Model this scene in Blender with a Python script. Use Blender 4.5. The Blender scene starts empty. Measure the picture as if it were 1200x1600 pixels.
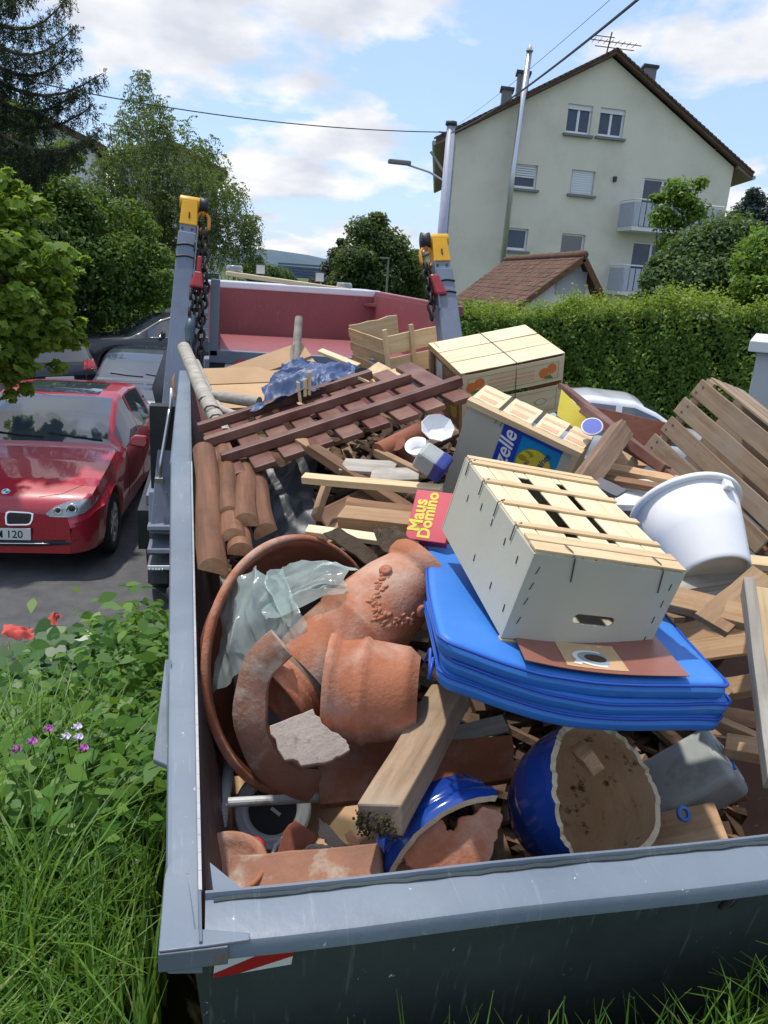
import bpy, bmesh, math, random
import numpy as np
from mathutils import Vector as V, Matrix, Euler
from mathutils.bvhtree import BVHTree
R = math.radians
rnd = random.Random(7)
rng = np.random.default_rng(7)
sc = bpy.context.scene
col = sc.collection

# ------------------------------------------------------------------ camera
EYE = V((0, 0, 2.5)); YAW, PITCH, ROLL = R(13), R(17), R(4); FPX = 1202.0
_fh = V((math.sin(YAW), math.cos(YAW), 0))
CF = _fh * math.cos(PITCH) - V((0, 0, 1)) * math.sin(PITCH)
_r0 = V((math.cos(YAW), -math.sin(YAW), 0)); _u0 = _r0.cross(CF)
CR = _r0 * math.cos(ROLL) + _u0 * math.sin(ROLL)
CU = -_r0 * math.sin(ROLL) + _u0 * math.cos(ROLL)
cd_ = bpy.data.cameras.new('camera'); cam = bpy.data.objects.new('camera', cd_); col.objects.link(cam)
cam.matrix_world = Matrix(((CR.x, CU.x, -CF.x, EYE.x), (CR.y, CU.y, -CF.y, EYE.y), (CR.z, CU.z, -CF.z, EYE.z), (0, 0, 0, 1)))
cd_.sensor_fit = 'VERTICAL'; cd_.sensor_height = 36; cd_.sensor_width = 27
cd_.lens = FPX / 1600 * 36; cd_.clip_start = 0.05; cd_.clip_end = 4000
sc.camera = cam

# ------------------------------------------------------------------ sky and sun
SUN_AZ, SUN_EL = R(-40), R(72)          # azimuth clockwise from +Y
w = bpy.data.worlds.new('World'); sc.world = w; w.use_nodes = True
nt = w.node_tree; nt.nodes.clear()
def wn(t, **k):
    n = nt.nodes.new(t)
    for a, b in k.items(): setattr(n, a, b)
    return n
sky = wn('ShaderNodeTexSky', sky_type='NISHITA', sun_disc=False, sun_elevation=SUN_EL, sun_rotation=SUN_AZ % (2 * math.pi),
         altitude=300, air_density=1.1, dust_density=1.2, ozone_density=1.6)
tc = wn('ShaderNodeTexCoord'); sep = wn('ShaderNodeSeparateXYZ')
nt.links.new(tc.outputs['Generated'], sep.inputs[0])
mx = wn('ShaderNodeMath', operation='MAXIMUM'); mx.inputs[1].default_value = 0.0; nt.links.new(sep.outputs['Z'], mx.inputs[0])
ad = wn('ShaderNodeMath', operation='ADD'); ad.inputs[1].default_value = 0.30; nt.links.new(mx.outputs[0], ad.inputs[0])
cb = wn('ShaderNodeCombineXYZ'); [nt.links.new(ad.outputs[0], cb.inputs[i]) for i in range(3)]
dv = wn('ShaderNodeVectorMath', operation='DIVIDE'); nt.links.new(tc.outputs['Generated'], dv.inputs[0]); nt.links.new(cb.outputs[0], dv.inputs[1])
mp = wn('ShaderNodeMapping'); mp.inputs['Location'].default_value = (7.3, 2.2, 1.4); mp.inputs['Scale'].default_value = (1, 1, 1.6)
nt.links.new(dv.outputs[0], mp.inputs[0])
n1 = wn('ShaderNodeTexNoise'); n1.inputs['Scale'].default_value = 2.6; n1.inputs['Detail'].default_value = 9; n1.inputs['Roughness'].default_value = .52
n1.inputs['Distortion'].default_value = .15
nt.links.new(mp.outputs[0], n1.inputs['Vector'])
rp = wn('ShaderNodeValToRGB'); rp.color_ramp.elements[0].position = .485; rp.color_ramp.elements[1].position = .57
rp.color_ramp.elements[0].color = (0.04, 0.04, 0.04, 1)
nt.links.new(n1.outputs['Fac'], rp.inputs[0])
n2 = wn('ShaderNodeTexNoise'); n2.inputs['Scale'].default_value = 3.6; n2.inputs['Detail'].default_value = 6
nt.links.new(mp.outputs[0], n2.inputs['Vector'])
rc = wn('ShaderNodeValToRGB'); rc.color_ramp.elements[0].position = .38; rc.color_ramp.elements[1].position = .62
rc.color_ramp.elements[0].color = (2.6, 2.75, 3.1, 1); rc.color_ramp.elements[1].color = (3.9, 3.9, 3.95, 1)
nt.links.new(n2.outputs['Fac'], rc.inputs[0])
hz_ = wn('ShaderNodeMix', data_type='RGBA'); hz_.inputs[7].default_value = (1.5, 2.2, 3.5, 1); hz_.inputs[0].default_value = .72
nt.links.new(sky.outputs[0], hz_.inputs[6])
mixs = wn('ShaderNodeMix', data_type='RGBA')
nt.links.new(rp.outputs[0], mixs.inputs[0]); nt.links.new(hz_.outputs[2], mixs.inputs[6]); nt.links.new(rc.outputs[0], mixs.inputs[7])
bg = wn('ShaderNodeBackground'); bg.inputs['Strength'].default_value = 0.15
nt.links.new(mixs.outputs[2], bg.inputs[0]); ow = wn('ShaderNodeOutputWorld'); nt.links.new(bg.outputs[0], ow.inputs[0])
sl = bpy.data.lights.new('sun', 'SUN'); sl.energy = 2.15; sl.angle = R(2.0); sl.color = (1, .95, .88)
so = bpy.data.objects.new('sun', sl); col.objects.link(so)
sd = V((math.sin(SUN_AZ) * math.cos(SUN_EL), math.cos(SUN_AZ) * math.cos(SUN_EL), math.sin(SUN_EL)))
so.rotation_euler = sd.to_track_quat('Z', 'Y').to_euler()
vs = sc.view_settings; vs.view_transform = 'Standard'; vs.look = 'None'; vs.exposure = 0.86; vs.gamma = 1; vs.use_curve_mapping = False
try:
    sc.cycles.use_denoising = True; sc.cycles.max_bounces = 7; sc.cycles.transparent_max_bounces = 12
except Exception: pass

# ------------------------------------------------------------------ helpers
def at(px, py, D):                       # point on the sight line through a photo pixel, D metres deep
    return EYE + (CF + CR * ((px - 600) / FPX) - CU * ((py - 800) / FPX)) * D
def dist(px, py, d):                     # the same at horizontal distance d
    q = CF + CR * ((px - 600) / FPX) - CU * ((py - 800) / FPX)
    return EYE + q * (d / math.hypot(q.x, q.y))
def on_plane(px, py, p0, n):             # where that sight line meets a plane
    q = CF + CR * ((px - 600) / FPX) - CU * ((py - 800) / FPX); n = V(n); return EYE + q * (n.dot(V(p0) - EYE) / n.dot(q))
def cdir(a, b, c): return (CR * a + CU * b - CF * c).normalized()
def frame(o, x, up):                     # matrix with X along x and Z near up
    x = V(x).normalized(); z = V(up) - x * V(up).dot(x)
    if z.length < 1e-5: z = x.orthogonal()
    z.normalize(); y = z.cross(x)
    return Matrix(((x.x, y.x, z.x, o[0]), (x.y, y.y, z.y, o[1]), (x.z, y.z, z.z, o[2]), (0, 0, 0, 1)))
def axes(o, X, Y, Z):
    return Matrix(((X[0], Y[0], Z[0], o[0]), (X[1], Y[1], Z[1], o[1]), (X[2], Y[2], Z[2], o[2]), (0, 0, 0, 1)))
T = Matrix.Translation
def tag(o, label, cat=None, group=None, kind=None):
    if label: o['label'] = label
    if cat: o['category'] = cat
    if group: o['group'] = group
    if kind: o['kind'] = kind
    return o
def thing(name, label, cat, M=None, group=None):
    o = bpy.data.objects.new(name, None); o.empty_display_size = .1; col.objects.link(o)
    if M is not None: o.matrix_world = M if isinstance(M, Matrix) else T(M)
    return tag(o, label, cat, group)
def obj(name, me, m, parent=None, M=None, bevel=0, seg=2, solid=0, sub=0):
    o = bpy.data.objects.new(name, me); col.objects.link(o)
    if m is not None and not me.materials:
        for k in (m if isinstance(m, (list, tuple)) else [m]): me.materials.append(k)
    if parent is not None: o.parent = parent
    if M is not None: o.matrix_local = M if isinstance(M, Matrix) else T(M)
    if solid: md = o.modifiers.new('s', 'SOLIDIFY'); md.thickness = solid; md.offset = 0
    if sub: md = o.modifiers.new('u', 'SUBSURF'); md.levels = sub; md.render_levels = sub
    if bevel: md = o.modifiers.new('b', 'BEVEL'); md.width = bevel; md.segments = seg; md.limit_method = 'ANGLE'; md.angle_limit = R(40)
    return o
def mesh(verts, faces, smooth=False):
    me = bpy.data.meshes.new('m'); me.from_pydata([tuple(v) for v in verts], [], faces); me.update()
    if smooth: me.polygons.foreach_set('use_smooth', [True] * len(me.polygons))
    return me
class MB:
    def __init__(s): s.v = []; s.f = []
    def add(s, v, f):
        n = len(s.v); s.v += [tuple(q) for q in v]; s.f += [tuple(i + n for i in q) for q in f]; return s
    def box(s, x0, x1, y0, y1, z0, z1, M=None):
        v = [V((x, y, z)) for z in (z0, z1) for y in (y0, y1) for x in (x0, x1)]
        if M is not None: v = [M @ q for q in v]
        return s.add(v, [(0, 2, 3, 1), (4, 5, 7, 6), (0, 1, 5, 4), (2, 6, 7, 3), (0, 4, 6, 2), (1, 3, 7, 5)])
    def hexa(s, b, t):                   # bottom quad, top quad
        return s.add(list(b) + list(t), [(3, 2, 1, 0), (4, 5, 6, 7), (0, 1, 5, 4), (1, 2, 6, 5), (2, 3, 7, 6), (3, 0, 4, 7)])
    def bar(s, a, b, w, h, up=(0, 0, 1)):
        a = V(a); b = V(b); M = frame(a, b - a, up); L = (b - a).length
        return s.box(0, L, -w / 2, w / 2, -h / 2, h / 2, M)
    def tube(s, pts, r, n=10, cap=True, closed=False):
        pts = [V(p) for p in pts]; N = len(pts); rr = r if isinstance(r, (list, tuple)) else [r] * N
        base = len(s.v); up = None; 
        for i, p in enumerate(pts):
            if closed: t = pts[(i + 1) % N] - pts[i - 1]
            else: t = pts[min(i + 1, N - 1)] - pts[max(i - 1, 0)]
            t.normalize()
            if up is None: up = t.orthogonal().normalized()
            a = (up - t * up.dot(t)).normalized(); up = a; b = t.cross(a)
            for k in range(n):
                g = 2 * math.pi * k / n; s.v.append(tuple(p + (a * math.cos(g) + b * math.sin(g)) * rr[i]))
        for i in range(N if closed else N - 1):
            for k in range(n):
                j = (i + 1) % N
                s.f.append((base + i * n + k, base + i * n + (k + 1) % n, base + j * n + (k + 1) % n, base + j * n + k))
        if cap and not closed:
            s.f.append(tuple(base + k for k in reversed(range(n)))); s.f.append(tuple(base + (N - 1) * n + k for k in range(n)))
        return s
    def lathe(s, prof, n=40, a0=0, a1=2 * math.pi, M=None):
        base = len(s.v); full = abs(a1 - a0 - 2 * math.pi) < 1e-6; m = n if full else n + 1; P = len(prof)
        for i in range(m):
            g = a0 + (a1 - a0) * i / n
            for (r_, h) in prof:
                q = V((r_ * math.cos(g), r_ * math.sin(g), h)); s.v.append(tuple(M @ q if M is not None else q))
        for i in range(n):
            j = (i + 1) % m
            for k in range(P - 1):
                if prof[k][0] < 1e-6 and prof[k + 1][0] < 1e-6: continue
                s.f.append((base + i * P + k, base + j * P + k, base + j * P + k + 1, base + i * P + k + 1))
        return s
    def prism(s, poly, z0, z1, M=None):
        n = len(poly); v = [V((x, y, z0)) for x, y in poly] + [V((x, y, z1)) for x, y in poly]
        if M is not None: v = [M @ q for q in v]
        return s.add(v, [tuple(reversed(range(n))), tuple(range(n, 2 * n))] + [(i, (i + 1) % n, n + (i + 1) % n, n + i) for i in range(n)])
    def build(s, name, m, parent=None, M=None, smooth=False, **k):
        me = mesh(s.v, s.f, smooth)
        return obj(name, me, m, parent, M, **k)
def smooth_by_angle(o, a=35):
    me = o.data; me.polygons.foreach_set('use_smooth', [True] * len(me.polygons))
    try: me.set_sharp_from_angle(angle=R(a))
    except Exception: pass
    return o
def fast_mesh(P, nq, smooth=False):      # P (n*nq,3) vertices, each nq consecutive are one polygon
    me = bpy.data.meshes.new('m'); n = len(P) // nq
    me.vertices.add(len(P)); me.vertices.foreach_set('co', np.asarray(P, np.float32).ravel())
    me.loops.add(len(P)); me.loops.foreach_set('vertex_index', np.arange(len(P), dtype=np.int32))
    me.polygons.add(n); me.polygons.foreach_set('loop_start', np.arange(0, len(P), nq, dtype=np.int32))
    me.update(calc_edges=True); return me
def fast_idx(P, F, smooth=False):        # shared vertices, quads
    me = bpy.data.meshes.new('m'); F = np.asarray(F, np.int32); k = F.shape[1]
    me.vertices.add(len(P)); me.vertices.foreach_set('co', np.asarray(P, np.float32).ravel())
    me.loops.add(F.size); me.loops.foreach_set('vertex_index', F.ravel())
    me.polygons.add(len(F)); me.polygons.foreach_set('loop_start', np.arange(0, F.size, k, dtype=np.int32))
    me.update(calc_edges=True)
    if smooth: me.polygons.foreach_set('use_smooth', np.ones(len(F), bool))
    return me

# ------------------------------------------------------------------ materials
def new_mat(name):
    m = bpy.data.materials.new(name); m.use_nodes = True; t = m.node_tree; t.nodes.clear()
    def N(ty, ins=None, **k):
        n = t.nodes.new(ty)
        for a, b in k.items(): setattr(n, a, b)
        for a, b in (ins or {}).items():
            if isinstance(b, bpy.types.NodeSocket): t.links.new(b, n.inputs[a])
            else: n.inputs[a].default_value = b
        return n
    return m, t, N
def c4(c): return (c[0], c[1], c[2], 1)
def ramp(N, fac, stops):
    r = N('ShaderNodeValToRGB', {0: fac}); e = r.color_ramp.elements
    while len(e) < len(stops): e.new(.5)
    for i, (p, c) in enumerate(stops): e[i].position = p; e[i].color = c4(c) if not isinstance(c, (int, float)) else (c, c, c, 1)
    return r.outputs[0]
def mix(N, f, a, b, mode='MIX'):
    n = N('ShaderNodeMix', data_type='RGBA', blend_type=mode)
    for i, x in ((0, f), (6, a), (7, b)):
        if isinstance(x, bpy.types.NodeSocket): n.id_data.links.new(x, n.inputs[i])
        else: n.inputs[i].default_value = (c4(x) if isinstance(x, (tuple, list)) else x)
    return n.outputs[2]
def coords(N, scale=(1, 1, 1), jitter=True):
    tcn = N('ShaderNodeTexCoord'); src = tcn.outputs['Object']
    if jitter:
        oi = N('ShaderNodeObjectInfo'); mu = N('ShaderNodeMath', {0: oi.outputs['Random'], 1: 37.0}, operation='MULTIPLY')
        cbn = N('ShaderNodeCombineXYZ', {0: mu.outputs[0], 1: mu.outputs[0], 2: mu.outputs[0]})
        src = N('ShaderNodeVectorMath', {0: src, 1: cbn.outputs[0]}, operation='ADD').outputs[0]
    return src, N('ShaderNodeMapping', {0: src, 3: scale}).outputs[0]
def noise(N, vec, s, d=4, r=.5, dist=0): return N('ShaderNodeTexNoise', {'Vector': vec, 'Scale': s, 'Detail': d, 'Roughness': r, 'Distortion': dist}).outputs['Fac']
def finish(t, N, base, rough, bump=None, metal=0, spec=.5, coat=0, extra=None, bstr=.3, bdist=.01):
    ins = {'Base Color': base if isinstance(base, bpy.types.NodeSocket) else c4(base), 'Roughness': rough, 'Metallic': metal, 'Specular IOR Level': spec, 'Coat Weight': coat, 'Coat Roughness': .03}
    if extra: ins.update(extra)
    p = N('ShaderNodeBsdfPrincipled', ins)
    if bump is not None:
        b = N('ShaderNodeBump', {'Height': bump, 'Strength': bstr, 'Distance': bdist}); t.links.new(b.outputs[0], p.inputs['Normal'])
    o = N('ShaderNodeOutputMaterial', {0: p.outputs[0]}); return p
def vary(N, c, amt=.25):                 # every object a little lighter or darker
    oi = N('ShaderNodeObjectInfo'); mr = N('ShaderNodeMapRange', {0: oi.outputs['Random'], 3: 1 - amt, 4: 1 + amt})
    return N('ShaderNodeHueSaturation', {'Color': c, 'Value': mr.outputs[0]}).outputs[0]
def wood(name, a, b, grey=None, rough=.75, sc_=(2.2, 30, 30), amt=.18, bstr=.35, dirt=0.25):
    m, t, N = new_mat(name); src, vec = coords(N, sc_)
    g = noise(N, vec, 1.6, 6, .62, .4); big = noise(N, src, 5, 4, .6)
    c = ramp(N, g, [(.30, b), (.5, [(x + y) / 2 for x, y in zip(a, b)]), (.68, a)])
    if grey: c = mix(N, ramp(N, big, [(.42, 0.0), (.66, 1.0)]), c, grey)
    d = noise(N, src, 14, 5, .65)
    c = mix(N, ramp(N, d, [(.32, dirt), (.5, 0.0)]), c, (b[0] * .45, b[1] * .42, b[2] * .4))
    c = vary(N, c, amt)
    finish(t, N, c, rough, g, spec=.3, bstr=bstr, bdist=.004); return m
def plain(name, a, b=None, s=6, rough=.5, metal=0, spec=.5, coat=0, bs=0, bstr=.2, amt=0.0, dirt=None, ds=9, dth=(.55, .7), r2=None, detail=5):
    m, t, N = new_mat(name); src, vec = coords(N)
    n = noise(N, src, s, detail, .58)
    c = ramp(N, n, [(.35, a), (.65, b or a)])
    rr = rough
    if dirt:
        dn = noise(N, src, ds, 6, .65); k = ramp(N, dn, [(dth[0], 0.0), (dth[1], 1.0)])
        c = mix(N, k, c, dirt)
        if r2: rr = N('ShaderNodeMapRange', {0: k, 3: rough, 4: r2}).outputs[0]
    if amt: c = vary(N, c, amt)
    finish(t, N, c, rr, noise(N, src, bs, 4, .6) if bs else None, metal, spec, coat, bstr=bstr, bdist=.006); return m
def leafmat(name, stops, tr=.35, rough=.55, obj_rand=False):
    m, t, N = new_mat(name); g = N('ShaderNodeNewGeometry')
    c = ramp(N, g.outputs['Random Per Island'], stops)
    p = N('ShaderNodeBsdfPrincipled', {'Base Color': c, 'Roughness': rough, 'Specular IOR Level': .35})
    tl = N('ShaderNodeBsdfTranslucent', {'Color': mix(N, .55, c, (.22, .32, .02))})
    mxs = N('ShaderNodeMixShader', {0: tr, 1: p.outputs[0], 2: tl.outputs[0]})
    N('ShaderNodeOutputMaterial', {0: mxs.outputs[0]}); return m
def glass(name, base=(.012, .016, .022), rough=.03):
    m, t, N = new_mat(name); finish(t, N, base, rough, None, 0, 1.0, .8); return m
G = {}
G['pine'] = wood('pine', (.72, .55, .33), (.55, .38, .20), amt=.12, dirt=.12)
G['pine_white'] = wood('pine_white', (.78, .66, .44), (.66, .52, .31), amt=.08, dirt=.06, bstr=.2)
G['tan'] = wood('tan', (.48, .31, .17), (.32, .19, .10), amt=.25)
G['brown_wood'] = wood('brown_wood', (.29, .16, .085), (.15, .075, .04), amt=.25)
G['grey_wood'] = wood('grey_wood', (.40, .285, .18), (.24, .155, .095), grey=(.34, .26, .19), amt=.15)
G['rough_wood'] = wood('rough_wood', (.27, .175, .11), (.14, .085, .055), amt=.1, bstr=.8)
G['beam_wood'] = wood('beam_wood', (.36, .25, .155), (.20, .13, .08), grey=(.33, .26, .19), amt=.05, bstr=.5)
G['post_wood'] = wood('post_wood', (.45, .41, .35), (.27, .24, .2), amt=.1)
G['shutter'] = wood('shutter', (.165, .068, .048), (.095, .038, .028), grey=(.215, .115, .085), rough=.5, amt=.12, bstr=.25)
G['log'] = wood('log', (.25, .115, .06), (.13, .06, .032), sc_=(2, 26, 26), amt=.22, bstr=.6)
G['crate_paper'] = plain('crate_paper', (.50, .475, .385), (.45, .43, .345), s=3, rough=.7, bs=90, bstr=.08, dirt=(.45, .42, .34), ds=7, dth=(.6, .8))
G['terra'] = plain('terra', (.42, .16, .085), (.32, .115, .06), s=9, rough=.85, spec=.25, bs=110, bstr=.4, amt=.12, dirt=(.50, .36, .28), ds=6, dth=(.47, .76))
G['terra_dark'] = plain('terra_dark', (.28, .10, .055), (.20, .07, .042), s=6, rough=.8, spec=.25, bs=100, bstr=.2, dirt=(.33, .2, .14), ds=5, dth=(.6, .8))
G['terra_old'] = plain('terra_old', (.34, .17, .11), (.24, .13, .09), s=8, rough=.95, spec=.15, bs=60, bstr=.5, dirt=(.48, .42, .34), ds=9, dth=(.5, .68))
G['belly'] = plain('belly', (.16, .125, .09), (.22, .17, .125), s=7, rough=1, spec=.1, bs=50, bstr=.6, dirt=(.30, .15, .095), ds=5, dth=(.58, .72))
G['soil_clay'] = plain('soil_clay', (.46, .30, .175), (.36, .225, .125), s=7, rough=1, spec=.1, bs=80, bstr=.6, dirt=(.07, .04, .022), ds=22, dth=(.6, .68))
G['pale_clay'] = plain('pale_clay', (.60, .43, .27), (.50, .34, .20), s=7, rough=1, spec=.1, bs=80, bstr=.6, dirt=(.11, .065, .035), ds=22, dth=(.58, .67))
G['shard_grey'] = plain('shard_grey', (.30, .24, .20), (.40, .33, .28), s=9, rough=1, spec=.1, bs=70, bstr=.6, dirt=(.06, .05, .045), ds=13, dth=(.55, .7))
G['fracture'] = plain('fracture', (.72, .40, .22), (.60, .30, .16), s=20, rough=.95, spec=.1, bs=90, bstr=.6)
G['cream_edge'] = plain('cream_edge', (.70, .60, .42), (.60, .49, .32), s=20, rough=.9, spec=.1, bs=120, bstr=.5)
G['blue_glaze'] = plain('blue_glaze', (.014, .065, .33), (.010, .045, .26), s=5, rough=.16, spec=.6, coat=.5, bs=30, bstr=.03)
G['vinyl'] = plain('vinyl', (.045, .20, .60), (.036, .175, .55), s=5, rough=.5, spec=.35, bs=22, bstr=.10, dirt=(.10, .24, .52), ds=9, dth=(.55, .8))
G['vinyl_pipe'] = plain('vinyl_pipe', (.012, .07, .40), rough=.45)
G['white_plastic'] = plain('white_plastic', (.77, .765, .76), (.73, .725, .72), s=4, rough=.32, spec=.45, dirt=(.5, .46, .4), ds=16, dth=(.68, .8))
G['white_dirty'] = plain('white_dirty', (.72, .72, .70), (.6, .6, .57), s=7, rough=.4, dirt=(.4, .33, .26), ds=11, dth=(.55, .75))
G['cream_plastic'] = plain('cream_plastic', (.64, .55, .42), (.58, .48, .36), rough=.5)
G['pvc'] = plain('pvc', (.55, .57, .58), (.48, .5, .51), rough=.4, dirt=(.3, .27, .22), ds=20)
G['zinc'] = plain('zinc', (.40, .42, .40), (.30, .32, .30), s=7, rough=.55, spec=.4, bs=40, bstr=.1, dirt=(.24, .22, .18), ds=12, dth=(.55, .75))
def steel(name, a, b, rust=(.20, .075, .03), rth=(.68, .76), ch=(.62, .62, .6), rough=.36):
    m, t, N = new_mat(name); src, vec = coords(N, (1, 1, 1), False)
    n = noise(N, src, 2.2, 6, .6); c = ramp(N, n, [(.35, a), (.66, b)])
    st = noise(N, N('ShaderNodeMapping', {0: src, 3: (40, 3, 3)}).outputs[0], 2, 5, .6)
    c = mix(N, ramp(N, st, [(.6, 0.0), (.75, .22)]), c, (.5, .52, .53))
    d = noise(N, src, 9, 7, .7); c = mix(N, ramp(N, d, [rth[0:1] + (0.0,), rth[1:2] + (1.0,)]), c, rust)
    d3 = noise(N, src, 5, 8, .72); c = mix(N, ramp(N, d3, [(.52, 0.0), (.72, .38)]), c, tuple(x * .45 + .02 for x in a))
    d2 = noise(N, src, 30, 6, .75); c = mix(N, ramp(N, d2, [(.665, 0.0), (.685, 1.0)]), c, ch); c = mix(N, ramp(N, noise(N, src, 17, 7, .8), [(.66, 0.0), (.70, .9)]), c, rust)
    ro = N('ShaderNodeMapRange', {0: n, 3: rough - .08, 4: rough + .16}).outputs[0]
    finish(t, N, c, ro, noise(N, src, 9, 6, .62), 0, .5, bstr=.16, bdist=.012); return m
G['skip_grey'] = steel('skip_grey', (.145, .175, .215), (.185, .215, .255))
G['rusty_edge'] = steel('rusty_edge', (.12, .14, .165), (.15, .17, .2), rust=(.24, .095, .04), rth=(.5, .6), rough=.5)
G['skip_inner_shaded'] = steel('skip_inner_shaded', (.045, .024, .024), (.07, .03, .03), rust=(.05, .035, .028), rth=(.45, .6), rough=.6)  # dirty red inside darkened near black, its shadow painted into the colour
G['skip_side'] = steel('skip_side', (.045, .055, .055), (.07, .085, .08), rough=.3)
G['skip_red'] = steel('skip_red', (.20, .048, .052), (.165, .04, .045), rust=(.16, .09, .075), rth=(.6, .8), ch=(.42, .3, .28), rough=.45)
G['far_red'] = steel('far_red', (.30, .085, .09), (.26, .07, .075), rust=(.30, .17, .15), rth=(.6, .8), ch=(.5, .38, .36), rough=.42)
G['arm_grey'] = steel('arm_grey', (.16, .185, .24), (.19, .215, .27), rth=(.74, .8), rough=.34)
G['dark_steel'] = plain('dark_steel', (.02, .022, .026), (.035, .036, .04), rough=.5, bs=40, bstr=.1)
G['chain'] = plain('chain', (.03, .027, .025), (.055, .04, .03), s=30, rough=.55, metal=.6)
G['yellow'] = plain('yellow', (.72, .37, .008), (.64, .31, .006), rough=.35, dirt=(.2, .1, .02), ds=14, dth=(.66, .78))
G['orange_paint'] = plain('orange_paint', (.65, .25, .015), rough=.4, dirt=(.15, .07, .03), ds=30)
G['red_paint'] = plain('red_paint', (.36, .022, .03), (.28, .018, .025), rough=.4, dirt=(.12, .05, .05), ds=24)
G['hose'] = plain('hose', (.02, .022, .03), (.035, .04, .055), rough=.6)
G['hose_blue'] = plain('hose_blue', (.03, .06, .085), (.05, .085, .11), rough=.45)
G['alu'] = plain('alu', (.55, .56, .58), rough=.3, metal=.8)
G['white_paint'] = plain('white_paint', (.74, .76, .79), (.7, .72, .75), rough=.35, coat=.3)
G['black'] = plain('black', (.012, .012, .013), rough=.5)
G['rubber'] = plain('rubber', (.016, .016, .017), (.026, .026, .027), s=20, rough=.8)
G['beacon'] = plain('beacon', (.16, .18, .2), (.3, .32, .34), s=20, rough=.12, coat=1)
G['lamp'] = plain('lamp', (.55, .58, .6), rough=.15)
G['red_reflect'] = plain('red_reflect', (.42, .018, .022), rough=.3)
G['white_reflect'] = plain('white_reflect', (.72, .72, .70), rough=.3)
def tarp_mat():
    m, t, N = new_mat('tarp'); src, vec = coords(N, (1, 1, 1), False)
    finish(t, N, ramp(N, noise(N, src, 9, 4), [(.35, (.028, .055, .135)), (.7, (.045, .08, .185))]), .5, noise(N, src, 60, 3), 0, .5, bstr=.1); return m
G['tarp'] = tarp_mat()
def film_mat():
    m, t, N = new_mat('film'); src, vec = coords(N, (1, 1, 1), False)
    n = noise(N, src, 7, 5, .6)
    p = N('ShaderNodeBsdfPrincipled', {'Base Color': ramp(N, n, [(.3, (.50, .64, .60)), (.7, (.72, .80, .76))]), 'Roughness': .18, 'Specular IOR Level': .7})
    b = N('ShaderNodeBump', {'Height': noise(N, src, 22, 4, .6), 'Strength': .35, 'Distance': .01}); t.links.new(b.outputs[0], p.inputs['Normal'])
    tl = N('ShaderNodeBsdfTranslucent', {'Color': (.7, .8, .77, 1)})
    a = N('ShaderNodeMixShader', {0: .5, 1: p.outputs[0], 2: tl.outputs[0]})
    tp = N('ShaderNodeBsdfTransparent', {'Color': (.85, .93, .9, 1)})
    b2 = N('ShaderNodeMixShader', {0: ramp(N, noise(N, src, 5, 3), [(.35, .22), (.65, .6)]), 1: a.outputs[0], 2: tp.outputs[0]})
    N('ShaderNodeOutputMaterial', {0: b2.outputs[0]}); return m
G['film'] = film_mat()
G['cloth'] = plain('cloth', (.085, .062, .045), (.12, .09, .065), s=30, rough=1, spec=.05, bs=300, bstr=.9)
G['cardboard'] = plain('cardboard', (.50, .33, .19), (.43, .28, .16), s=4, rough=.85, spec=.2, bs=60, bstr=.08, amt=.12)
G['asphalt'] = plain('asphalt', (.075, .075, .08), (.11, .11, .112), s=5, rough=.85, spec=.3, bs=240, bstr=.7, dirt=(.16, .155, .15), ds=130, dth=(.6, .7))
G['earth'] = plain('earth', (.035, .032, .018), (.03, .045, .014), s=3, rough=1, spec=.1, bs=30, bstr=.6)
G['far_ground'] = plain('far_ground', (.06, .10, .03), (.10, .12, .05), s=.05, rough=1, spec=.1)
G['render_green'] = plain('render_green', (.645, .615, .51), (.685, .65, .54), s=.7, rough=.95, spec=.15, bs=40, bstr=.1, dirt=(.55, .525, .43), ds=.5, dth=(.5, .75))
G['render_white'] = plain('render_white', (.68, .69, .69), (.62, .63, .63), s=1, rough=.9, spec=.2)
G['shed_white'] = plain('shed_white', (.82, .82, .81), (.78, .78, .77), s=1, rough=.9, spec=.2)
G['render_grey'] = plain('render_grey', (.42, .43, .44), (.48, .49, .5), s=1, rough=.9, spec=.2)
G['roof_dark'] = plain('roof_dark', (.10, .065, .055), (.15, .095, .075), s=2, rough=.9, spec=.2, bs=9, bstr=.5)
G['soffit'] = plain('soffit', (.20, .15, .11), rough=.8)
G['tile_red'] = plain('tile_red', (.165, .085, .06), (.095, .055, .042), s=3, rough=.9, spec=.2, bs=40, bstr=.4, dirt=(.10, .085, .05), ds=4, dth=(.5, .68))
G['win_white'] = plain('win_white', (.72, .74, .76), rough=.4)
G['roller'] = plain('roller', (.66, .68, .71), rough=.5)
G['sill'] = plain('sill', (.18, .185, .19), rough=.7)
G['balcony'] = plain('balcony', (.42, .44, .52), (.38, .40, .48), rough=.5)
G['pane'] = plain('pane', (.03, .05, .09), (.045, .07, .12), s=2, rough=.08, spec=.5)
G['pane_dark'] = glass('pane_dark', (.006, .006, .008), .1)
G['car_glass'] = glass('car_glass', (.05, .065, .09), .025)
G['chrome'] = plain('chrome', (.7, .71, .72), rough=.12, metal=1)
G['bark'] = plain('bark', (.09, .065, .045), (.15, .115, .085), s=8, rough=1, spec=.1, bs=30, bstr=.8)
G['bark_birch'] = plain('bark_birch', (.45, .43, .40), (.32, .3, .28), s=5, rough=.9, dirt=(.05, .045, .04), ds=6)
G['leaf_maple'] = leafmat('leaf_maple', [(0, (.15, .25, .025)), (.5, (.22, .35, .04)), (1, (.31, .43, .07))], .6)
G['leaf_dark'] = leafmat('leaf_dark', [(0, (.045, .10, .02)), (.6, (.08, .16, .03)), (1, (.14, .23, .042))], .45)
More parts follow.
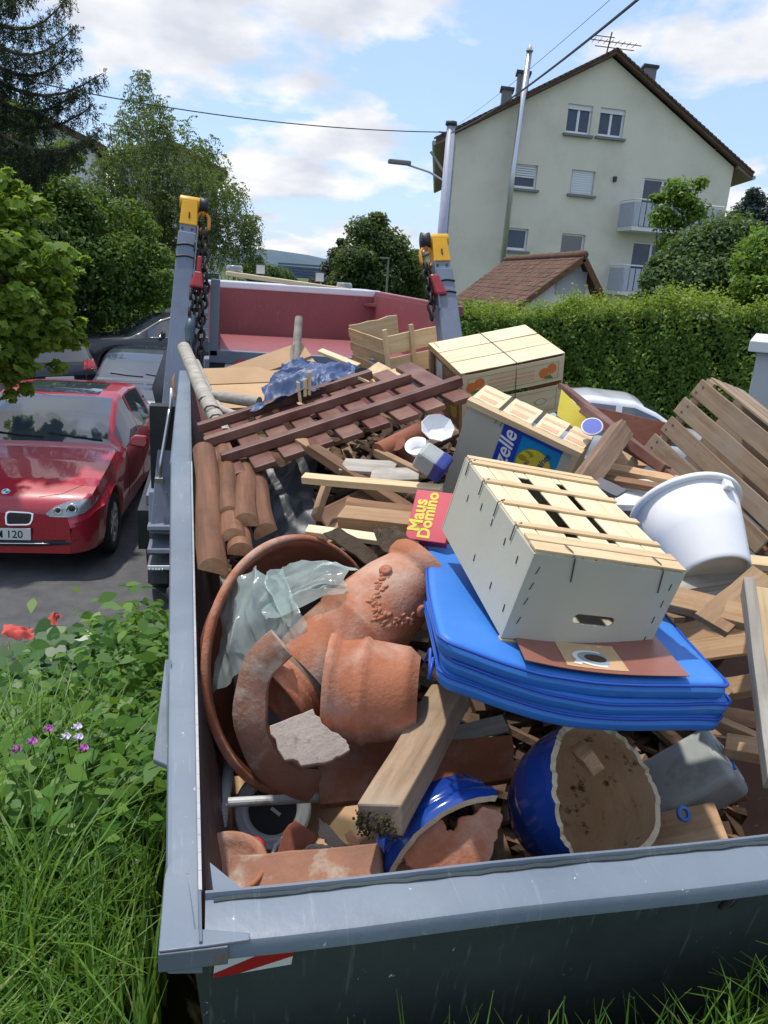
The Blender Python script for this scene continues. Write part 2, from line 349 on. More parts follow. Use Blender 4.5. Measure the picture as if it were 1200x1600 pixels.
G['leaf_birch'] = leafmat('leaf_birch', [(0, (.09, .125, .045)), (.6, (.13, .175, .06)), (1, (.19, .235, .085))], .45)
G['needle'] = leafmat('needle', [(0, (.010, .021, .012)), (.6, (.02, .038, .018)), (1, (.038, .05, .022))], .12)
G['leaf_mid'] = leafmat('leaf_mid', [(0, (.03, .065, .02)), (1, (.075, .125, .035))], .35)
G['leaf_hedge'] = leafmat('leaf_hedge', [(0, (.065, .145, .02)), (.5, (.115, .225, .032)), (.8, (.18, .31, .045)), (1, (.29, .39, .06))], .5)
G['leaf_tip'] = leafmat('leaf_tip', [(0, (.17, .27, .03)), (1, (.30, .36, .05))], .4)
G['leaf_shrub'] = leafmat('leaf_shrub', [(0, (.04, .085, .026)), (1, (.10, .17, .05))], .3)
G['leaf_conifer_blue'] = leafmat('leaf_conifer_blue', [(0, (.03, .055, .045)), (1, (.06, .09, .075))], .1)
G['grass'] = leafmat('grass', [(0, (.075, .16, .02)), (.55, (.12, .25, .035)), (.96, (.18, .32, .05)), (1, (.34, .33, .13))], .45, .45)
G['weed'] = leafmat('weed', [(0, (.05, .14, .02)), (.6, (.10, .23, .035)), (1, (.19, .33, .05))], .45, .45)
G['weed_big'] = leafmat('weed_big', [(0, (.035, .10, .022)), (1, (.065, .15, .032))], .3, .35)
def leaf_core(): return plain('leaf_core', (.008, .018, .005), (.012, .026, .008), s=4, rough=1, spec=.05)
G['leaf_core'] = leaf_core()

# ------------------------------------------------------------------ ground, road, bank
RZ = -0.4
def grid_obj(name, xs, ys, zf, m):
    P = [(x, y, zf(x, y)) for y in ys for x in xs]; nx = len(xs)
    F = [(j * nx + i, j * nx + i + 1, (j + 1) * nx + i + 1, (j + 1) * nx + i) for j in range(len(ys) - 1) for i in range(nx - 1)]
    o = obj(name, mesh(P, F, True), m); return tag(o, None, kind='structure')
g_ = MB().add([(-1500, -300, RZ - .02), (1500, -300, RZ - .02), (1500, 2500, RZ - .02), (-1500, 2500, RZ - .02)], [(0, 1, 2, 3)]).build('ground', G['far_ground']); tag(g_, None, kind='structure')
g_ = MB().add([(-9, 4.5, RZ), (16, 4.5, RZ), (16, 24, RZ), (-9, 24, RZ)], [(0, 1, 2, 3)]).build('road', G['asphalt']); tag(g_, None, kind='structure')
def sstep(a, b, t): t = min(1, max(0, (t - a) / (b - a))); return t * t * (3 - 2 * t)
def bank_z(x, y):
    z = 1.08 - 1.56 * sstep(1.2, 5.6, y)
    if x > -.25: z -= .85 * sstep(-.2, .25, x) * sstep(.95, 1.25, y) * (1 - sstep(1.7, 2.4, x))
    if y < 1.0: z += .17 * sstep(-.2, .9, x) * (1 - sstep(.9, 1.0, y))
    z += .05 * math.sin(2.3 * x + 1.1 * y) * math.sin(1.7 * y - .6 * x)
    return max(z, RZ - .03) if y > 6.0 else z
grid_obj('grass_bank', [-7 + i * .25 for i in range(49)], [-2 + j * .25 for j in range(35)], bank_z, G['earth'])

# ------------------------------------------------------------------ the loaded skip
TILT = .045
def rz(y): return 1.6 + TILT * (y - .95)
skip = thing('skip_container', 'open grey steel skip heaped with junk, standing on the grass bank', 'skip', (0.85, 3.2, .5))
def wpart(name, mb, m, parent, **k):     # world coordinates into a part
    inv = parent.matrix_world.inverted(); mb.v = [tuple(inv @ V(q)) for q in mb.v]
    return mb.build(name, m, parent, **k)
bpy.context.view_layer.update()
def inner_x(y): return -.018 - .033 * (y - .95)
YN, YF, XR = .952, 5.45, 1.76
# rim: front bar, left bar, right bar, back bar
def rim_bar(sec, path, wf=None):
    """sec: list of (u outward, dz); path: list of (x, y, outward dir)"""
    mb = MB(); n = len(sec)
    for (x, y, d) in path:
        k_ = wf(y) if wf else 1
        for (u, dz) in sec: mb.v.append((x + d[0] * u * k_, y + d[1] * u * k_, rz(y) + dz))
    for i in range(len(path) - 1):
        for k in range(n):
            mb.f.append((i * n + k, (i + 1) * n + k, (i + 1) * n + (k + 1) % n, i * n + (k + 1) % n))
    mb.f.append(tuple(range(n))); mb.f.append(tuple((len(path) - 1) * n + k for k in reversed(range(n))))
    return mb
sec = [(0, .010), (.007, .012), (.009, .001), (.072, 0), (.083, -.004), (.088, -.014), (.088, -.030), (.080, -.036), (.0, -.062)]
N_ = 16
fb = rim_bar(sec, [(-.012 + (XR + .02) * i / N_, YN - .002 * math.sin(i * 1.1), (0, -1)) for i in range(N_ + 1)])
secl = [(0, .010), (.005, .012), (.007, .001), (.058, 0), (.066, -.004), (.070, -.014), (.070, -.034), (.062, -.04), (0, -.046)]
lb = rim_bar(secl, [(inner_x(y), y, (-1, 0)) for y in [YN - .088 + (3.25 - YN + .088) * i / 20 for i in range(21)]], lambda y: .72 + .23 * (y - .87) * .95)
lb2 = rim_bar([(a, b - .006) for a, b in secl], [(inner_x(y), y, (-1, 0)) for y in [3.252 + (YF - 3.25) * i / 14 for i in range(15)]], lambda y: 1.30 - .12 * (y - 3.25))
rb = rim_bar(secl, [(XR, y, (1, 0)) for y in (YN - .098, 3.2, YF)])
bb = rim_bar(sec, [(-.16, YF, (0, 1)), (XR, YF, (0, 1))])
for q in (fb, lb, lb2, rb, bb):
    o = wpart('rim_bar', q, G['skip_grey'], skip); smooth_by_angle(o, 30)
G['worn'] = plain('worn', (.44, .43, .43), (.34, .33, .33), s=8, rough=.45, dirt=(.26, .2, .17), ds=14, dth=(.58, .7))
wl_ = MB()
for i in range(60):
    y0_, y1_ = YN + (3.2 - YN) * i / 60, YN + (3.2 - YN) * (i + .98) / 60; e_ = .0012
    wl_.hexa([(inner_x(y0_) - .004, y0_, rz(y0_) + .0112), (inner_x(y0_) + e_, y0_, rz(y0_) + .008), (inner_x(y1_) + e_, y1_, rz(y1_) + .008), (inner_x(y1_) - .004, y1_, rz(y1_) + .0112)], [(inner_x(y0_) - .004, y0_, rz(y0_) + .0132), (inner_x(y0_) + e_, y0_, rz(y0_) + .013), (inner_x(y1_) + e_, y1_, rz(y1_) + .013), (inner_x(y1_) - .004, y1_, rz(y1_) + .0132)])
wpart('worn_edge', wl_, G['worn'], skip)
# corner cap plate over the near left corner
cp = MB().prism([(-.073, YN - .092), (-.012, YN - .092), (.05, YN - .09), (.05, YN - .078), (-.025, YN - .06), (-.04, YN + .06), (-.068, YN + .075), (-.073, YN + .05)], 1.598, 1.6025)
wpart('corner_plate', cp, G['skip_grey'], skip, bevel=.002)
cp2 = MB().prism([(-.074, YN - .094), (.02, YN - .094), (.02, YN - .089), (-.0705, YN - .089), (-.0705, YN + .05), (-.074, YN + .05)], 1.566, 1.598)
wpart('corner_skirt', cp2, G['rusty_edge'], skip, bevel=.002)
# weld bead along the inside of the front rim
wb = MB().tube([(.0 + 1.7 * i / 70, YN - .012 + rnd.uniform(-.002, .002), rz(YN) + .003 + rnd.uniform(-.001, .002)) for i in range(71)], .0035, 6)
wpart('weld_bead', wb, G['skip_side'], skip)
# inside corner gusset
cg = MB().add([(.0, YN + .0, 1.603), (.05, YN + .0, 1.598), (-.006, YN + .07, 1.599), (.0, YN, 1.55), (.05, YN, 1.55), (-.006, YN + .07, 1.55)], [(0, 1, 2), (5, 4, 3), (0, 3, 4, 1), (1, 4, 5, 2), (2, 5, 3, 0)])
wpart('corner_gusset', cg, G['skip_grey'], skip)
# walls
FZ = .62
def wall(pts, th, m, name):
    a, b, c, d = [V(q) for q in pts]; n = (b - a).cross(d - a).normalized() * th
    return wpart(name, MB().hexa([a, b, c, d], [a + n, b + n, c + n, d + n]), m, skip)
wall([(-.03, YN + .006, rz(YN) - .05), (XR, YN + .006, rz(YN) - .05), (XR - .15, 1.75, FZ), (.12, 1.75, FZ)], .005, G['skip_inner_shaded'], 'end_wall_lining')
wall([(XR, YN - .05, rz(YN) - .03), (-.03, YN - .05, rz(YN) - .03), (.05, YN + .13, .55), (XR - .08, YN + .13, .55)], .012, G['skip_side'], 'end_wall')
wall([(inner_x(YF), YF, rz(YF) - .05), (inner_x(YN), YN, rz(YN) - .05), (.12, 1.75, FZ), (.1, 4.7, FZ + .15)], .008, G['skip_inner_shaded'], 'side_wall')
wall([(XR, YN, rz(YN) - .05), (XR, YF, rz(YF) - .05), (XR - .15, 4.7, FZ + .15), (XR - .15, 1.75, FZ)], .008, G['skip_inner_shaded'], 'side_wall')
wall([(XR, YF, rz(YF) - .05), (inner_x(YF), YF, rz(YF) - .05), (.1, 4.7, FZ + .15), (XR - .15, 4.7, FZ + .15)], .008, G['skip_red'], 'far_end_wall')
wpart('floor_plate', MB().hexa([(.1, 1.7, FZ - .02), (XR - .13, 1.7, FZ - .02), (XR - .13, 4.72, FZ + .13), (.1, 4.72, FZ + .13)], [(.1, 1.7, FZ), (XR - .13, 1.7, FZ), (XR - .13, 4.72, FZ + .15), (.1, 4.72, FZ + .15)]), G['skip_red'], skip)
wall([(inner_x(YN) - .012, YN + .02, rz(YN) - .05), (inner_x(YF) - .06, YF, rz(YF) - .06), (.02, 4.7, FZ + .1), (.06, 1.6, FZ - .1)], .006, G['skip_side'], 'outer_side_wall')
# lifting lug plate and pin on the left side
_lq = [at(258, 1030, 1.76), at(239, 1186, 1.60), at(262, 1196, 1.585), at(268, 1030, 1.74)]
wpart('lifting_lug', MB().hexa([v + V((0, 0, -.012)) for v in _lq], _lq), G['skip_grey'], skip, bevel=.002)
wpart('lifting_pin', MB().lathe([(0, 0), (.024, 0), (.03, .006), (.03, .04), (.022, .05), (.0, .05)], 20, M=axes((-.085, 2.13, 1.575), (0, 1, 0), (0, 0, 1), (-1, 0, 0))), G['black'], skip, smooth=True)
# warning sticker on the end wall
_wn = V((0, -1, -.172)).normalized(); _wp = V((0, YN - .0625, 1.57)) + _wn * .0015
q = [on_plane(*p, _wp, _wn) for p in ((336, 1496), (461, 1476), (455, 1506), (333, 1527))]
st = wpart('warning_sticker', MB().hexa(q, [v + _wn * .0008 for v in q]), G['white_reflect'], skip)
e = [q[0].lerp(q[3], .55) * 1, q[0].lerp(q[1], .62), q[1], q[1].lerp(q[2], .35), q[3].lerp(q[2], .35), q[3]]
e = [q[3].lerp(q[0], .0), q[3].lerp(q[0], .22), q[0].lerp(q[1], .72), q[1], q[1].lerp(q[2], .55), q[3].lerp(q[2], .32)]
e = [v + _wn * .0012 for v in e]
o = MB().add(e, [tuple(range(6))]).build('red_stripe', G['red_reflect'], st); o.matrix_local = skip.matrix_world.inverted()
hk = MB().tube([_wp + V((.83 + a, b * .172 - .012, -b)) for a, b in ((0, -.02), (.006, .02), (-.006, .035), (.012, .03), (.02, .0))], .005, 6)
wpart('hook_rod', hk, G['dark_steel'], skip, smooth=True)

# ------------------------------------------------------------------ skip lorry with lifting arms
lorry = thing('skip_lorry', 'grey skip lorry with two chain arms and white cab behind the skip', 'lorry', (.8, 7.5, RZ)); bpy.context.view_layer.update()
def lp(name, mb, m, **k): return wpart(name, mb, m, lorry, **k)
def arm(base, top, side):
    base = V(base); top = V(top); ax = (top - base).normalized(); L = (top - base).length
    M = frame(base, ax, (0, -1, 0))      # X up the arm, Z toward the camera
    mb = MB().hexa([M @ V(q) for q in ((0, -.085, -.12), (0, .085, -.12), (0, .085, .08), (0, -.085, .08))],
                   [M @ V(q) for q in ((L, -.066, -.1), (L, .066, -.1), (L, .066, .07), (L, -.066, .07))])
    a = lp('lifting_arm', mb, G['arm_grey'], bevel=.006)
    def sub(name, b, m, **k):
        inv = lorry.matrix_world.inverted(); b.v = [tuple(inv @ (M @ V(q))) for q in b.v]; o = b.build(name, m, a, **k); return o
    sub('arm_sleeve', MB().box(L - .02, L + .08, -.058, .058, -.08, .05), G['arm_grey'], bevel=.004)
    sub('edge_flange', MB().box(L - .32, L + .05, .067 if side > 0 else -.075, .075 if side > 0 else -.067, -.1, .09), G['arm_grey'])
    h = MB().hexa([(L + .06, -.064, -.08), (L + .06, .064, -.08), (L + .06, .064, .06), (L + .06, -.064, .06)], [(L + .25, -.056, -.07), (L + .25, .056, -.07), (L + .25, .056, .05), (L + .25, -.056, .05)])
    sub('arm_head', h, G['yellow'], bevel=.006)
    sub('head_roller', MB().lathe([(0, -.075), (.05, -.075), (.05, .075), (0, .075)], 24, M=T((L + .25, 0, 0)) @ Matrix.Rotation(R(90), 4, 'X')), G['yellow'], smooth=True, bevel=.006)
    sub('head_slot', MB().box(L + .11, L + .155, -.008, .002, .0575, .062), G['black'])
    for dz in (-.03, .04): sub('bolt', MB().lathe([(0, .0), (.008, 0), (.008, .008), (0, .008)], 8, M=T((L + .03, dz, .0505))), G['dark_steel'])
    for xx, amp in ((L - .11, .014), (L - .2, .014)):
        sub('hydraulic_line', MB().tube([(xx + amp * math.sin((k / 10 - .5) * math.pi * 1.0) * 0 + amp * math.cos((k / 10 - .45) * 3.2), -.07 + .14 * k / 10, .076) for k in range(11)], .007, 8), G['black'], smooth=True)
    yy = .10 * side                  # toward the lorry's middle
    sub('pulley', MB().lathe([(0, -.03), (.062, -.03), (.05, 0), (.062, .03), (0, .03)], 20, M=T((L + .25, yy, 0)) @ Matrix.Rotation(R(90), 4, 'X')), G['dark_steel'], smooth=True)
    sub('shackle', MB().tube([(L + .22 - .0, yy, .0), (L + .16, yy + .045, 0), (L + .08, yy + .05, 0), (L + .03, yy, 0), (L + .08, yy - .05, 0), (L + .16, yy - .045, 0)], .014, 8, closed=True).tube([(L + .25, yy, 0), (L + .17, yy, 0)], .014, 8), G['orange_paint'], smooth=True)
    return a, M, L, yy, sub
def chain(sub, M, L, yy, x0, x1, off, ph):
    mb = MB(); n = int((x0 - x1) / .062)
    for i in range(n):
        x = x0 - i * .062; t = i % 2
        pts = []
        for k in range(10):
            g = 2 * math.pi * k / 10; u = math.cos(g) * .042; v = math.sin(g) * .022
            pts.append((x + u, yy + off + (v if t else 0) + .006 * math.sin(i * .7 + ph), ph * .02 + (0 if t else v)))
        mb.tube(pts, .0105, 5, closed=True)
    return sub('chain', mb, G['chain'], smooth=True)
LA = at(254, 835, 5.55); LT = at(293, 368, 5.75)
a1, M1, L1, y1_, s1 = arm(LA, LT, -1)
chain(s1, M1, L1, y1_, L1 + .02, L1 - 1.0, .0, 1); chain(s1, M1, L1, y1_, L1 + .02, L1 - .75, -.035, 2); chain(s1, M1, L1, y1_, L1 - .1, L1 - .95, .035, 3); chain(s1, M1, L1, y1_, L1 - .3, L1 - 1.05, -.06, -2)
s1('red_hook', MB().hexa([(L1 - .42, y1_ - .045, .02), (L1 - .42, y1_ + .055, .02), (L1 - .42, y1_ + .055, .1), (L1 - .42, y1_ - .045, .1)], [(L1 - .29, y1_ - .03, .03), (L1 - .29, y1_ + .03, .03), (L1 - .29, y1_ + .03, .09), (L1 - .29, y1_ - .03, .09)]).box(L1 - .3, L1 - .17, y1_ - .022, y1_ + .022, .035, .085), G['red_paint'], bevel=.015)
s1('hose_sleeve', MB().tube([(L1 - .62 - .11 * k, y1_ + .02 + .01 * math.sin(k), .05) for k in range(9)], [.03 + .014 * (k % 2) for k in range(9)], 10), G['hose_blue'], smooth=True)
s1('hose_bundle', MB().tube([(L1 - .7, y1_ + .03, -.15), (L1 - .9, y1_ + .1, -.15), (L1 - 1.15, y1_ + .14, -.12), (L1 - 1.4, y1_ + .1, -.1)], [.06, .11, .13, .09], 14), G['hose'], smooth=True)
s1('orange_hook', MB().tube([(L1 - 1.02, y1_ + .1, .06), (L1 - 1.12, y1_ + .115, .06), (L1 - 1.24, y1_ + .1, .06), (L1 - 1.28, y1_ + .06, .06)], [.012, .018, .02, .014], 8), G['orange_paint'], smooth=True)
RA = at(716, 640, 5.6); RT = at(690, 425, 5.75)
a2, M2, L2, y2_, s2 = arm(RA, RT, 1)
chain(s2, M2, L2, y2_, L2 + .02, L2 - .3, .0, 1); chain(s2, M2, L2, y2_, L2 + .02, L2 - .45, .03, 2)
s2('red_hook', MB().hexa([(L2 - .22, y2_ - .10, .02), (L2 - .22, y2_ - .01, .02), (L2 - .22, y2_ - .01, .1), (L2 - .22, y2_ - .10, .1)], [(L2 - .05, y2_ - .05, .03), (L2 - .05, y2_ + .02, .03), (L2 - .05, y2_ + .02, .09), (L2 - .05, y2_ - .05, .09)]), G['red_paint'], bevel=.02)
# grab handles on the left arm
for p in (((249, 748), (252, 720), (262, 660), (265, 640)), ((264, 655), (267, 630), (268, 607))):
    D = 5.43; lp('grab_handle', MB().tube([at(x, y, D) for x, y in p], .013, 8), G['alu'], smooth=True)
lp('handle_foot', MB().box(-.03, .03, -.02, .02, -.02, .02, T(at(249, 750, 5.44))), G['alu'], bevel=.004)
# pedestal, steps
def pbox(name, px0, px1, py0, py1, D, dep, m, parent=lorry, **k):
    a = at(px0, py0, D); b = at(px1, py0, D); c = at(px1, py1, D); d = at(px0, py1, D); q = V((0, dep, 0))
    return wpart(name, MB().hexa([d, c, c + q, d + q], [a, b, b + q, a + q]), m, parent, **k)
pbox('arm_foot', 232, 262, 768, 822, 5.5, .35, G['arm_grey'], bevel=.008)
pbox('step_box', 233, 264, 824, 860, 5.62, .3, G['dark_steel'])
pbox('step_box', 231, 262, 862, 912, 5.62, .3, G['dark_steel'])
for y0 in (822, 858, 884): pbox('step_tread', 230, 266, y0, y0 + 7, 5.42, .4, G['alu'] if y0 == 884 else G['arm_grey'], bevel=.004)
for i in range(5):
    a = at(233 + i * 5, 891 + 0 * i, 5.4)
    lp('tread_bar', MB().bar(a, a + V((.05, .25, .0)), .012, .012), G['alu'])
lp('bed_frame', MB().box(-.55, 2.1, 5.6, 9.3, .45, .75), G['dark_steel'])
lp('bed_deck', MB().box(-.5, 2.05, 5.75, 9.3, .752, .82), G['arm_grey'])
lp('rear_crossmember', MB().box(-.45, 2.0, 5.60, 5.74, .8, 1.52), G['dark_steel'])
for sx in (-.45, 1.75):
    for yy in (7.0, 10.4):
        wl = lp('wheel', MB().lathe([(0, -.14), (.36, -.14), (.48, -.12), (.5, -.05), (.5, .05), (.48, .12), (.36, .14), (0, .14)], 28, M=T((sx, yy, RZ + .5)) @ Matrix.Rotation(R(90), 4, 'Y')), G['rubber'], smooth=True)
# warning board, lamps under the empty skip
q = [at(*p, 6.15) for p in ((345, 596), (383, 596), (383, 556), (355, 556))]
lp('warning_board', MB().hexa([v + V((0, .01, 0)) for v in q], q), G['white_reflect'])
q = [at(*p, 6.13) for p in ((343, 600), (372, 600), (383, 572), (383, 562), (372, 560))]
lp('warning_stripe', MB().add(q, [tuple(range(5))]), G['red_reflect'])
pbox('rear_lamp_box', 318, 352, 560, 590, 6.2, .2, G['arm_grey'], bevel=.01)
pbox('underskip_beam', 335, 700, 575, 640, 6.35, .3, G['dark_steel'])
# cab
ctl = dist(352, 428, 10.6); ctr = dist(575, 462, 10.6)
zc = 2.35
cabx0, cabx1 = dist(330, 430, 10.6).x, ctr.x + .35
cab = lp('cab', MB().box(cabx0, cabx1, 10.3, 12.2, .4, zc - .06), G['white_paint'], bevel=.06, seg=3)
y0 = 10.25
def cabp(px, py): return on_plane(px, py, (0, y0, 0), (0, 1, 0))
a = cabp(353, 427); b = cabp(549, 455)
lp('roof_bar', MB().bar(a, b, .3, .06), G['pine_white'], bevel=.01)
for px, py in ((366, 419), (538, 446)):
    p = cabp(px, py); bl = lp('beacon', MB().lathe([(0, -.05), (.1, -.05), (.105, -.02), (.1, .02), (.085, .035), (0, .035)], 20, M=T(p)), G['beacon'], smooth=True)
for px, py in ((407, 421), (499, 433)):
    p = cabp(px, py); lp('work_lamp', MB().box(-.065, .065, -.03, .03, -.065, .065, T(p)).box(-.01, .01, -.01, .01, -.13, -.06, T(p)), G['black'], bevel=.01)
    lp('lamp_lens', MB().box(-.052, .052, -.036, -.031, -.052, .052, T(p)), G['lamp'])
for k in range(3):
    p = on_plane(322, 460, (0, 10.28, 0), (0, 1, 0)); lp('cab_rib', MB().box(-.08, .1, 0, .03, -.15 - .2 * k - .008, -.15 - .2 * k + .008, T(p + V((0, -.0, .12)))), G['arm_grey'])

# the empty red skip carried by the lorry
esk = thing('empty_skip', 'empty grey skip with dark red inside, carried on the lorry', 'skip', (.85, 7.4, 1.5)); bpy.context.view_layer.update()
yb, yn = 8.55, 6.35
def eb(px, py, y): return on_plane(px, py, (0, y, 0), (0, 1, 0))
BTL, BTR = eb(347, 434, yb), eb(583, 469, yb); BBL, BBR = eb(345, 512, yb), eb(575, 540, yb)
zt = (BTL.z + BTR.z) / 2; zf = (BBL.z + BBR.z) / 2
xl = eb(338, 500, yn).x + .03; NFL = eb(342, 556, yn)
xr = BTR.x
def ew(name, q, th, m):
    a, b, c, d = [V(v) for v in q]; n = (b - a).cross(d - a).normalized() * th
    return wpart(name, MB().hexa([a, b, c, d], [a + n, b + n, c + n, d + n]), m, esk)
XN = 1.80
ew('back_wall', [(xl - .1, yb, zf - .3), (xr + .05, yb, zf - .3), (xr + .05, yb, zt), (xl - .1, yb, zt)], -.01, G['far_red'])
ew('sloped_floor', [(xl, yn, NFL.z), (XN, yn, NFL.z), (xr + .05, yb, zf), (xl - .1, yb, zf)], -.02, G['far_red'])
ew('side_wall', [(xr, yb, zf - .1), (XN, yn - .25, NFL.z - .2), (XN, yn - .45, zt - .02), (xr, yb, zt - .01)], -.012, G['far_red'])
ew('side_wall', [(xl, yn, NFL.z), (xl - .1, yb, zf - .1), (xl - .1, yb, zt), (xl, yn, zt)], -.012, G['far_red'])
rp_ = eb(337, 436, yn); rq = eb(333, 556, yn)
wpart('corner_post', MB().bar(rq, rp_, .07, .07, (0, 1, 0)), G['arm_grey'], esk, bevel=.006)
wpart('bottom_rail', MB().bar(rq + V((-.03, 0, 0)), V((XN + .03, yn, rq.z - .02)), .07, .10), G['arm_grey'], esk, bevel=.006)
wpart('under_beam', MB().bar(rq + V((-.03, .03, -.11)), V((XN + .03, yn + .03, rq.z - .12)), .07, .12), G['dark_steel'], esk)
wpart('top_rail', MB().bar(V((xl - .14, yb + .04, zt)), V((xr + .08, yb + .04, zt)), .1, .07), G['white_paint'], esk, bevel=.012)
wpart('side_rail', MB().bar(V((xr + .05, yb + .03, zt)), V((XN + .05, yn - .45, zt - .02)), .07, .06), G['far_red'], esk, bevel=.008)
wpart('rail_end_gusset', MB().hexa([(xr - .12, yb - .02, zt - .13), (xr, yb - .02, zt - .13), (xr, yb - .16, zt - .13), (xr - .02, yb - .14, zt - .13)], [(xr - .12, yb - .02, zt - .1), (xr, yb - .02, zt - .1), (xr, yb - .16, zt - .1), (xr - .02, yb - .14, zt - .1)]), G['far_red'], esk)
wpart('grey_end_flange', MB().hexa([on_plane(x, y, (0, 5.62, 0), (0, 1, 0)) for x, y in ((694, 530), (706, 530), (690, 478), (681, 478))], [on_plane(x, y, (0, 5.62, 0), (0, 1, 0)) + V((0, .05, 0)) for x, y in ((694, 530), (706, 530), (690, 478), (681, 478))]), G['arm_grey'], esk)

# ------------------------------------------------------------------ junk in the skip: builders
def about_eye(o, k): return EYE + (V(o) - EYE) * k
def ns(p, s, seed=0):
    from mathutils import noise as mn
    return mn.noise(V((p[0] * s + seed, p[1] * s + seed * 1.7, p[2] * s - seed)))
LM = {}
def board_mesh(L, W, H, rough_end=False, key=None):
    mb = MB(); n = 5
    for i in range(n + 1):
        x = -L / 2 + L * i / n; dy = rnd.uniform(-.02, .02) * W; dz = rnd.uniform(-.03, .03) * H; e = rnd.uniform(-.012, .012) if rough_end and i in (0, n) else 0
        for (y, z) in ((-W / 2, -H / 2), (W / 2, -H / 2), (W / 2, H / 2), (-W / 2, H / 2)):
            mb.v.append((x + (e + rnd.uniform(-.01, .01) * (1 if rough_end else 0)) * (1 if i in (0, n) else 0), y + dy, z + dz))
    for i in range(n):
        for k in range(4): mb.f.append((i * 4 + k, (i + 1) * 4 + k, (i + 1) * 4 + (k + 1) % 4, i * 4 + (k + 1) % 4))
    mb.f.append((0, 1, 2, 3)); mb.f.append((n * 4 + 3, n * 4 + 2, n * 4 + 1, n * 4)); 
    me = mesh(mb.v, [tuple(reversed(f)) for f in mb.f]); return me
def plank(a, b, W, H, up, m, label=None, name='plank', group=None, parent=None, rough=False, bevel=.002, cat='plank'):
    a = V(a); b = V(b); L = (b - a).length; M = frame((a + b) / 2, b - a, up)
    o = obj(name, board_mesh(L, W, H, rough), G[m], None, None, bevel=bevel)
    if parent is None: o.matrix_world = M; tag(o, label, cat, group)
    else: o.parent = parent; o.matrix_local = M
    return o
def lboard(name, parent, x0, x1, y0, y1, z0, z1, m, bevel=.0012, along='x', jit=0):
    """board in the thing's own coordinates; grain runs along its longest side"""
    c = V(((x0 + x1) / 2, (y0 + y1) / 2, (z0 + z1) / 2)); d = [x1 - x0, y1 - y0, z1 - z0]
    ax = {'x': (V((1, 0, 0)), V((0, 0, 1)), (0, 1, 2)), 'y': (V((0, 1, 0)), V((0, 0, 1)), (1, 0, 2)), 'z': (V((0, 0, 1)), V((0, 1, 0)), (2, 0, 1))}[along]
    M = frame(c, ax[0], ax[1]); M = M @ Matrix.Rotation(rnd.uniform(-jit, jit), 4, 'Z')
    if along == 'x': L, W, H = d[0], d[1], d[2]
    elif along == 'y': L, W, H = d[1], d[0], d[2]
    else: L, W, H = d[2], d[0], d[1]
    o = obj(name, board_mesh(L, W, H), G[m], parent, None, bevel=bevel); o.matrix_local = M; LM[o.name] = M; return o
def text(name, body, size, m, parent, M, shear=0, ext=.0004, spacing=1, bold=0, sx=1):
    cu = bpy.data.curves.new('t', 'FONT'); cu.body = body; cu.size = size; cu.shear = shear; cu.extrude = ext; cu.space_character = spacing; cu.offset = bold; cu.resolution_u = 4
    to = bpy.data.objects.new('t', cu); col.objects.link(to); bpy.context.view_layer.update()
    me = bpy.data.meshes.new_from_object(to.evaluated_get(bpy.context.evaluated_depsgraph_get())); bpy.data.objects.remove(to); me.materials.clear()
    return obj(name, me, m, parent, M @ Matrix.Diagonal((sx, 1, 1, 1)))
def flat(name, pts, m, parent, M, th=.0006):
    return MB().prism(pts, 0, th).build(name, m, parent, M)
def disc(r, n=28, ex=1, cx=0, cy=0): return [(cx + r * math.cos(2 * math.pi * k / n), cy + r * ex * math.sin(2 * math.pi * k / n)) for k in range(n)]
for nm, c, ro in (('ink_blue', (.02, .06, .42), .4), ('ink_cyan', (.01, .27, .56), .35), ('ink_yellow', (.72, .58, .05), .5), ('ink_olive', (.42, .30, .02), .5), ('ink_orange', (.78, .20, .05), .5), ('ink_green', (.12, .25, .06), .5),
                  ('ink_white', (.85, .85, .83), .4), ('ink_black', (.02, .02, .02), .5), ('ink_red', (.62, .05, .07), .4), ('ink_pale', (.72, .42, .25), .6), ('ink_navy', (.03, .04, .22), .5),
                  ('brown_card', (.27, .105, .075), .35), ('paper_grey', (.5, .5, .5), .6), ('photo_tan', (.55, .36, .2), .4), ('photo_white', (.75, .73, .68), .3), ('photo_coffee', (.06, .022, .01), .3), ('photo_teal', (.25, .36, .40), .3), ('staple', (.07, .065, .06), .5)):
    G[nm] = plain(nm, c, tuple(x * .88 for x in c), s=14, rough=ro)
def slot_panel(W, H, th, cx, cz, sw, sh):
    """rectangular panel in XZ with a rounded slot"""
    n = 40; inn = []; out = []
    for k in range(n):
        g = 2 * math.pi * k / n; c, s_ = math.cos(g), math.sin(g)
        hx = sw / 2 - sh / 2
        inn.append((cx + (hx if c > 0 else -hx) + sh / 2 * c, cz + sh / 2 * s_))
        t = min((W - cx if c > 0 else cx) / max(abs(c), 1e-6), (H - cz if s_ > 0 else cz) / max(abs(s_), 1e-6)); out.append((cx + t * c, cz + t * s_))
    # move nearest samples on to the corners
    for (X, Z) in ((0, 0), (W, 0), (W, H), (0, H)):
        k = min(range(n), key=lambda i: (out[i][0] - X) ** 2 + (out[i][1] - Z) ** 2); out[k] = (X, Z)
    mb = MB()
    for y in (0, th):
        mb.v += [(x, y, z) for x, z in out] + [(x, y, z) for x, z in inn]
    for k in range(n):
        j = (k + 1) % n
        mb.f += [(k, j, n + j, n + k), (3 * n + k, 3 * n + j, 2 * n + j, 2 * n + k), (n + k, n + j, 3 * n + j, 3 * n + k), (2 * n + k, 2 * n + j, j, k)]
    return mb
def staple_at(parent, p, d, up, L=.016):
    MB().bar(V(p) - V(d) * L / 2, V(p) + V(d) * L / 2, .0016, .0014, up).build('staple', G['staple'], parent)

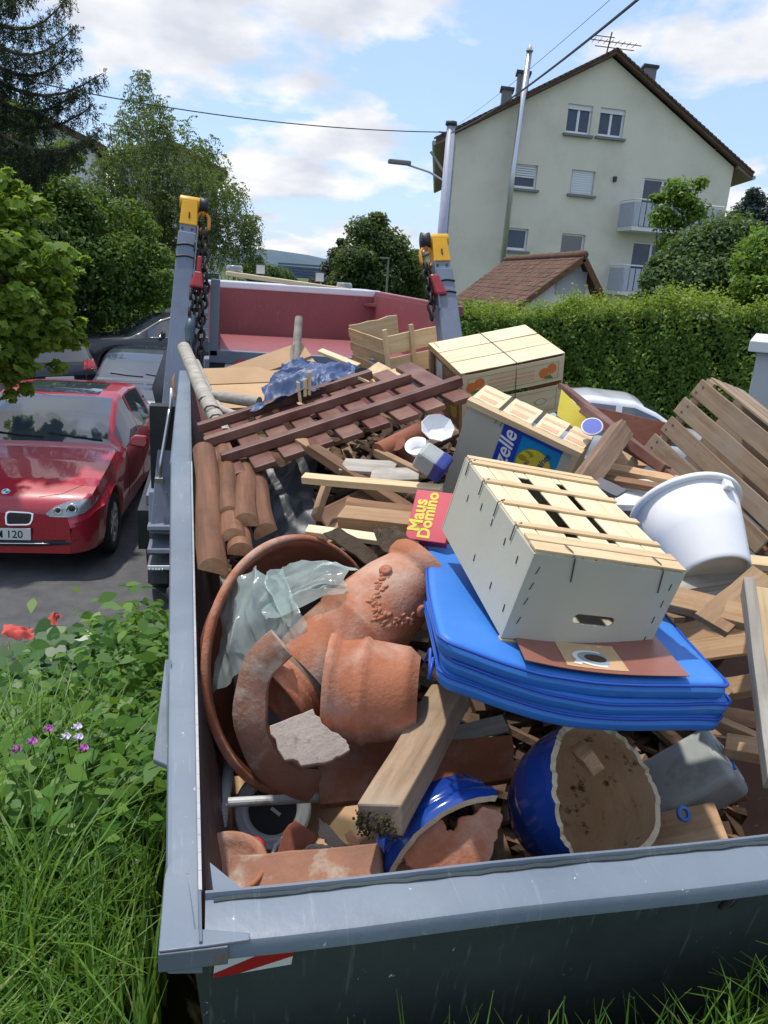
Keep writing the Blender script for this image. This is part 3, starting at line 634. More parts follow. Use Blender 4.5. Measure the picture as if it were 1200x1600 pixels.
# ------------------------------------------------------------------ front fruit crate
o_ = about_eye((0.5018, 1.1748, 1.896), 1.097)
cr = thing('fruit_crate', 'pale plywood fruit crate with slatted side up, resting on the blue folded mat', 'crate', axes(o_, (.987, .0456, -.1542), (-.0165, .9826, .1848), (.16, -.1799, .9706)))
W_, L_, H_ = .34, .436, .195
sp = slot_panel(W_, H_, .005, .185, .062, .095, .024); sp.build('end_panel', G['crate_paper'], cr, T((0, -.0005, 0)), bevel=.0006)
MB().box(0, W_, 0, .005, 0, H_, T((0, L_ - .005, 0))).build('end_panel', G['crate_paper'], cr)
for x in (0.0005, W_ - .0055): MB().box(x, x + .005, .0052, L_ - .0055, .0, H_ - .001).build('side_panel', G['crate_paper'], cr, bevel=.0006)
MB().box(.006, W_ - .006, .006, L_ - .006, .001, .004).build('base_panel', G['crate_paper'], cr)
for (x, y) in ((.007, .007), (W_ - .027, .007), (.007, L_ - .03), (W_ - .027, L_ - .03)): lboard('corner_post', cr, x, x + .02, y, y + .02, .005, H_ - .004, 'tan', along='z')
# boards along the length with two open gaps, in two rows of short pieces
xs = [(.004, .040), (.042, .105), (.137, .205), (.226, .285), (.287, .336)]
for a, b in xs: lboard('slat', cr, a, b, .004, L_ - .004, H_ - .001, H_ + .003, 'pine_white', along='y', jit=.004)
for (a, b) in ((.108, .135), (.207, .224)):
    for (ya, yb_) in ((.004, .085), (.36, L_ - .004)): lboard('slat', cr, a, b, ya, yb_, H_ - .001, H_ + .0026, 'pine_white', along='y')
for yc, wd in ((.018, .034), (.052, .026), (.105, .018), (.205, .02), (.305, .02), (.400, .022), (.424, .018)):
    e = rnd.uniform(-.006, .008); lboard('batten', cr, .001 + max(0, e), W_ + e * .5, yc - wd / 2, yc + wd / 2, H_ + .0032, H_ + .0082, 'pine', along='x', jit=.012)
for (x, z) in ((.02, .16), (.02, .125), (.021, .09), (.022, .045), (W_ - .02, .16), (W_ - .02, .12), (W_ - .022, .08), (W_ - .02, .03)): staple_at(cr, (x, -.001, z), (.2, 0, 1) if x < .1 else (0, 0, 1), (0, -1, 0))
for y in (.05, .12, .2, .27, .35): staple_at(cr, (-.0008, y, .15 if y < .3 else .13), (0, .15, 1), (-1, 0, 0)); 
for y in (.03, .11, .22): staple_at(cr, (-.0008, y, .05), (0, .15, 1), (-1, 0, 0))
for x in (.085, .285):                   # wire ties over the front edge
    MB().tube([(x + .012, -.002, H_ - .05), (x, -.003, H_ + .002), (x - .004, .008, H_ + .010), (x - .012, .03, H_ + .012)], .0014, 5).build('wire_tie', G['staple'], cr)
for y in (.10, .2, .3, .4):
    MB().tube([(-.002, y, H_ - .03), (-.003, y, H_ + .004), (.012, y + .004, H_ + .010)], .0014, 5).build('wire_tie', G['staple'], cr)
lboard('bottom_lath', cr, .0, .2, -.004, .012, -.008, -.002, 'pine', along='x')

# ------------------------------------------------------------------ blue folded mat with three layers
mo = about_eye((.429, 1.3424, 1.6818), .925)
mat_ = thing('folded_mat', 'shiny blue vinyl mat folded into three layers under the fruit crate', 'mat', axes(mo, (.9731, -.214, -.0848), (.2125, .9768, -.027), (.0886, .0083, .996)))
MW, ML = .566, .66
def mat_layer(z0, th, seed, dx=0, dy=0):
    nx, ny = 36, 36; P = []; F = []
    def shape(u, v, top):
        x = u * MW; y = v * ML; rc_ = .03
        ed = min(u, 1 - u) * MW; ef = min(v, 1 - v) * ML; r = .014
        ddx = x - min(max(x, rc_), MW - rc_); ddy = y - min(max(y, rc_), ML - rc_)
        if ddx and ddy: k_ = max(abs(ddx), abs(ddy)) / math.hypot(ddx, ddy); x -= ddx * (1 - k_); y -= ddy * (1 - k_)
        f = lambda e: math.sqrt(max(0, 1 - (1 - min(1, e / r)) ** 2)) if e < r else 1
        h = th / 2 * min(f(ed), f(ef)) * (.86 + .14 * f(ed) * f(ef))
        puff = 1 + .10 * math.sin(math.pi * u) * math.sin(math.pi * v)
        cz = z0 + th / 2 - .030 * math.sin(math.pi * min(1, u * 1.05)) ** 1.3 * (1 - .6 * v) + .012 * (1 - u) * (1 - v) + ns((x, y, seed), 4) * .004 + ns((x, y, seed), 14) * .0016
        bx = dx + .006 * math.sin(v * 5 + seed); by = dy - .012 * math.sin(math.pi * u) + .004 * math.sin(u * 7 + seed)
        return (x + bx, y + by, cz + (h if top else -h) * puff)
    us = [(1 - math.cos(math.pi * i / nx)) / 2 for i in range(nx + 1)]; us = [.8 * a + .2 * i / nx for i, a in enumerate(us)]
    for top in (1, 0):
        for j in range(ny + 1):
            for i in range(nx + 1): P.append(shape(us[i], us[j], top))
    K = (nx + 1) * (ny + 1)
    for j in range(ny):
        for i in range(nx):
            a = j * (nx + 1) + i; F.append((a, a + 1, a + nx + 2, a + nx + 1)); F.append((K + a, K + a + nx + 1, K + a + nx + 2, K + a + 1))
    o = obj('mat_layer', mesh(P, F, True), G['vinyl'], mat_)
    per = [shape(u, 0, 1) for u in us] + [shape(1, v, 1) for v in us[1:]] + [shape(u, 1, 1) for u in reversed(us[:-1])] + [shape(0, v, 1) for v in reversed(us[1:-1])]
    per = [V(p) + V((0, -.001, th * .34)) for p in per]
    MB().tube(per, .0032, 6, closed=True).build('piping', G['vinyl_pipe'], o, smooth=True)
    return o
mat_layer(.0, .040, 1, .008, .004); mat_layer(.038, .036, 2, .012, .0); mat_layer(.072, .040, 3, 0, 0)
MB().tube([(.0 + .005 * math.sin(k), .03 + .02 * k, .02 + .035 * (k % 2)) for k in range(5)], .004, 6).build('fold_seam', G['vinyl_pipe'], mat_, smooth=True)
# brown card with a coffee picture lying on the mat, under the crate
bc = thing('place_mat', 'brown laminated card with a coffee cup picture, on the blue mat', 'card', mat_.matrix_world @ T((.165, -.012, .1215)) @ Matrix.Rotation(R(2), 4, 'Z'))
pts = []
for (cx, cy, a0) in ((.295, .03, -90), (.295, .2, 0), (.02, .2, 90), (.02, .02, 180)):
    for k in range(5): g = R(a0 + k * 22.5); pts.append((cx + .018 * math.cos(g), cy + .018 * math.sin(g)))
def sag(o, f):
    for v in o.data.vertices: v.co.z += f(v.co.x, v.co.y)
    return o
CS = lambda x, y: -.026 * math.sin(math.pi * min(1, max(0, (x + .165) / MW))) ** 1.3 + .002
def grid_patch(x0, x1, y0, y1, z, nx=14, ny=8):
    P = [(x0 + (x1 - x0) * i / nx, y0 + (y1 - y0) * j / ny, z + CS(x0 + (x1 - x0) * i / nx, 0)) for j in range(ny + 1) for i in range(nx + 1)]
    return mesh(P, [(j * (nx + 1) + i, j * (nx + 1) + i + 1, (j + 1) * (nx + 1) + i + 1, (j + 1) * (nx + 1) + i) for j in range(ny) for i in range(nx)])
obj('card', grid_patch(0, .315, 0, .22, .004), G['brown_card'], bc, solid=.0016)
obj('picture', grid_patch(.085, .205, .012, .12, .0056), G['photo_tan'], bc)
for r_, m, z in ((.046, 'photo_white', .0062), (.036, 'photo_teal', .0066), (.022, 'photo_coffee', .0070)):
    o = MB().prism(disc(r_, 28, .75, .152, .055), 0, .0002).build('picture_cup', G[m], bc, T((0, 0, z + CS(.15, 0)))); 
flat('picture_spoon', [(.1, .025), (.115, .02), (.128, .05), (.118, .055)], G['photo_white'], bc, T((0, 0, .0062 + CS(.11, 0))))

# ------------------------------------------------------------------ crate with the blue label
zo = V((0.7874, 2.5329, 1.8042)); zX, zY, zZ = (.7619, -.5772, -.2938), (.645, .7175, .2631), (.0589, -.39, .9189)
zc_ = thing('labelled_crate', 'cream fruit crate standing on edge with a blue lemon label', 'crate', axes(zo, zX, zY, zZ))
ZW, ZD, ZH = .40, .145, .358
MB().box(.0, ZW, .022, .026, -.05, ZH).build('base_panel', G['crate_paper'], zc_)
lboard('frame_board', zc_, -.004, ZW + .004, 0, .03, ZH - .022, ZH, 'pine', along='x'); lboard('frame_board', zc_, ZW - .02, ZW, .001, .03, -.05, ZH - .0225, 'pine', along='z')
zs = 0
for (a, b) in ((.0, .098), (.112, .215), (.229, .315), (.328, .40)):
    s_ = lboard('slat', zc_, a, b, .031, ZD, ZH - .004, ZH + .0, 'pine_white', along='x')
    flat('stripe_print', [(-.03, -.045), (.03, -.045), (.03, -.02), (-.03, -.02)], G['ink_pale'], s_, T((0, 0, .0022))); flat('stripe_print', [(-.038, .01), (.038, .01), (.038, .025), (-.038, .025)], G['ink_pale'], s_, T((0, 0, .0022)))
lboard('side_board', zc_, ZW - .006, ZW, .031, ZD, -.05, ZH - .005, 'pine', along='z'); lboard('side_board', zc_, 0, .006, .031, ZD, -.05, ZH - .005, 'pine', along='z')
for x in (.104, .222): MB().tube([(x, .02, ZH + .004), (x + .002, .06, ZH + .006), (x - .002, .12, ZH + .006)], .0015, 5).build('wire_tie', G['staple'], zc_)
FM = axes((0, .0215, 0), (1, 0, 0), (0, 0, 1), (0, -1, 0))      # label plane: x right, y up
lab = flat('label', [(.135, .03), (.345, .03), (.345, .325), (.135, .325)], G['ink_cyan'], zc_, FM)
flat('label_band', [(.135, .03), (.205, .03), (.205, .325), (.135, .325)], G['ink_blue'], lab, T((0, 0, .0007)))
flat('label_band', [(.2055, .312), (.345, .312), (.345, .325), (.2055, .325)], G['ink_blue'], lab, T((0, 0, .0007)))
text('lettering', 'zelle', .074, G['ink_white'], lab, T((.187, .175, .0015)) @ Matrix.Rotation(R(90), 4, 'Z'), shear=.25, bold=.0012)
flat('emblem', disc(.062, 36, 1, .272, .225), G['ink_yellow'], lab, T((0, 0, .0008)))
for k in range(9):
    g = k * 2.2; flat('lemon_print', disc(.016, 14, .7, .272 + .044 * math.cos(g), .225 + .044 * math.sin(g)), G['ink_olive' if k % 2 else 'ink_yellow'], lab, T((0, 0, .0015 + .00005 * k)))
MB().tube([(.272 + .062 * math.cos(R(10 * k)), .225 + .062 * math.sin(R(10 * k)), .0016) for k in range(36)], .0012, 5, closed=True).build('emblem_ring', G['ink_green'], lab)
text('lettering', 'Romaines', .030, G['ink_navy'], lab, T((.280, .173, .0024)) @ Matrix.Rotation(R(72), 4, 'Z'), shear=.2, bold=.0006)
text('lettering', 'les', .02, G['ink_navy'], lab, T((.250, .215, .0024)) @ Matrix.Rotation(R(72), 4, 'Z'), shear=.2)
for x in (.105, .125): staple_at(zc_, (x, .02, ZH - .04), (.2, 0, 1), (0, -1, 0), .02)

# ------------------------------------------------------------------ orange crates on top of the pile
oo = V((1.0656, 3.2201, 1.879)); oX, oY, oZ = (.9725, .1042, .2085), (-.1561, .9554, .2507), (-.1731, -.2763, .9453)
oc = thing('orange_crate', 'pale wooden crate printed with oranges on top of the heap before the hedge', 'crate', axes(oo, oX, oY, oZ))
OW, OD, OH = .5, .374, .2623
for k in range(3):
    y0, y1 = OD * k / 3 + .003, OD * (k + 1) / 3 - .003
    lboard('slat', oc, 0, OW, y0, y1, OH - .004, OH, 'pine_white', along='x', jit=.006)
for k, (z0, z1) in enumerate(((.135, .25), (-.02, .118))):
    s_ = lboard('printed_board', oc, 0.004, OW - .004, -.002, .003, z0, z1, 'pine_white', along='x')
    Mx = axes((0, 0, 0), (1, 0, 0), (0, 0, 1), (0, -1, 0))
    Ms = LM[s_.name].inverted() @ T((OW / 2, -.0026, (z0 + z1) / 2)) @ Mx
    hh = (z1 - z0) / 2 - .018; ww = OW / 2 - .03
    fr = MB()
    for (a, b, c, d) in ((-ww, ww, hh - .002, hh), (-ww, ww, -hh, -hh + .002), (-ww, -ww + .002, -hh, hh), (ww - .002, ww, -hh, hh)): fr.box(a, b, c, d, 0, .0005)
    fr.build('print_border', G['ink_olive'], s_, Ms)
    if k == 0:
        for cx in (-.185, .165):
            for dx, dy in ((-.018, -.004), (.02, .01)): flat('orange_print', disc(.024, 18, 1, cx + dx, dy), G['ink_orange'], s_, Ms @ T((0, 0, .0004 + (.0003 if dx > 0 else 0))), .0004)
            flat('leaf_print', [(cx - .02, -.032), (cx + .03, -.036), (cx + .015, -.018), (cx - .005, -.02)], G['ink_green'], s_, Ms @ T((0, 0, .0011)))
        for r_ in range(3): flat('text_line_print', [(-.12, -.025 + r_ * .018), (.1, -.025 + r_ * .018), (.1, -.016 + r_ * .018), (-.12, -.016 + r_ * .018)], G['ink_pale'], s_, Ms)
    else:
        flat('emblem_print', disc(.03, 24, .55, .14, .0), G['ink_olive'], s_, Ms); flat('emblem_print', disc(.026, 24, .5, .14, .0), G['pine_white'], s_, Ms @ T((0, 0, .0006)))
        [text('digit', ch_, .045, G['ink_red'], s_, Ms @ T((-.01 + .027 * q_, .0, .0004)), shear=.2) for q_, ch_ in enumerate('80')]
for (a, b) in ((.0, .022), (OD - .022, OD)): lboard('end_post', oc, .001, .02, a, b, -.05, OH - .0045, 'tan', along='z')
lboard('end_rail', oc, .001, .018, .0225, OD - .0225, OH - .03, OH - .0045, 'tan', along='y')
lboard('end_panel', oc, .022, .026, .0, OD, -.05, OH - .006, 'brown_wood', along='y')
flat('end_paper', [(.05, -.03), (.12, -.03), (.12, .2), (.05, .2)], G['paper_grey'], oc, axes((.0205, OD, 0), (0, -1, 0), (0, 0, 1), (-1, 0, 0)))
flat('fruit_print', disc(.04, 20, 1, .25, .03), G['ink_olive'], oc, axes((.0205, OD, 0), (0, -1, 0), (0, 0, 1), (-1, 0, 0)))
lboard('end_panel', oc, OW - .006, OW, .004, OD, -.05, OH - .006, 'pine', along='y')
MB().box(.01, OW - .01, OD - .006, OD - .001, -.05, OH - .006).build('back_panel', G['pine'], oc)
MB().tube([(OW * .52, .38, OH + .003), (OW * .52, .2, OH + .004), (OW * .52, .0, OH + .003), (OW * .52, -.005, OH - .1), (OW * .52, -.005, -.02)], .0016, 5).build('wire_tie', G['staple'], oc)

# ------------------------------------------------------------------ red-brown shutter / gate
go = V((.0226, 2.5674, 1.8029)); gX, gY, gZ = (.9437, .1107, .3118), (-.1407, .9872, .0754), (-.2995, -.115, .9471)
gate = thing('slatted_gate', 'red-brown painted slatted gate lying across the heap', 'gate', axes(go, gX, gY, gZ))
GL, GH = .97, .62
nsl = 9; pw = GL / nsl
for k in range(nsl):
    lboard('slat', gate, k * pw + .010, (k + 1) * pw - .020, 0 + rnd.uniform(-.006, .006), GH + rnd.uniform(-.01, .01), -.012, .010, 'shutter', along='y', bevel=.004)
for (y, w_, x0, x1) in ((.135, .042, .03, GL + .0), (.36, .04, .0, GL - .12), (.56, .04, .0, GL - .22)):
    r_ = lboard('rail', gate, x0, x1, y - w_ / 2, y + w_ / 2, .0105, .046, 'shutter', along='x', bevel=.004)
for sx in (-.01, .012, .03): plank(V((.43 + sx, .515, .03)), V((.445 + sx * 1.4, .52, .085 + abs(sx))), .014, .006, (0, -1, 0), 'pine', name='splinter', parent=gate, rough=True)

# ------------------------------------------------------------------ slatted wooden box on the right
po = V((1.5599, 2.5405, 1.9517)); pX, pY, pZ = V((.3133, -.8445, -.4345)), V((.3685, -.3135, .8752)), V((-.8753, -.4342, .213))
pc = thing('slatted_box', 'large worn brown slatted wooden box tipped on its side beside the white bucket', 'crate', axes(po, pX, pY, pZ))
PL, PH, PD = .56, .33, .30
for k in range(4):
    y0 = k * PH / 4 + .004; lboard('slat', pc, -.006 + .008 * (k % 2), PL, y0, y0 + PH / 4 - .017, -.010, .002, 'grey_wood', along='x', bevel=.002, jit=.012)
    for dx in (.02, .028): MB().lathe([(0, 0), (.004, 0), (.004, .001), (0, .001)], 8, M=T((dx + rnd.uniform(-.004, .004), y0 + .02 + 1500 * 0 + (.028 if dx > .022 else 0), .0022))).build('nail_head', G['staple'], pc)
for x in (.012, PL - .045): lboard('corner_batten', pc, x, x + .035, .0, PH, -.032, -.0105, 'grey_wood', along='y')
for k in range(3):
    z0 = -.06 - k * .09; lboard('slat', pc, .0, PL, PH - .004, PH + .006, z0 - .06, z0 + .012, 'grey_wood', along='x', bevel=.002)
    lboard('slat', pc, PL + .001, PL + .011, .01, PH - .008, z0 - .06, z0 + .012, 'grey_wood', along='y', bevel=.002)
    lboard('slat', pc, .0, PL, -.012, -.002, z0 - .06, z0 + .012, 'brown_wood', along='x', bevel=.002)
for k in range(4):
    y0 = k * PH / 4 + .004; lboard('slat', pc, .0, PL, y0, y0 + PH / 4 - .02, -PD - .01, -PD, 'grey_wood', along='x')

# ------------------------------------------------------------------ white bucket
bA = at(1070, 795, 2.07); bB = at(1116, 903, 1.93)
bz = (bA - bB).normalized(); bM = frame(bB, bz.orthogonal(), bz); L = (bA - bB).length
bk = thing('bucket', 'white plastic bucket tipped over beside the slatted box', 'bucket', bM)
r0, r1 = .095, .138
MB().lathe([(r0 - .012, .012), (r0 - .006, .0), (r0 - .002, .003), (r0, .012), (r0 + (r1 - r0) * .5, L * .5), (r1, L), (r1 - .003, L), (r0 + (r1 - r0) * .5 - .003, L * .5), (r0 - .004, .014), (0, .014)], 64).build('body', G['white_plastic'], bk, smooth=True)
MB().lathe([(r1 - .003, L - .012), (r1 + .007, L - .012), (r1 + .010, L - .006), (r1 + .009, L + .002), (r1 + .003, L + .005), (r1 - .004, L + .002)], 64).build('rim', G['white_plastic'], bk, smooth=True)
MB().lathe([(0, .0105), (r0 - .012, .0105), (r0 - .012, .012), (0, .012)], 48).build('base', G['cream_plastic'], bk)
for sg in (0, math.pi): MB().box(-.014, .014, -.004, .012, L - .04, L - .014, Matrix.Rotation(sg + 1.2, 4, 'Z') @ T((0, r1 - .004, 0))).build('handle_lug', G['white_plastic'], bk, bevel=.003)

# ------------------------------------------------------------------ pots
def ridge(base, rings):                  # lathe profile with raised bands
    return base
def round_thing(name, label, cat, center, axis, up=None): 
    return thing(name, label, cat, frame(center, V(axis).orthogonal() if up is None else up, axis) if up is None else axes_z(center, axis, up))
def axes_z(c, z, xh):
    z = V(z).normalized(); x = V(xh) - z * V(xh).dot(z); x.normalize(); return axes(c, x, z.cross(x), z)
# large shallow saucer on its side
ax = cdir(.76, .12, .62)
sa_ = thing('large_saucer', 'huge terracotta bowl lying tilted against the left skip wall, full of pot shards', 'bowl', axes_z(at(476, 1035, 2.06), ax, CU))
RS = .34
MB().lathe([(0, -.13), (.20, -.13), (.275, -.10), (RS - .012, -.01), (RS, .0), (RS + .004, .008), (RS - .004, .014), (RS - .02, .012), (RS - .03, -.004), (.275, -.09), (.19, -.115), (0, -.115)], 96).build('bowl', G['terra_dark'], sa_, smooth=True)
MB().lathe([(RS + .0045, .006), (RS + .002, .0125), (RS - .006, .0155), (RS - .014, .0148), (RS - .012, .0135)], 96).build('rim', G['terra'], sa_, smooth=True)
s2_ = thing('inner_saucer', 'dark brown saucer nested inside the huge terracotta bowl', 'saucer', axes_z(at(490, 1045, 2.03), ax, CU))
MB().lathe([(0, -.09), (.19, -.09), (.252, -.02), (.258, .0), (.254, .006), (.244, .004), (.235, -.012), (.175, -.075), (0, -.075)], 80).build('dish', G['brown_wood'] if 0 else G['dark_glaze'] if 'dark_glaze' in G else plain('dark_glaze', (.05, .034, .032), (.07, .05, .046), rough=.45), s2_, smooth=True)
# plastic film crumpled in the bowl
def crumple(name, label, cat, corners, n, amp, sc0, m, seed, bulge=0, fold=0, th=0, st=(1, 1), octv=4):
    """corners: p00, p10, p11, p01"""
    P = []; a, b, c, d = [V(q) for q in corners]; nn = (b - a).cross(d - a).normalized()
    if nn.dot(EYE - a) < 0: nn = -nn
    org = (a + b + c + d) / 4
    from mathutils import noise as mn
    for j in range(n + 1):
        for i in range(n + 1):
            u, v = i / n, j / n; p = a.lerp(b, u).lerp(d.lerp(c, u), v)
            q = V((u * st[0] * (b - a).length, v * st[1] * (d - a).length, (p - org).z * .3)) * sc0 + V((seed, seed, seed)); h = 0; f = 1; g = 1
            for k in range(octv):
                h += g * (1 - 2 * abs(mn.noise(q * f))); f *= 2.03; g *= .5
            e = mn.noise(q * .6 + V((9, 2, 4)))
            side = V((mn.noise(q * .9 + V((3, 8, 1))), mn.noise(q * .9 + V((5, 1, 7))), mn.noise(q * .9 + V((2, 2, 9))))) * amp * 1.6
            p = p + nn * (amp * (h * .6 + e * 1.3) + bulge * math.sin(math.pi * u) * math.sin(math.pi * v)) + side
            P.append(p - org)
    F = [(j * (n + 1) + i, j * (n + 1) + i + 1, (j + 1) * (n + 1) + i + 1, (j + 1) * (n + 1) + i) for j in range(n) for i in range(n)]
    o = obj(name, mesh(P, F, True), m, None, None, solid=th); o.location = org; return tag(o, label, cat)
crumple('plastic_sheet', 'crumpled pale green plastic film stuffed in the terracotta bowl', 'plastic sheet', [at(352, 1090, 1.83), at(480, 985, 1.72), at(455, 890, 1.86), at(345, 905, 1.95)], 90, .020, 9, G['film'], 3.2, .02, st=(2.2, .8), octv=2)
crumple('plastic_sheet', 'clear plastic film beside the fallen terracotta pot', 'plastic sheet', [at(415, 975, 1.78), at(545, 930, 1.76), at(560, 885, 1.92), at(440, 890, 1.98)], 80, .018, 10, G['film'], 7.7, .02, st=(.9, 2.0), octv=2)
# fallen amphora-like pot with garland
pA = at(490, 1050, 1.78); pB = at(628, 918, 1.90)       # foot towards lower left, mouth upper right
pz_ = (pB - pA).normalized(); PM = axes_z(pA, pz_, -CF); PLn = (pB - pA).length
pot = thing('garland_pot', 'fallen terracotta urn with a moulded garland, mouth towards the blue mat', 'pot', PM)
pf = [(.118, -.02), (.135, .0), (.140, .05), (.138, .098), (.143, .102), (.144, .108), (.140, .112), (.143, .117), (.139, .122), (.136, .16), (.124, .215), (.108, .25), (.104, .258), (.112, .262), (.118, .272), (.119, .284), (.112, .292), (.100, .292), (.098, .27), (.115, .2), (.125, .1), (.12, 0)]
k_ = PLn / .23
MB().lathe([(r_ * .80, h * k_) for r_, h in pf], 72).build('body', G['terra'], pot, smooth=True)
gl = MB()
def onpot(g, h, lift=0):
    rr = np.interp(h, [0, .05, .1, .16, .215, .25], [.135, .14, .139, .136, .124, .108]) * .80 + lift
    return V((rr * math.cos(g), rr * math.sin(g), h * k_))
for k in range(26):                      # a hanging garland of leaves and buds
    t = k / 25; g = R(-38 + 76 * t); h = .205 - .075 * math.sin(math.pi * t) - (.05 * max(0, t - .6))
    for j in range(3):
        c = onpot(g + rnd.uniform(-.09, .09), h + rnd.uniform(-.012, .012), -.001); s_ = rnd.uniform(.006, .013)
        gl.lathe([(0, -s_ * .3), (s_ * .7, -s_ * .2), (s_, 0), (s_ * .5, s_ * .38), (0, s_ * .45)], 7, M=axes_z(c, c.xy.to_3d() + V((rnd.uniform(-.03, .03), rnd.uniform(-.03, .03), rnd.uniform(-.03, .03))), V((rnd.uniform(-1, 1), rnd.uniform(-1, 1), 1))) @ Matrix.Diagonal((1, .55, 1, 1)))
for g in (R(-38), R(38)): gl.lathe([(0, 0), (.014, 0), (.016, .004), (.01, .01), (.005, .008), (0, .012)], 14, M=axes_z(onpot(g, .205), onpot(g, .205).xy.to_3d(), V((0, 0, 1))))
gl.build('garland', G['terra'], pot, smooth=True)
# broken half pot over it (its cut rim runs down the middle), and the ribbed pot behind
def shell(name, label, cat, M, prof, th, cut, mo_, mi, me_, n=64, m=24, bottom=True, a0=0, a1=2 * math.pi):
    """pot shell open at the top with a jagged edge: outside, inside and broken edge are parts; cut(angle)->0..1 of height"""
    t = thing(name, label, cat, M); hs = [p[1] for p in prof]; rs = [p[0] for p in prof]; h0, h1 = hs[0], hs[-1]
    full = abs(a1 - a0 - 2 * math.pi) < 1e-6; cols = n if full else n + 1
    rad = lambda h: float(np.interp(h, hs, rs))
    def surf(off, flip):
        P = []; F = []
        for i in range(cols):
            g = a0 + (a1 - a0) * i / n; top = h0 + (h1 - h0) * cut(g)
            for j in range(m + 1):
                h = h0 + (top - h0) * j / m; r_ = max(.001, rad(h) - off); z = h + (off if j == 0 else 0)
                P.append((r_ * math.cos(g), r_ * math.sin(g), z))
        for i in range(n):
            k = (i + 1) % cols
            for j in range(m):
                f = (i * (m + 1) + j, k * (m + 1) + j, k * (m + 1) + j + 1, i * (m + 1) + j + 1); F.append(tuple(reversed(f)) if flip else f)
        if bottom and full:
            f = tuple(i * (m + 1) for i in range(cols)); F.append(f if flip else tuple(reversed(f)))
        return P, F
    Po, Fo = surf(0, False); Pi, Fi = surf(th, True)
    obj('outside', mesh(Po, Fo, True), mo_, t); obj('inside', mesh(Pi, Fi, True), mi, t)
    eb_ = MB()
    if full: idx = [i * (m + 1) + m for i in range(cols)]; pairs = [(idx[i], idx[(i + 1) % cols]) for i in range(cols)]
    else:
        idx = [j for j in range(m + 1)] + [i * (m + 1) + m for i in range(1, cols)] + [(cols - 1) * (m + 1) + j for j in reversed(range(m))] + [i * (m + 1) for i in reversed(range(1, cols - 1))]
        pairs = [(idx[i], idx[(i + 1) % len(idx)]) for i in range(len(idx))]
    for a, b in pairs:
        q0, q1 = V(Po[a]), V(Po[b]); i0, i1 = V(Pi[a]), V(Pi[b]); m0 = (q0 + i0) / 2 + V((0, 0, rnd.uniform(-.002, .002)))
        eb_.add([q0, q1, i1, i0], [(0, 1, 2, 3)])
    e_ = eb_.build('broken_edge', me_, t)
    bm = bmesh.new(); bm.from_mesh(e_.data); bmesh.ops.remove_doubles(bm, verts=bm.verts, dist=1e-6); bm.to_mesh(e_.data); bm.free()
    return t
def jag(base, amp, seed, f=3):
    from mathutils import noise as mn
    return lambda g: max(.05, min(1, base + amp * (mn.noise(V((math.cos(g) * f, math.sin(g) * f, seed))) + .5 * mn.noise(V((math.cos(g) * f * 3, math.sin(g) * f * 3, seed + 5))))))
# half pot: mouth rim faces left/up, foot to the right
hA = at(655, 1085, 1.72); hB = at(520, 1075, 1.74)
hM = axes_z(hA, (hB - hA), -CF)
hl = (hB - hA).length * 1.02
prof = [(.082, 0), (.104, hl * .12), (.112, hl * .45), (.116, hl * .56), (.122, hl * .575), (.123, hl * .59), (.117, hl * .605), (.122, hl * .62), (.122, hl * .635), (.117, hl * .65), (.119, hl * .88), (.129, hl * .905), (.133, hl * .95), (.132, hl)]
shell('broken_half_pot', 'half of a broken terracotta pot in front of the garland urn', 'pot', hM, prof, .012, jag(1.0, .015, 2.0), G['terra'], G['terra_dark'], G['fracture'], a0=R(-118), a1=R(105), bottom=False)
rbA = at(548, 988, 1.86); rbB = at(432, 1092, 1.74)
rb_ = thing('ribbed_pot', 'ribbed terracotta pot with dirty grey belly, left of the broken half pot', 'pot', axes_z(rbA, rbB - rbA, -CF)); L = (rbB - rbA).length
MB().lathe([(.055, 0), (.066, .0), (.07, .01), (.074, .012), (.076, .02), (.074, .028), (.078, .031), (.081, .038), (.078, .045), (.082, .05)], 56).build('foot', G['terra'], rb_, smooth=True)
MB().lathe([(.0815, .05), (.09, L * .45), (.094, L * .7), (.095, L - .055)], 56).build('belly', G['belly'], rb_, smooth=True)
MB().lathe([(.0953, L - .055), (.099, L - .05), (.100, L - .043), (.097, L - .038), (.101, L - .034), (.103, L - .026), (.099, L - .02), (.104, L - .012), (.105, L), (.094, L), (.09, L - .02), (.086, L * .5), (0, L * .45)], 56).build('rim', G['terra'], rb_, smooth=True)
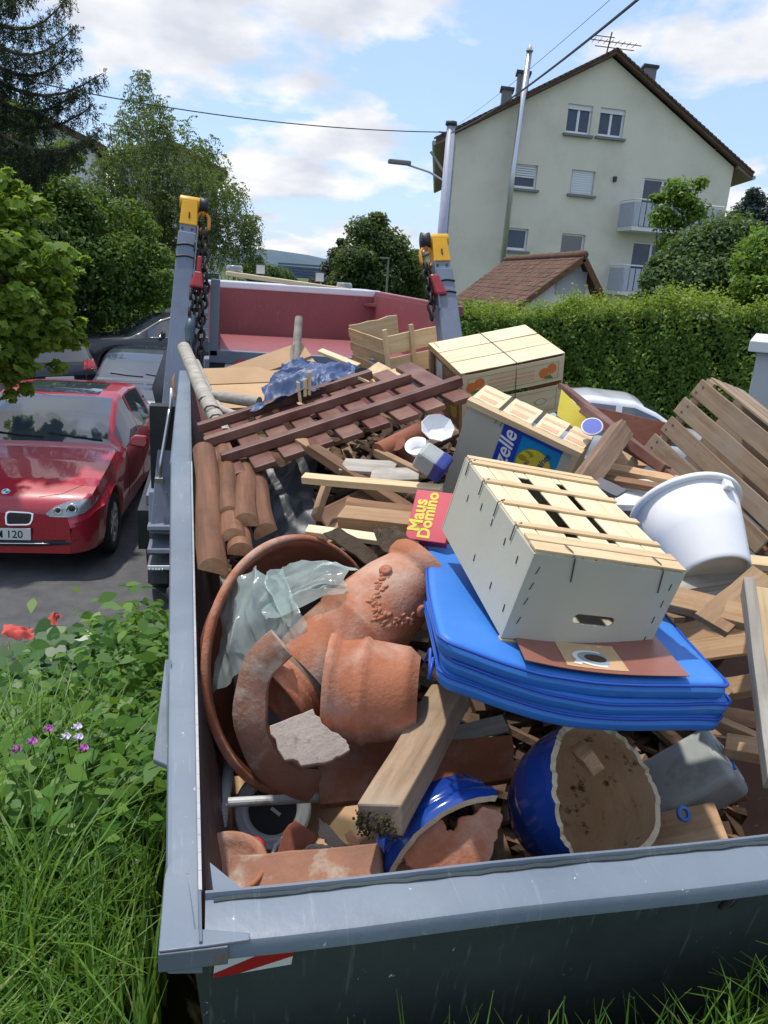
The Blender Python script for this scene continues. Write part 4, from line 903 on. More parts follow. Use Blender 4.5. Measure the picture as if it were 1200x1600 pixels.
# curved rim fragment
pts = [(440, 1005), (405, 1040), (393, 1085), (392, 1130), (405, 1170), (430, 1203), (462, 1222), (490, 1228)]
def arc_piece(name, label, pts, Ds, w_, h_, m, up):
    ps = [at(x, y, D) for (x, y), D in zip(pts, Ds)]; org = ps[len(ps) // 2]; sec_ = [(-w_, -h_), (w_ * .6, -h_), (w_, -h_ * .3), (w_ * .9, h_ * .6), (w_ * .2, h_), (-w_ * .5, h_ * .85), (-w_, h_ * .3)]
    fine = []
    for i in range(len(ps) - 1):
        for t in (0, .34, .67):
            p0, p1, p2, p3 = ps[max(0, i - 1)], ps[i], ps[i + 1], ps[min(len(ps) - 1, i + 2)]
            fine.append(.5 * ((2 * p1) + (p2 - p0) * t + (2 * p0 - 5 * p1 + 4 * p2 - p3) * t * t + (3 * p1 - p0 - 3 * p2 + p3) * t ** 3))
    fine.append(ps[-1]); mb = MB(); n = len(sec_)
    for i, p in enumerate(fine):
        tdir = (fine[min(i + 1, len(fine) - 1)] - fine[max(i - 1, 0)]).normalized(); z = (V(up) - tdir * V(up).dot(tdir)).normalized(); y = z.cross(tdir)
        for (a, b) in sec_: mb.v.append(tuple(p - org + y * a * (1 + .05 * math.sin(i)) + z * b))
    for i in range(len(fine) - 1):
        for k in range(n): mb.f.append((i * n + k, (i + 1) * n + k, (i + 1) * n + (k + 1) % n, i * n + (k + 1) % n))
    mb.f.append(tuple(range(n))); mb.f.append(tuple((len(fine) - 1) * n + k for k in reversed(range(n))))
    o = mb.build(name, m, None); smooth_by_angle(o, 40); o.location = org; return tag(o, label, 'shard')
arc_piece('rim_fragment', 'curved pale terracotta rim fragment hooked round the ribbed pot', pts, [1.66, 1.66, 1.66, 1.66, 1.67, 1.69, 1.72, 1.75], .036, .016, G['terra_old'], -CF)
def shard(name, label, poly, D, th, m, me_=None, tilt=(0, 0), cat='shard', rough=.004):
    """flat broken piece: outline in photo pixels on a plane facing the camera, tilted; has real thickness"""
    cx = sum(p[0] for p in poly) / len(poly); cy = sum(p[1] for p in poly) / len(poly); c = at(cx, cy, D)
    n = cdir(tilt[0], tilt[1], 1); ps = [on_plane(x, y, c, n) - c for x, y in poly]
    fine = []
    for i in range(len(ps)):
        a, b = ps[i], ps[(i + 1) % len(ps)]
        for k in range(4):
            j_ = V((rnd.uniform(-1, 1), rnd.uniform(-1, 1), rnd.uniform(-1, 1))) * rough; j_ -= n * j_.dot(n); fine.append(a.lerp(b, k / 4) + (j_ if k else V()))
    k = len(fine); mb = MB().add(fine + [p - n * th for p in fine], [tuple(range(k)), tuple(reversed(range(k, 2 * k)))] + [(k + i, k + (i + 1) % k, (i + 1) % k, i) for i in range(k)])
    me = mesh(mb.v, mb.f); me.materials.append(m); me.materials.append(me_ or m)
    me.polygons.foreach_set('material_index', [0, 0] + [1] * k)
    bm = bmesh.new(); bm.from_mesh(me); bmesh.ops.recalc_face_normals(bm, faces=bm.faces); bm.to_mesh(me); bm.free()
    o = obj(name, me, None, None, None, bevel=.0015, seg=1); o.location = c; return tag(o, label, cat)
shard('pot_shard', 'triangular grey lichen-covered shard on the curved rim fragment', [(421, 1134), (489, 1107), (512, 1137), (541, 1156), (547, 1172), (520, 1188), (470, 1197), (440, 1180)], 1.58, .022, G['shard_grey'], G['fracture'], (.1, .5))
# flat clay slab
tl_ = shard('clay_tile', 'long red clay slab lying under the wooden beam', [(496, 1180), (508, 1152), (640, 1160), (800, 1148), (806, 1215), (640, 1240), (500, 1257)], 1.86, .03, G['terra_dark'] if 0 else G['terra'], None, (0, .9), 'slab', .002)
# wooden beam
plank(at(592, 1283, 1.42), at(705, 1085, 1.80), .085, .058, cdir(-.25, .8, .5), 'beam_wood', 'square weathered timber beam with a mossy sawn end, under the blue mat', 'squared_timber', cat='beam', rough=True, bevel=.004)
mo_ = MB()
bmM = frame(at(592, 1283, 1.42), at(705, 1085, 1.80) - at(592, 1283, 1.42), cdir(-.25, .8, .5))
for i in range(260):
    y, z = rnd.uniform(-.04, .04), rnd.uniform(-.027, .027); s_ = rnd.uniform(.003, .007); p = bmM @ V((-.012 + rnd.uniform(-.004, .004), y, z))
    d = V((rnd.uniform(-1, 1), rnd.uniform(-1, 1), rnd.uniform(-1, 1))).normalized() * s_; e = d.orthogonal().normalized() * s_ * .6
    mo_.add([p, p + d + e, p + d * 1.6, p + d - e], [(0, 1, 2, 3)])
mo_.v = [tuple(V(q) - bmM.translation) for q in mo_.v]
G['moss'] = plain('moss', (.03, .022, .012), (.06, .05, .02), s=60, rough=1)
mo2 = mo_.build('moss', G['moss'], None); mo2.location = bmM.translation; tag(mo2, 'dark moss on the sawn end of the timber beam', 'moss', kind='stuff')

# ------------------------------------------------------------------ blue glazed pots
def rimcut(lo, hi, ang, wid):            # high on one side, broken low on the other
    from mathutils import noise as mn
    def f(g):
        d = (g - ang + math.pi) % (2 * math.pi) - math.pi
        b = hi - (hi - lo) * math.exp(-(d / wid) ** 2); return max(.2, min(1, b + .035 * mn.noise(V((math.cos(g) * 6, math.sin(g) * 6, 1.3))) + .02 * mn.noise(V((math.cos(g) * 17, math.sin(g) * 17, 3.3)))))
    return f
bpax = cdir(.46, .60, .65); bpc = at(884, 1262, 1.70)
bpM = axes_z(bpc - bpax * .10, bpax, CU)
prof = [(.075, 0), (.098, .02), (.122, .06), (.140, .11), (.146, .16), (.143, .21), (.136, .25)]
shell('blue_pot', 'broken round cobalt blue glazed pot with clay inside, before the front rim', 'pot', bpM, [(a * 1.02, b * 1.02) for a, b in prof], .013, rimcut(.66, .95, R(140), .75), G['blue_glaze'], G['pale_clay'], G['cream_edge'], n=110, m=30)
# curved blue piece: part of a pot rim seen from inside edge
bqax = cdir(.42, -.34, .84)
bqM = axes_z(at(716, 1350, 1.58) - bqax * .08, bqax, CR)
prof = [(.158, 0), (.170, .03), (.174, .05), (.170, .062), (.182, .068), (.186, .085), (.180, .1)]
shell('blue_pot_fragment', 'curved cobalt blue glazed pot fragment beside the beam end', 'shard', bqM, prof, .014, jag(.98, .03, 4.0), G['blue_glaze'], G['soil_clay'], G['cream_edge'], a0=R(66), a1=R(200), n=60, bottom=False)
shard('pot_shard', 'big jagged orange terracotta shard with two notches, right of the blue fragment', [(630, 1330), (655, 1300), (690, 1280), (697, 1296), (710, 1300), (716, 1280), (748, 1268), (760, 1262), (786, 1275), (778, 1310), (765, 1345), (760, 1362), (660, 1370), (634, 1352)], 1.50, .014, G['terra'], G['fracture'], (.1, .35))
shard('pot_shard', 'small terracotta shard under the blue fragment by the front rim', [(560, 1378), (600, 1362), (650, 1338), (668, 1352), (640, 1372), (570, 1390)], 1.5, .02, G['terra'], G['fracture'], (0, .6))
# old brick
plank(at(366, 1374, 1.50), at(592, 1355, 1.48), .075, .05, cdir(0, .75, .65), 'terra_old', 'lichen-stained old brick lying along the front rim', 'old_brick', cat='brick', rough=True, bevel=.006)
# shards left of the beam
shard('pot_shard', 'dark red clay shard beside the white ring', [(430, 1338), (450, 1290), (462, 1282), (495, 1305), (490, 1330), (470, 1342)], 1.62, .02, G['terra_dark'], None, (.1, .4))
shard('pot_shard', 'narrow speckled shard standing behind the old brick', [(497, 1280), (510, 1286), (556, 1330), (550, 1338), (515, 1322), (497, 1302)], 1.62, .02, G['shard_grey'], None, (.2, .3))
shard('pot_shard', 'pale curved shard just behind the old brick', [(465, 1338), (490, 1318), (515, 1320), (530, 1340), (500, 1352)], 1.58, .015, G['shard_grey'], None, (0, .5))
shard('pot_shard', 'bright orange clay chip beside the narrow speckled shard', [(538, 1304), (552, 1300), (572, 1332), (560, 1342)], 1.6, .012, G['fracture'], None, (.1, .3))
# small bowl in the near corner
bw = thing('small_bowl', 'small terracotta plant saucer in the near left corner of the skip', 'saucer', axes_z(at(352, 1352, 1.50), cdir(.05, .92, .35), CR))
MB().lathe([(0, -.05), (.055, -.05), (.07, -.01), (.08, -.006), (.082, .008), (.075, .01), (.066, -.008), (.05, -.04), (0, -.04)], 48).build('dish', G['terra'], bw, smooth=True)
# white ring with black disc
wr = thing('drain_ring', 'white plastic ring with a black cover lying below the terracotta bowl', 'ring', axes_z(at(426, 1264, 1.92), cdir(.05, .35, .94), CR))
MB().lathe([(.060, -.02), (.088, -.02), (.096, 0), (.090, .012), (.082, .008), (.075, .014), (.066, .012), (.060, .0)], 64).build('ring', G['white_plastic'], wr, smooth=True)
MB().lathe([(0, .0), (.058, .0), (.0595, -.004), (.0595, -.012), (0, -.012)], 48).build('cover', G['black'], wr)
MB().box(-.004, .024, -.004, .004, .0005, .006, Matrix.Rotation(R(-35), 4, 'Z')).build('latch', G['white_plastic'], wr)
# T of plastic pipe
tp = thing('pipe_tee', 'dirty white plastic pipe tee across the white ring', 'pipe', at(352, 1258, 1.80)); bpy.context.view_layer.update()
wpart('pipe', MB().tube([at(345, 1290, 1.78), at(359, 1190, 1.92)], .0135, 14), G['pvc'], tp, smooth=False); wpart('pipe', MB().tube([at(356, 1254, 1.80), at(498, 1246, 1.84)], .0115, 14), G['pvc'], tp)
wpart('thread', MB().tube([at(344.6, 1291 - k * 3, 1.7795) for k in range(12)], [.0145 + .0012 * (k % 2) for k in range(12)], 14), G['pvc'], tp)
o = MB().tube([at(424, 1345, 1.66), at(430, 1322, 1.7), at(445, 1308, 1.74)], .005, 8).build('white_rod', G['white_plastic'], None, smooth=True); tag(o, 'thin white plastic rod beside the dark red shard', 'rod')
o = MB().lathe([(0, 0), (.03, 0), (.034, .01), (.034, .03), (.028, .034), (0, .034)], 24, M=axes_z((0, 0, 0), cdir(-.8, .3, .4), CU)).build('bottle_top', G['ink_red'], None, smooth=True); o.location = at(405, 1335, 1.66); tag(o, 'red plastic cap behind the old brick', 'cap')
# grey planter box
gx = at(985, 1190, 1.95); 
gb = thing('planter_box', 'grey rounded planter box lying under the right end of the blue mat', 'planter', frame(at(1065, 1222, 1.88), at(1130, 1190, 1.84) - at(1000, 1262, 1.9), cdir(-.3, .75, .6)))
MB().box(-.125, .125, -.075, .075, -.07, .05).build('shell', G['zinc'], gb, bevel=.022, seg=5)
MB().box(.105, .128, -.055, .06, -.05, .035).build('rim', G['white_dirty'], gb, bevel=.012, seg=4)
MB().tube([(.129, -.05 + .012 * k, .03 - .008 * k) for k in range(8)], .004, 8).build('blue_trim', G['vinyl'], gb, smooth=True)
# chunky offcut and dowels right
plank(at(1000, 1322, 1.76), at(1120, 1296, 1.74), .10, .065, cdir(0, .8, .55), 'tan', 'thick fresh wood offcut right of the broken blue pot', 'wood_offcut', cat='offcut', bevel=.004, rough=True)
for k, (p, q) in enumerate((((1128, 1250), (1075, 1240)), ((1148, 1235), (1090, 1225)))):
    o = MB().tube([at(*p, 1.86), at(*q, 2.1)], .013, 14).build('dowel', G['log'], None); o.data.materials[0] = G['log']; tag(o, ['stout round dowel end below the grey planter box, the nearer one', 'round dowel end below the grey planter box, the farther one'][k], 'dowel', 'dowels below the planter')
    bl_ = MB().lathe([(0, 0), (.0132, 0), (.0132, .001), (0, .001)], 14, M=axes_z(at(*p, 1.859), (at(*p, 1.86) - at(*q, 2.1)), CU)).build('sawn_end', G['pine'], o)
plank(at(1060, 1256, 2.0), at(1160, 1228, 1.95), .06, .04, cdir(0, .8, .4), 'brown_wood', 'dark stained plank with dowels below the grey planter box')
o = MB().lathe([(.010, 0), (.016, 0), (.018, .006), (.015, .009), (.010, .008)], 24, M=axes_z((0, 0, 0), cdir(.3, .4, .8), CU)).build('bottle_top', G['vinyl'], None, smooth=True); o.location = at(1066, 1272, 1.72); tag(o, 'small blue plastic ring cap on the fresh wood offcut', 'cap')

# ------------------------------------------------------------------ half-round logs by the left wall
def half_log(p, q, r_, label, roll=0):
    p = V(p); q = V(q); t = frame(p, q - p, (0, 0, 1)) @ Matrix.Rotation(roll, 4, 'X'); L = (q - p).length
    mb = MB(); pr = [(r_ * math.cos(R(a)), r_ * math.sin(R(a)) * .95) for a in range(-8, 189, 14)]; n = len(pr); K = 7
    for i in range(K + 1):
        for (y, z) in pr:
            u = L * i / K; mb.v.append((u, y * (1 + .02 * math.sin(i * 2.1)) + .004 * math.sin(i), z - r_ * .4))
    for i in range(K):
        for k in range(n): mb.f.append((i * n + (k + 1) % n, (i + 1) * n + (k + 1) % n, (i + 1) * n + k, i * n + k))
    mb.f.append(tuple((K) * n + k for k in range(n)))
    o = mb.build('half_round_log', G['log']); smooth_by_angle(o, 45); o.matrix_world = t; tag(o, label, 'log', 'half-round logs by the left skip wall')
    e = MB().add([(-.0005, y, z - r_ * .4) for y, z in pr], [tuple(range(n))]).build('sawn_end', G['tan'], o); return o
lg = [((336, 884), (322, 700), 2.02, 2.75, .040, 'longest half-round log, hard against the left skip wall', .3), ((357, 800), (350, 700), 2.30, 2.9, .034, 'half-round log second from the left wall, its end highest', -.2), ((384, 812), (383, 720), 2.24, 2.8, .038, 'half-round log with the brightest sawn end, below the gate', 0),
      ((366, 836), (360, 730), 2.16, 2.8, .037, 'half-round log under the two upper ones', .15), ((412, 828), (392, 725), 2.26, 2.8, .036, 'half-round log on the right of the bundle', -.5), ((377, 858), (370, 740), 2.12, 2.75, .036, 'lowest half-round log, just above the terracotta bowl', .1)]
for a, b, d0, d1, r_, lb_, ro in lg: half_log(at(*a, d0), at(*b, d1), r_, lb_, ro)

# ------------------------------------------------------------------ poles and posts at the far end
def pole(name, label, pts, rr, m, n=12, cat='pole', group=None):
    ps = [V(p) for p in pts]; org = ps[0].copy(); o = MB().tube([p - org for p in ps], rr, n).build(name, m, None, smooth=False); smooth_by_angle(o, 50); o.location = org; return tag(o, label, cat, group)
pole('pale_pole', 'thick pale wooden pole leaning over the left skip rim by the arm', [at(287, 543, 4.0), at(318, 615, 3.7), at(352, 680, 3.3)], [.034, .037, .034], G['post_wood'])
pole('pale_pole', 'thinner pale pole beside the thick one, bent to the right', [at(306, 567, 4.1), at(330, 622, 3.75), at(345, 640, 3.6), at(365, 648, 3.5), at(392, 648, 3.5)], [.022, .022, .021, .02, .02], G['post_wood'])
pole('pale_pole', 'short horizontal pale pole end under the blue tarpaulin', [at(332, 618, 3.7), at(405, 629, 3.6)], [.026, .028], G['post_wood'])
for k, D in enumerate((3.62, 3.5, 3.4)): pole('wire_binding', 'wire wound round the thick pale pole, turn %s' % ('at the top', 'in the middle', 'at the bottom')[k], [at(324 + k * 9, 628 + k * 14, D) + (CR * math.cos(a) + CU * math.sin(a) * .5 - CF * math.sin(a)) * .038 for a in [i * .7 for i in range(10)]], .004, G['staple'], 6, 'wire')
pole('grey_post', 'tall weathered grey post standing up before the empty red skip', [at(461, 600, 4.3), at(463, 550, 4.35), at(467, 496, 4.4)], [.024, .025, .022], G['post_wood'], cat='post')
pole('grey_post', 'short weathered grey post split beside the tall one', [at(455, 600, 4.3), at(456, 575, 4.32), at(458, 540, 4.34)], [.02, .02, .012], G['post_wood'], cat='post')
# blue tarpaulin
crumple('tarpaulin', 'crumpled dark blue plastic tarpaulin behind the gate', 'tarpaulin', [at(398, 645, 3.05), at(545, 612, 3.2), at(554, 576, 3.75), at(460, 566, 3.7)], 90, .032, 7, G['tarp'], 1.7, .03)
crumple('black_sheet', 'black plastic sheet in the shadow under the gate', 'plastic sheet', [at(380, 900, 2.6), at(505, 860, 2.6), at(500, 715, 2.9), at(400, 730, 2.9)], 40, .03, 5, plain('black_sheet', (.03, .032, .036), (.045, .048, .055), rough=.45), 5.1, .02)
crumple('brown_cloth', 'dark brown knitted cloth bunched above the garland urn', 'cloth', [at(575, 845, 1.97), at(652, 905, 1.86), at(655, 850, 1.95), at(588, 822, 2.05)], 60, .018, 13, G['cloth'], 2.4, .03)
shard('leather_flap', 'stiff dark brown cloth flap over the back rim of the terracotta bowl', [(505, 832), (530, 823), (585, 860), (600, 890), (570, 880), (540, 858)], 2.0, .006, G['cloth'], None, (.2, .6), 'cloth')

# ------------------------------------------------------------------ red game box
gq = [at(*p, d) for p, d in (((640, 764), 2.05), ((702, 771), 2.02), ((694, 848), 1.96), ((632, 841), 1.98))]
gX_ = (gq[1] - gq[0]); gYv = (gq[0] - gq[3]); GWd, GHt = gX_.length, gYv.length
gM = axes_z(gq[3], gX_.cross(gYv), gX_); gb_ = thing('game_box', 'red domino game box with yellow lettering standing at the left corner of the blue mat', 'box', gM)
MB().box(0, GWd, 0, GHt, -.03, 0).build('box', G['game_red'] if 'game_red' in G else plain('game_red', (.60, .06, .09), (.54, .05, .075), s=12, rough=.4), gb_, bevel=.002)
text('lettering', 'Maus', GHt * .335, G['ink_yellow'], gb_, T((GWd * .33, GHt * .16, .0006)) @ Matrix.Rotation(R(90), 4, 'Z'), bold=.0016, sx=.93)
text('lettering', 'Domino', GHt * .30, G['ink_yellow'], gb_, T((GWd * .57, GHt * .04, .0006)) @ Matrix.Rotation(R(90), 4, 'Z'), bold=.0016, sx=.93)

# ------------------------------------------------------------------ small crockery in the middle
for k, (c, rr_, ax_, lb_) in enumerate((((684, 668), .052, (.1, .5, .85), 'white china bowl tipped up beside the labelled crate'), ((652, 697), .038, (-.1, .6, .75), 'smaller white china bowl below the tipped one'))):
    t = thing('china_bowl', lb_, 'bowl', axes_z(at(*c, 2.3), cdir(*ax_), CR))
    MB().lathe([(0, -.03), (rr_ * .5, -.03), (rr_ * .95, -.002), (rr_, .0), (rr_ * .96, .002), (rr_ * .5, -.022), (0, -.024)], 9 if k == 0 else 40).build('dish', G['white_plastic'], t, smooth=k == 1)
gj = thing('glass_jar', 'cloudy square glass jar with a blue wrapper under the white bowls', 'jar', frame(at(676, 722, 2.16), cdir(.8, -.55, .1), cdir(.3, .6, .7)))
MB().box(-.045, .03, -.035, .035, -.03, .03).build('body', G['zinc'], gj, bevel=.01); MB().box(.005, .045, -.0365, .0365, -.0315, .0315).build('wrapper', G['ink_navy'], gj, bevel=.01)
for k, (a, b, r_) in enumerate((((592, 708), (655, 676), .035), ((620, 692), (640, 720), .03))):
    pole('clay_pipe', ['red clay pipe lying under the gate rails', 'short red clay pipe stub under the gate'][k], [at(*a, 2.55), at(*b, 2.65)], r_, G['terra_dark'], 18, 'pipe')

# ------------------------------------------------------------------ planks
UPC = cdir(0, .8, .6)
PL_ = [  # a, Da, b, Db, width, thick, up, material, label
 ((474, 747), 2.28, (690, 766), 2.16, .035, .022, (0, .9, .5), 'pine', 'light planed lath running to the labelled crate, left of the game box'),
 ((535, 727), 2.5, (618, 732), 2.45, .075, .012, (.1, .8, .6), 'post_wood', 'pale grey board under the gate, the left of two'),
 ((580, 742), 2.42, (655, 742), 2.4, .07, .012, (.1, .8, .6), 'post_wood', 'pale grey board under the gate, the right of two'),
 ((490, 702), 2.6, (640, 800), 2.3, .05, .03, (.3, .8, .5), 'brown_wood', 'dark plank sloping down below the light lath'),
 ((470, 690), 2.75, (560, 750), 2.6, .05, .025, (.3, .8, .5), 'tan', 'brown plank sloping from under the gate towards the grey boards'),
 ((530, 808), 2.20, (668, 822), 2.12, .06, .045, (0, .8, .6), 'tan', 'thick broken timber lying left of the game box'),
 ((540, 790), 2.3, (660, 806), 2.25, .05, .03, (0, .8, .6), 'brown_wood', 'brown timber just behind the thick broken one'),
 ((480, 828), 2.16, (650, 850), 2.06, .03, .018, (0, .7, .7), 'pine_white', 'white pine lath behind the terracotta bowl'),
 ((513, 750), 2.38, (494, 806), 2.3, .028, .02, (1, .2, .6), 'tan', 'splintered upright stub left of the thick timber'),
 ((588, 706), 2.55, (662, 742), 2.4, .03, .025, (.2, .8, .5), 'tan', 'short tan lath between the clay pipe and the glass jar'),
 ((470, 860), 2.3, (560, 815), 2.4, .06, .02, (.3, .8, .5), 'tan', 'flat tan board in the gap behind the terracotta bowl'),
 ((500, 815), 2.4, (610, 760), 2.5, .08, .02, (.2, .8, .6), 'brown_wood', 'wide dark board deep below the light lath'),
 ((560, 600), 3.3, (650, 580), 3.5, .10, .012, (.1, .8, .6), 'pine', 'thin broken pine sheet just behind the gate'),
 ((500, 548), 4.0, (560, 572), 3.9, .045, .015, (.1, .8, .6), 'pine_white', 'white board end sticking up behind the blue tarpaulin'),
 ((570, 596), 3.2, (600, 572), 3.6, .07, .012, (.4, .8, .5), 'pine', 'splintered pine sheet at the right end of the tarpaulin'),
 ((625, 585), 3.4, (672, 590), 3.35, .07, .008, (.1, .9, .4), 'pine_white', 'flat pale panel left of the orange crate'),
 ((878, 603), 2.95, (1062, 752), 2.25, .036, .02, (.3, .8, .5), 'shutter', 'long dark brown stained rail sloping from the orange crate to the slatted box'),
 ((912, 640), 2.72, (1040, 735), 2.3, .03, .03, (.5, .7, .5), 'shutter', 'second dark brown rail lying just below the long one'),
 ((965, 690), 2.55, (1030, 728), 2.45, .03, .03, (.5, .7, .5), 'brown_wood', 'short dark rail between the long brown rail and the slatted box'),
 ((905, 765), 2.14, (972, 672), 2.40, .062, .05, (.5, .3, .8), 'rough_wood', 'rough split wood block leaning right of the labelled crate'),
 ((930, 728), 2.45, (1050, 752), 2.25, .04, .025, (0, .8, .6), 'tan', 'tan plank crossing in front of the brown rails'),
 ((935, 712), 2.6, (1010, 716), 2.6, .09, .01, (0, .7, .7), 'tan', 'wide tan board under the brown rails'),
 ((925, 745), 2.3, (1060, 768), 2.15, .03, .02, (0, .8, .6), 'brown_wood', 'brown lath just behind the white board'),
 ((930, 752), 2.05, (972, 772), 2.0, .05, .008, (.1, .8, .6), 'slate', 'small slate grey plate right of the fruit crate'),
 ((960, 772), 2.25, (1080, 775), 2.2, .16, .02, (0, .85, .5), 'white_dirty', 'white foam board behind the white bucket'),
 ((1010, 925), 1.78, (1180, 968), 1.68, .085, .02, (.1, .85, .5), 'tan', 'tan board with a white painted edge below the bucket'),
 ((1112, 975), 1.66, (1192, 905), 1.85, .075, .018, (.2, .8, .6), 'tan', 'tan board with a sawn corner crossing the white-edged board'),
 ((1168, 915), 1.62, (1206, 1225), 1.42, .085, .022, (1, .1, .3), 'post_wood', 'tall grey-edged plank standing at the right edge of the picture'),
 ((1195, 920), 1.70, (1240, 1180), 1.50, .07, .012, (0, .2, 1), 'pine', 'light plank leaning behind the tall grey-edged plank'),
 ((1050, 1000), 1.9, (1180, 975), 1.9, .07, .02, (0, .6, .8), 'tan', 'wide tan board right behind the blue mat'),
 ((1058, 1022), 1.88, (1180, 1005), 1.85, .05, .02, (0, .5, .85), 'tan', 'narrow tan board below the wide one behind the mat'),
 ((1085, 1030), 1.86, (1140, 1092), 1.8, .06, .025, (.5, .7, .5), 'tan', 'short diagonal board at the right corner of the blue mat'),
 ((1100, 1082), 1.84, (1190, 1068), 1.82, .045, .03, (0, .7, .7), 'tan', 'horizontal batten right of the blue mat'),
 ((1090, 1112), 2.0, (1190, 1130), 2.0, .05, .02, (0, .6, .7), 'brown_wood', 'dark board in the gap right of the blue mat'),
 ((1128, 1163), 1.84, (1210, 1178), 1.8, .05, .035, (0, .8, .6), 'tan', 'short thick tan batten above the grey planter box'),
 ((1110, 1120), 1.95, (1200, 1160), 1.9, .02, .02, (0, .8, .6), 'tan', 'thin stick behind the thick tan batten'),
 ((1165, 878), 2.0, (1210, 882), 2.0, .04, .02, (0, .8, .6), 'pine', 'pale batten end right of the bucket base'),
 ((1165, 895), 2.0, (1212, 900), 2.0, .03, .03, (0, .8, .6), 'brown_wood', 'dark batten end right of the bucket base'),
 ((1040, 918), 1.9, (1160, 900), 1.95, .06, .02, (0, .85, .5), 'post_wood', 'flaking grey board directly under the bucket'),
 ((905, 1175), 1.66, (928, 1195), 1.60, .05, .03, (.6, .2, .7), 'tan', 'short square peg above the broken blue pot'),
 ((640, 1165), 1.9, (790, 1130), 1.95, .05, .01, (0, .8, .6), 'post_wood', 'thin grey veneer strip under the blue mat'),
 ((700, 1200), 2.0, (830, 1215), 2.0, .025, .025, (0, .8, .6), 'pvc', 'grey metal bar between the clay slab and the blue pot'),
 ((330, 1285), 2.05, (600, 1262), 2.05, .30, .01, (0, .9, .5), 'cardboard', 'flattened brown cardboard on the skip floor below the terracotta bowl'),
]
G['slate'] = plain('slate', (.09, .085, .095), (.12, .11, .12), rough=.6)
for a, da, b, db, w_, h_, u_, m, lb_ in PL_: plank(at(*a, da), at(*b, db), w_, h_, cdir(*u_), m, lb_, name={'white_dirty': 'foam_board', 'cardboard': 'cardboard_sheet', 'slate': 'slate_plate', 'pvc': 'metal_bar'}.get(m, 'plank'), cat={'white_dirty': 'board', 'cardboard': 'cardboard', 'slate': 'plate', 'pvc': 'bar'}.get(m, 'plank'), rough=m in ('tan', 'brown_wood'))
# white painted strip on the edge of the tan board
# panels
G['veneer'] = wood('veneer', (.23, .085, .05), (.17, .06, .035), rough=.4, amt=.05, bstr=.1)
shard('veneer_panel', 'reddish brown veneer panel standing before the white car', [(918, 633), (1050, 662), (1048, 700), (1000, 735), (955, 690)], 2.9, .012, G['veneer'], None, (-.3, .1), 'panel', .0005)
shard('yellow_sheet', 'bright yellow plastic sheet behind the labelled crate', [(877, 608), (914, 645), (936, 672), (895, 668), (870, 650)], 2.75, .006, G['ink_yellow'], None, (-.2, .3), 'sheet', .0005)
t = thing('jar_lid', 'small blue and white jar lid on the corner of the labelled crate', 'lid', axes_z(at(925, 669, 2.45), cdir(-.2, .5, .8), CR)); MB().lathe([(0, 0), (.026, 0), (.03, .004), (.03, .012), (0, .012)], 28).build('cap', G['ink_blue'], t, smooth=False); MB().lathe([(.0302, .002), (.034, .004), (.034, .01), (.0302, .012)], 28).build('band', G['ink_white'], t)
shard('wood_wedge', 'split wood wedge sticking up over the brown rails', [(948, 672), (978, 656), (976, 672), (965, 688)], 2.42, .03, G['grey_wood'], None, (0, .3), 'wood')
shard('wood_chunk', 'curved split wood slab under the brown rails', [(978, 740), (984, 720), (996, 710), (998, 722), (990, 745)], 2.5, .03, G['pine'], None, (.2, .2), 'wood')
# crate fragments and boxes at the far end
cf = thing('broken_crate', 'broken open wooden crate behind the gate, before the empty skip', 'crate', axes_z(at(607, 590, 3.75), V((-.2, -.1, 1)), V((1, .25, 0))))
for z0 in (.0, .11): lboard('slat', cf, 0, .28, -.006, .004, z0, z0 + .09, 'pine', along='x'); 
for x in (-.012, .13): lboard('corner_post', cf, x, x + .022, -.02, -.0065, -.05, .235, 'pine', along='z')
for z0 in (.0, .07, .14): lboard('slat', cf, -.010, -.002, .006, .42, z0, z0 + .045, 'tan', along='y')
lboard('slat', cf, .0, .28, .42, .43, .0, .2, 'pine', along='x')
cb1 = thing('cardboard_box', 'opened tan cardboard box left of the blue tarpaulin', 'box', frame(at(392, 625, 3.9), (1, .2, .05), (0, -.2, 1)))
MB().box(-.2, .25, -.1, .25, -.15, -.003).build('body', G['cardboard'], cb1, bevel=.003)
for M_, nm in ((T((-.2, -.1, 0)) @ Matrix.Rotation(R(-18), 4, 'X') @ T((.2, 0, 0)), 'flap'), (T((0, .25, 0)) @ Matrix.Rotation(R(12), 4, 'X'), 'flap')): MB().box(-.2, .25, 0, .16, -.002, .002).build(nm, G['cardboard'], cb1, M_)
cb2 = thing('cardboard_sheet', 'folded cardboard leaning left of the grey posts', 'cardboard', frame(at(440, 600, 4.2), (1, .3, .35), (-.2, -.6, 1)))
MB().box(-.28, .25, -.12, .12, -.004, .004).build('sheet', G['cardboard'], cb2); MB().box(-.28, .25, .121, .25, -.003, .005).build('flap', G['cardboard'], cb2, Matrix.Rotation(R(6), 4, 'X'))

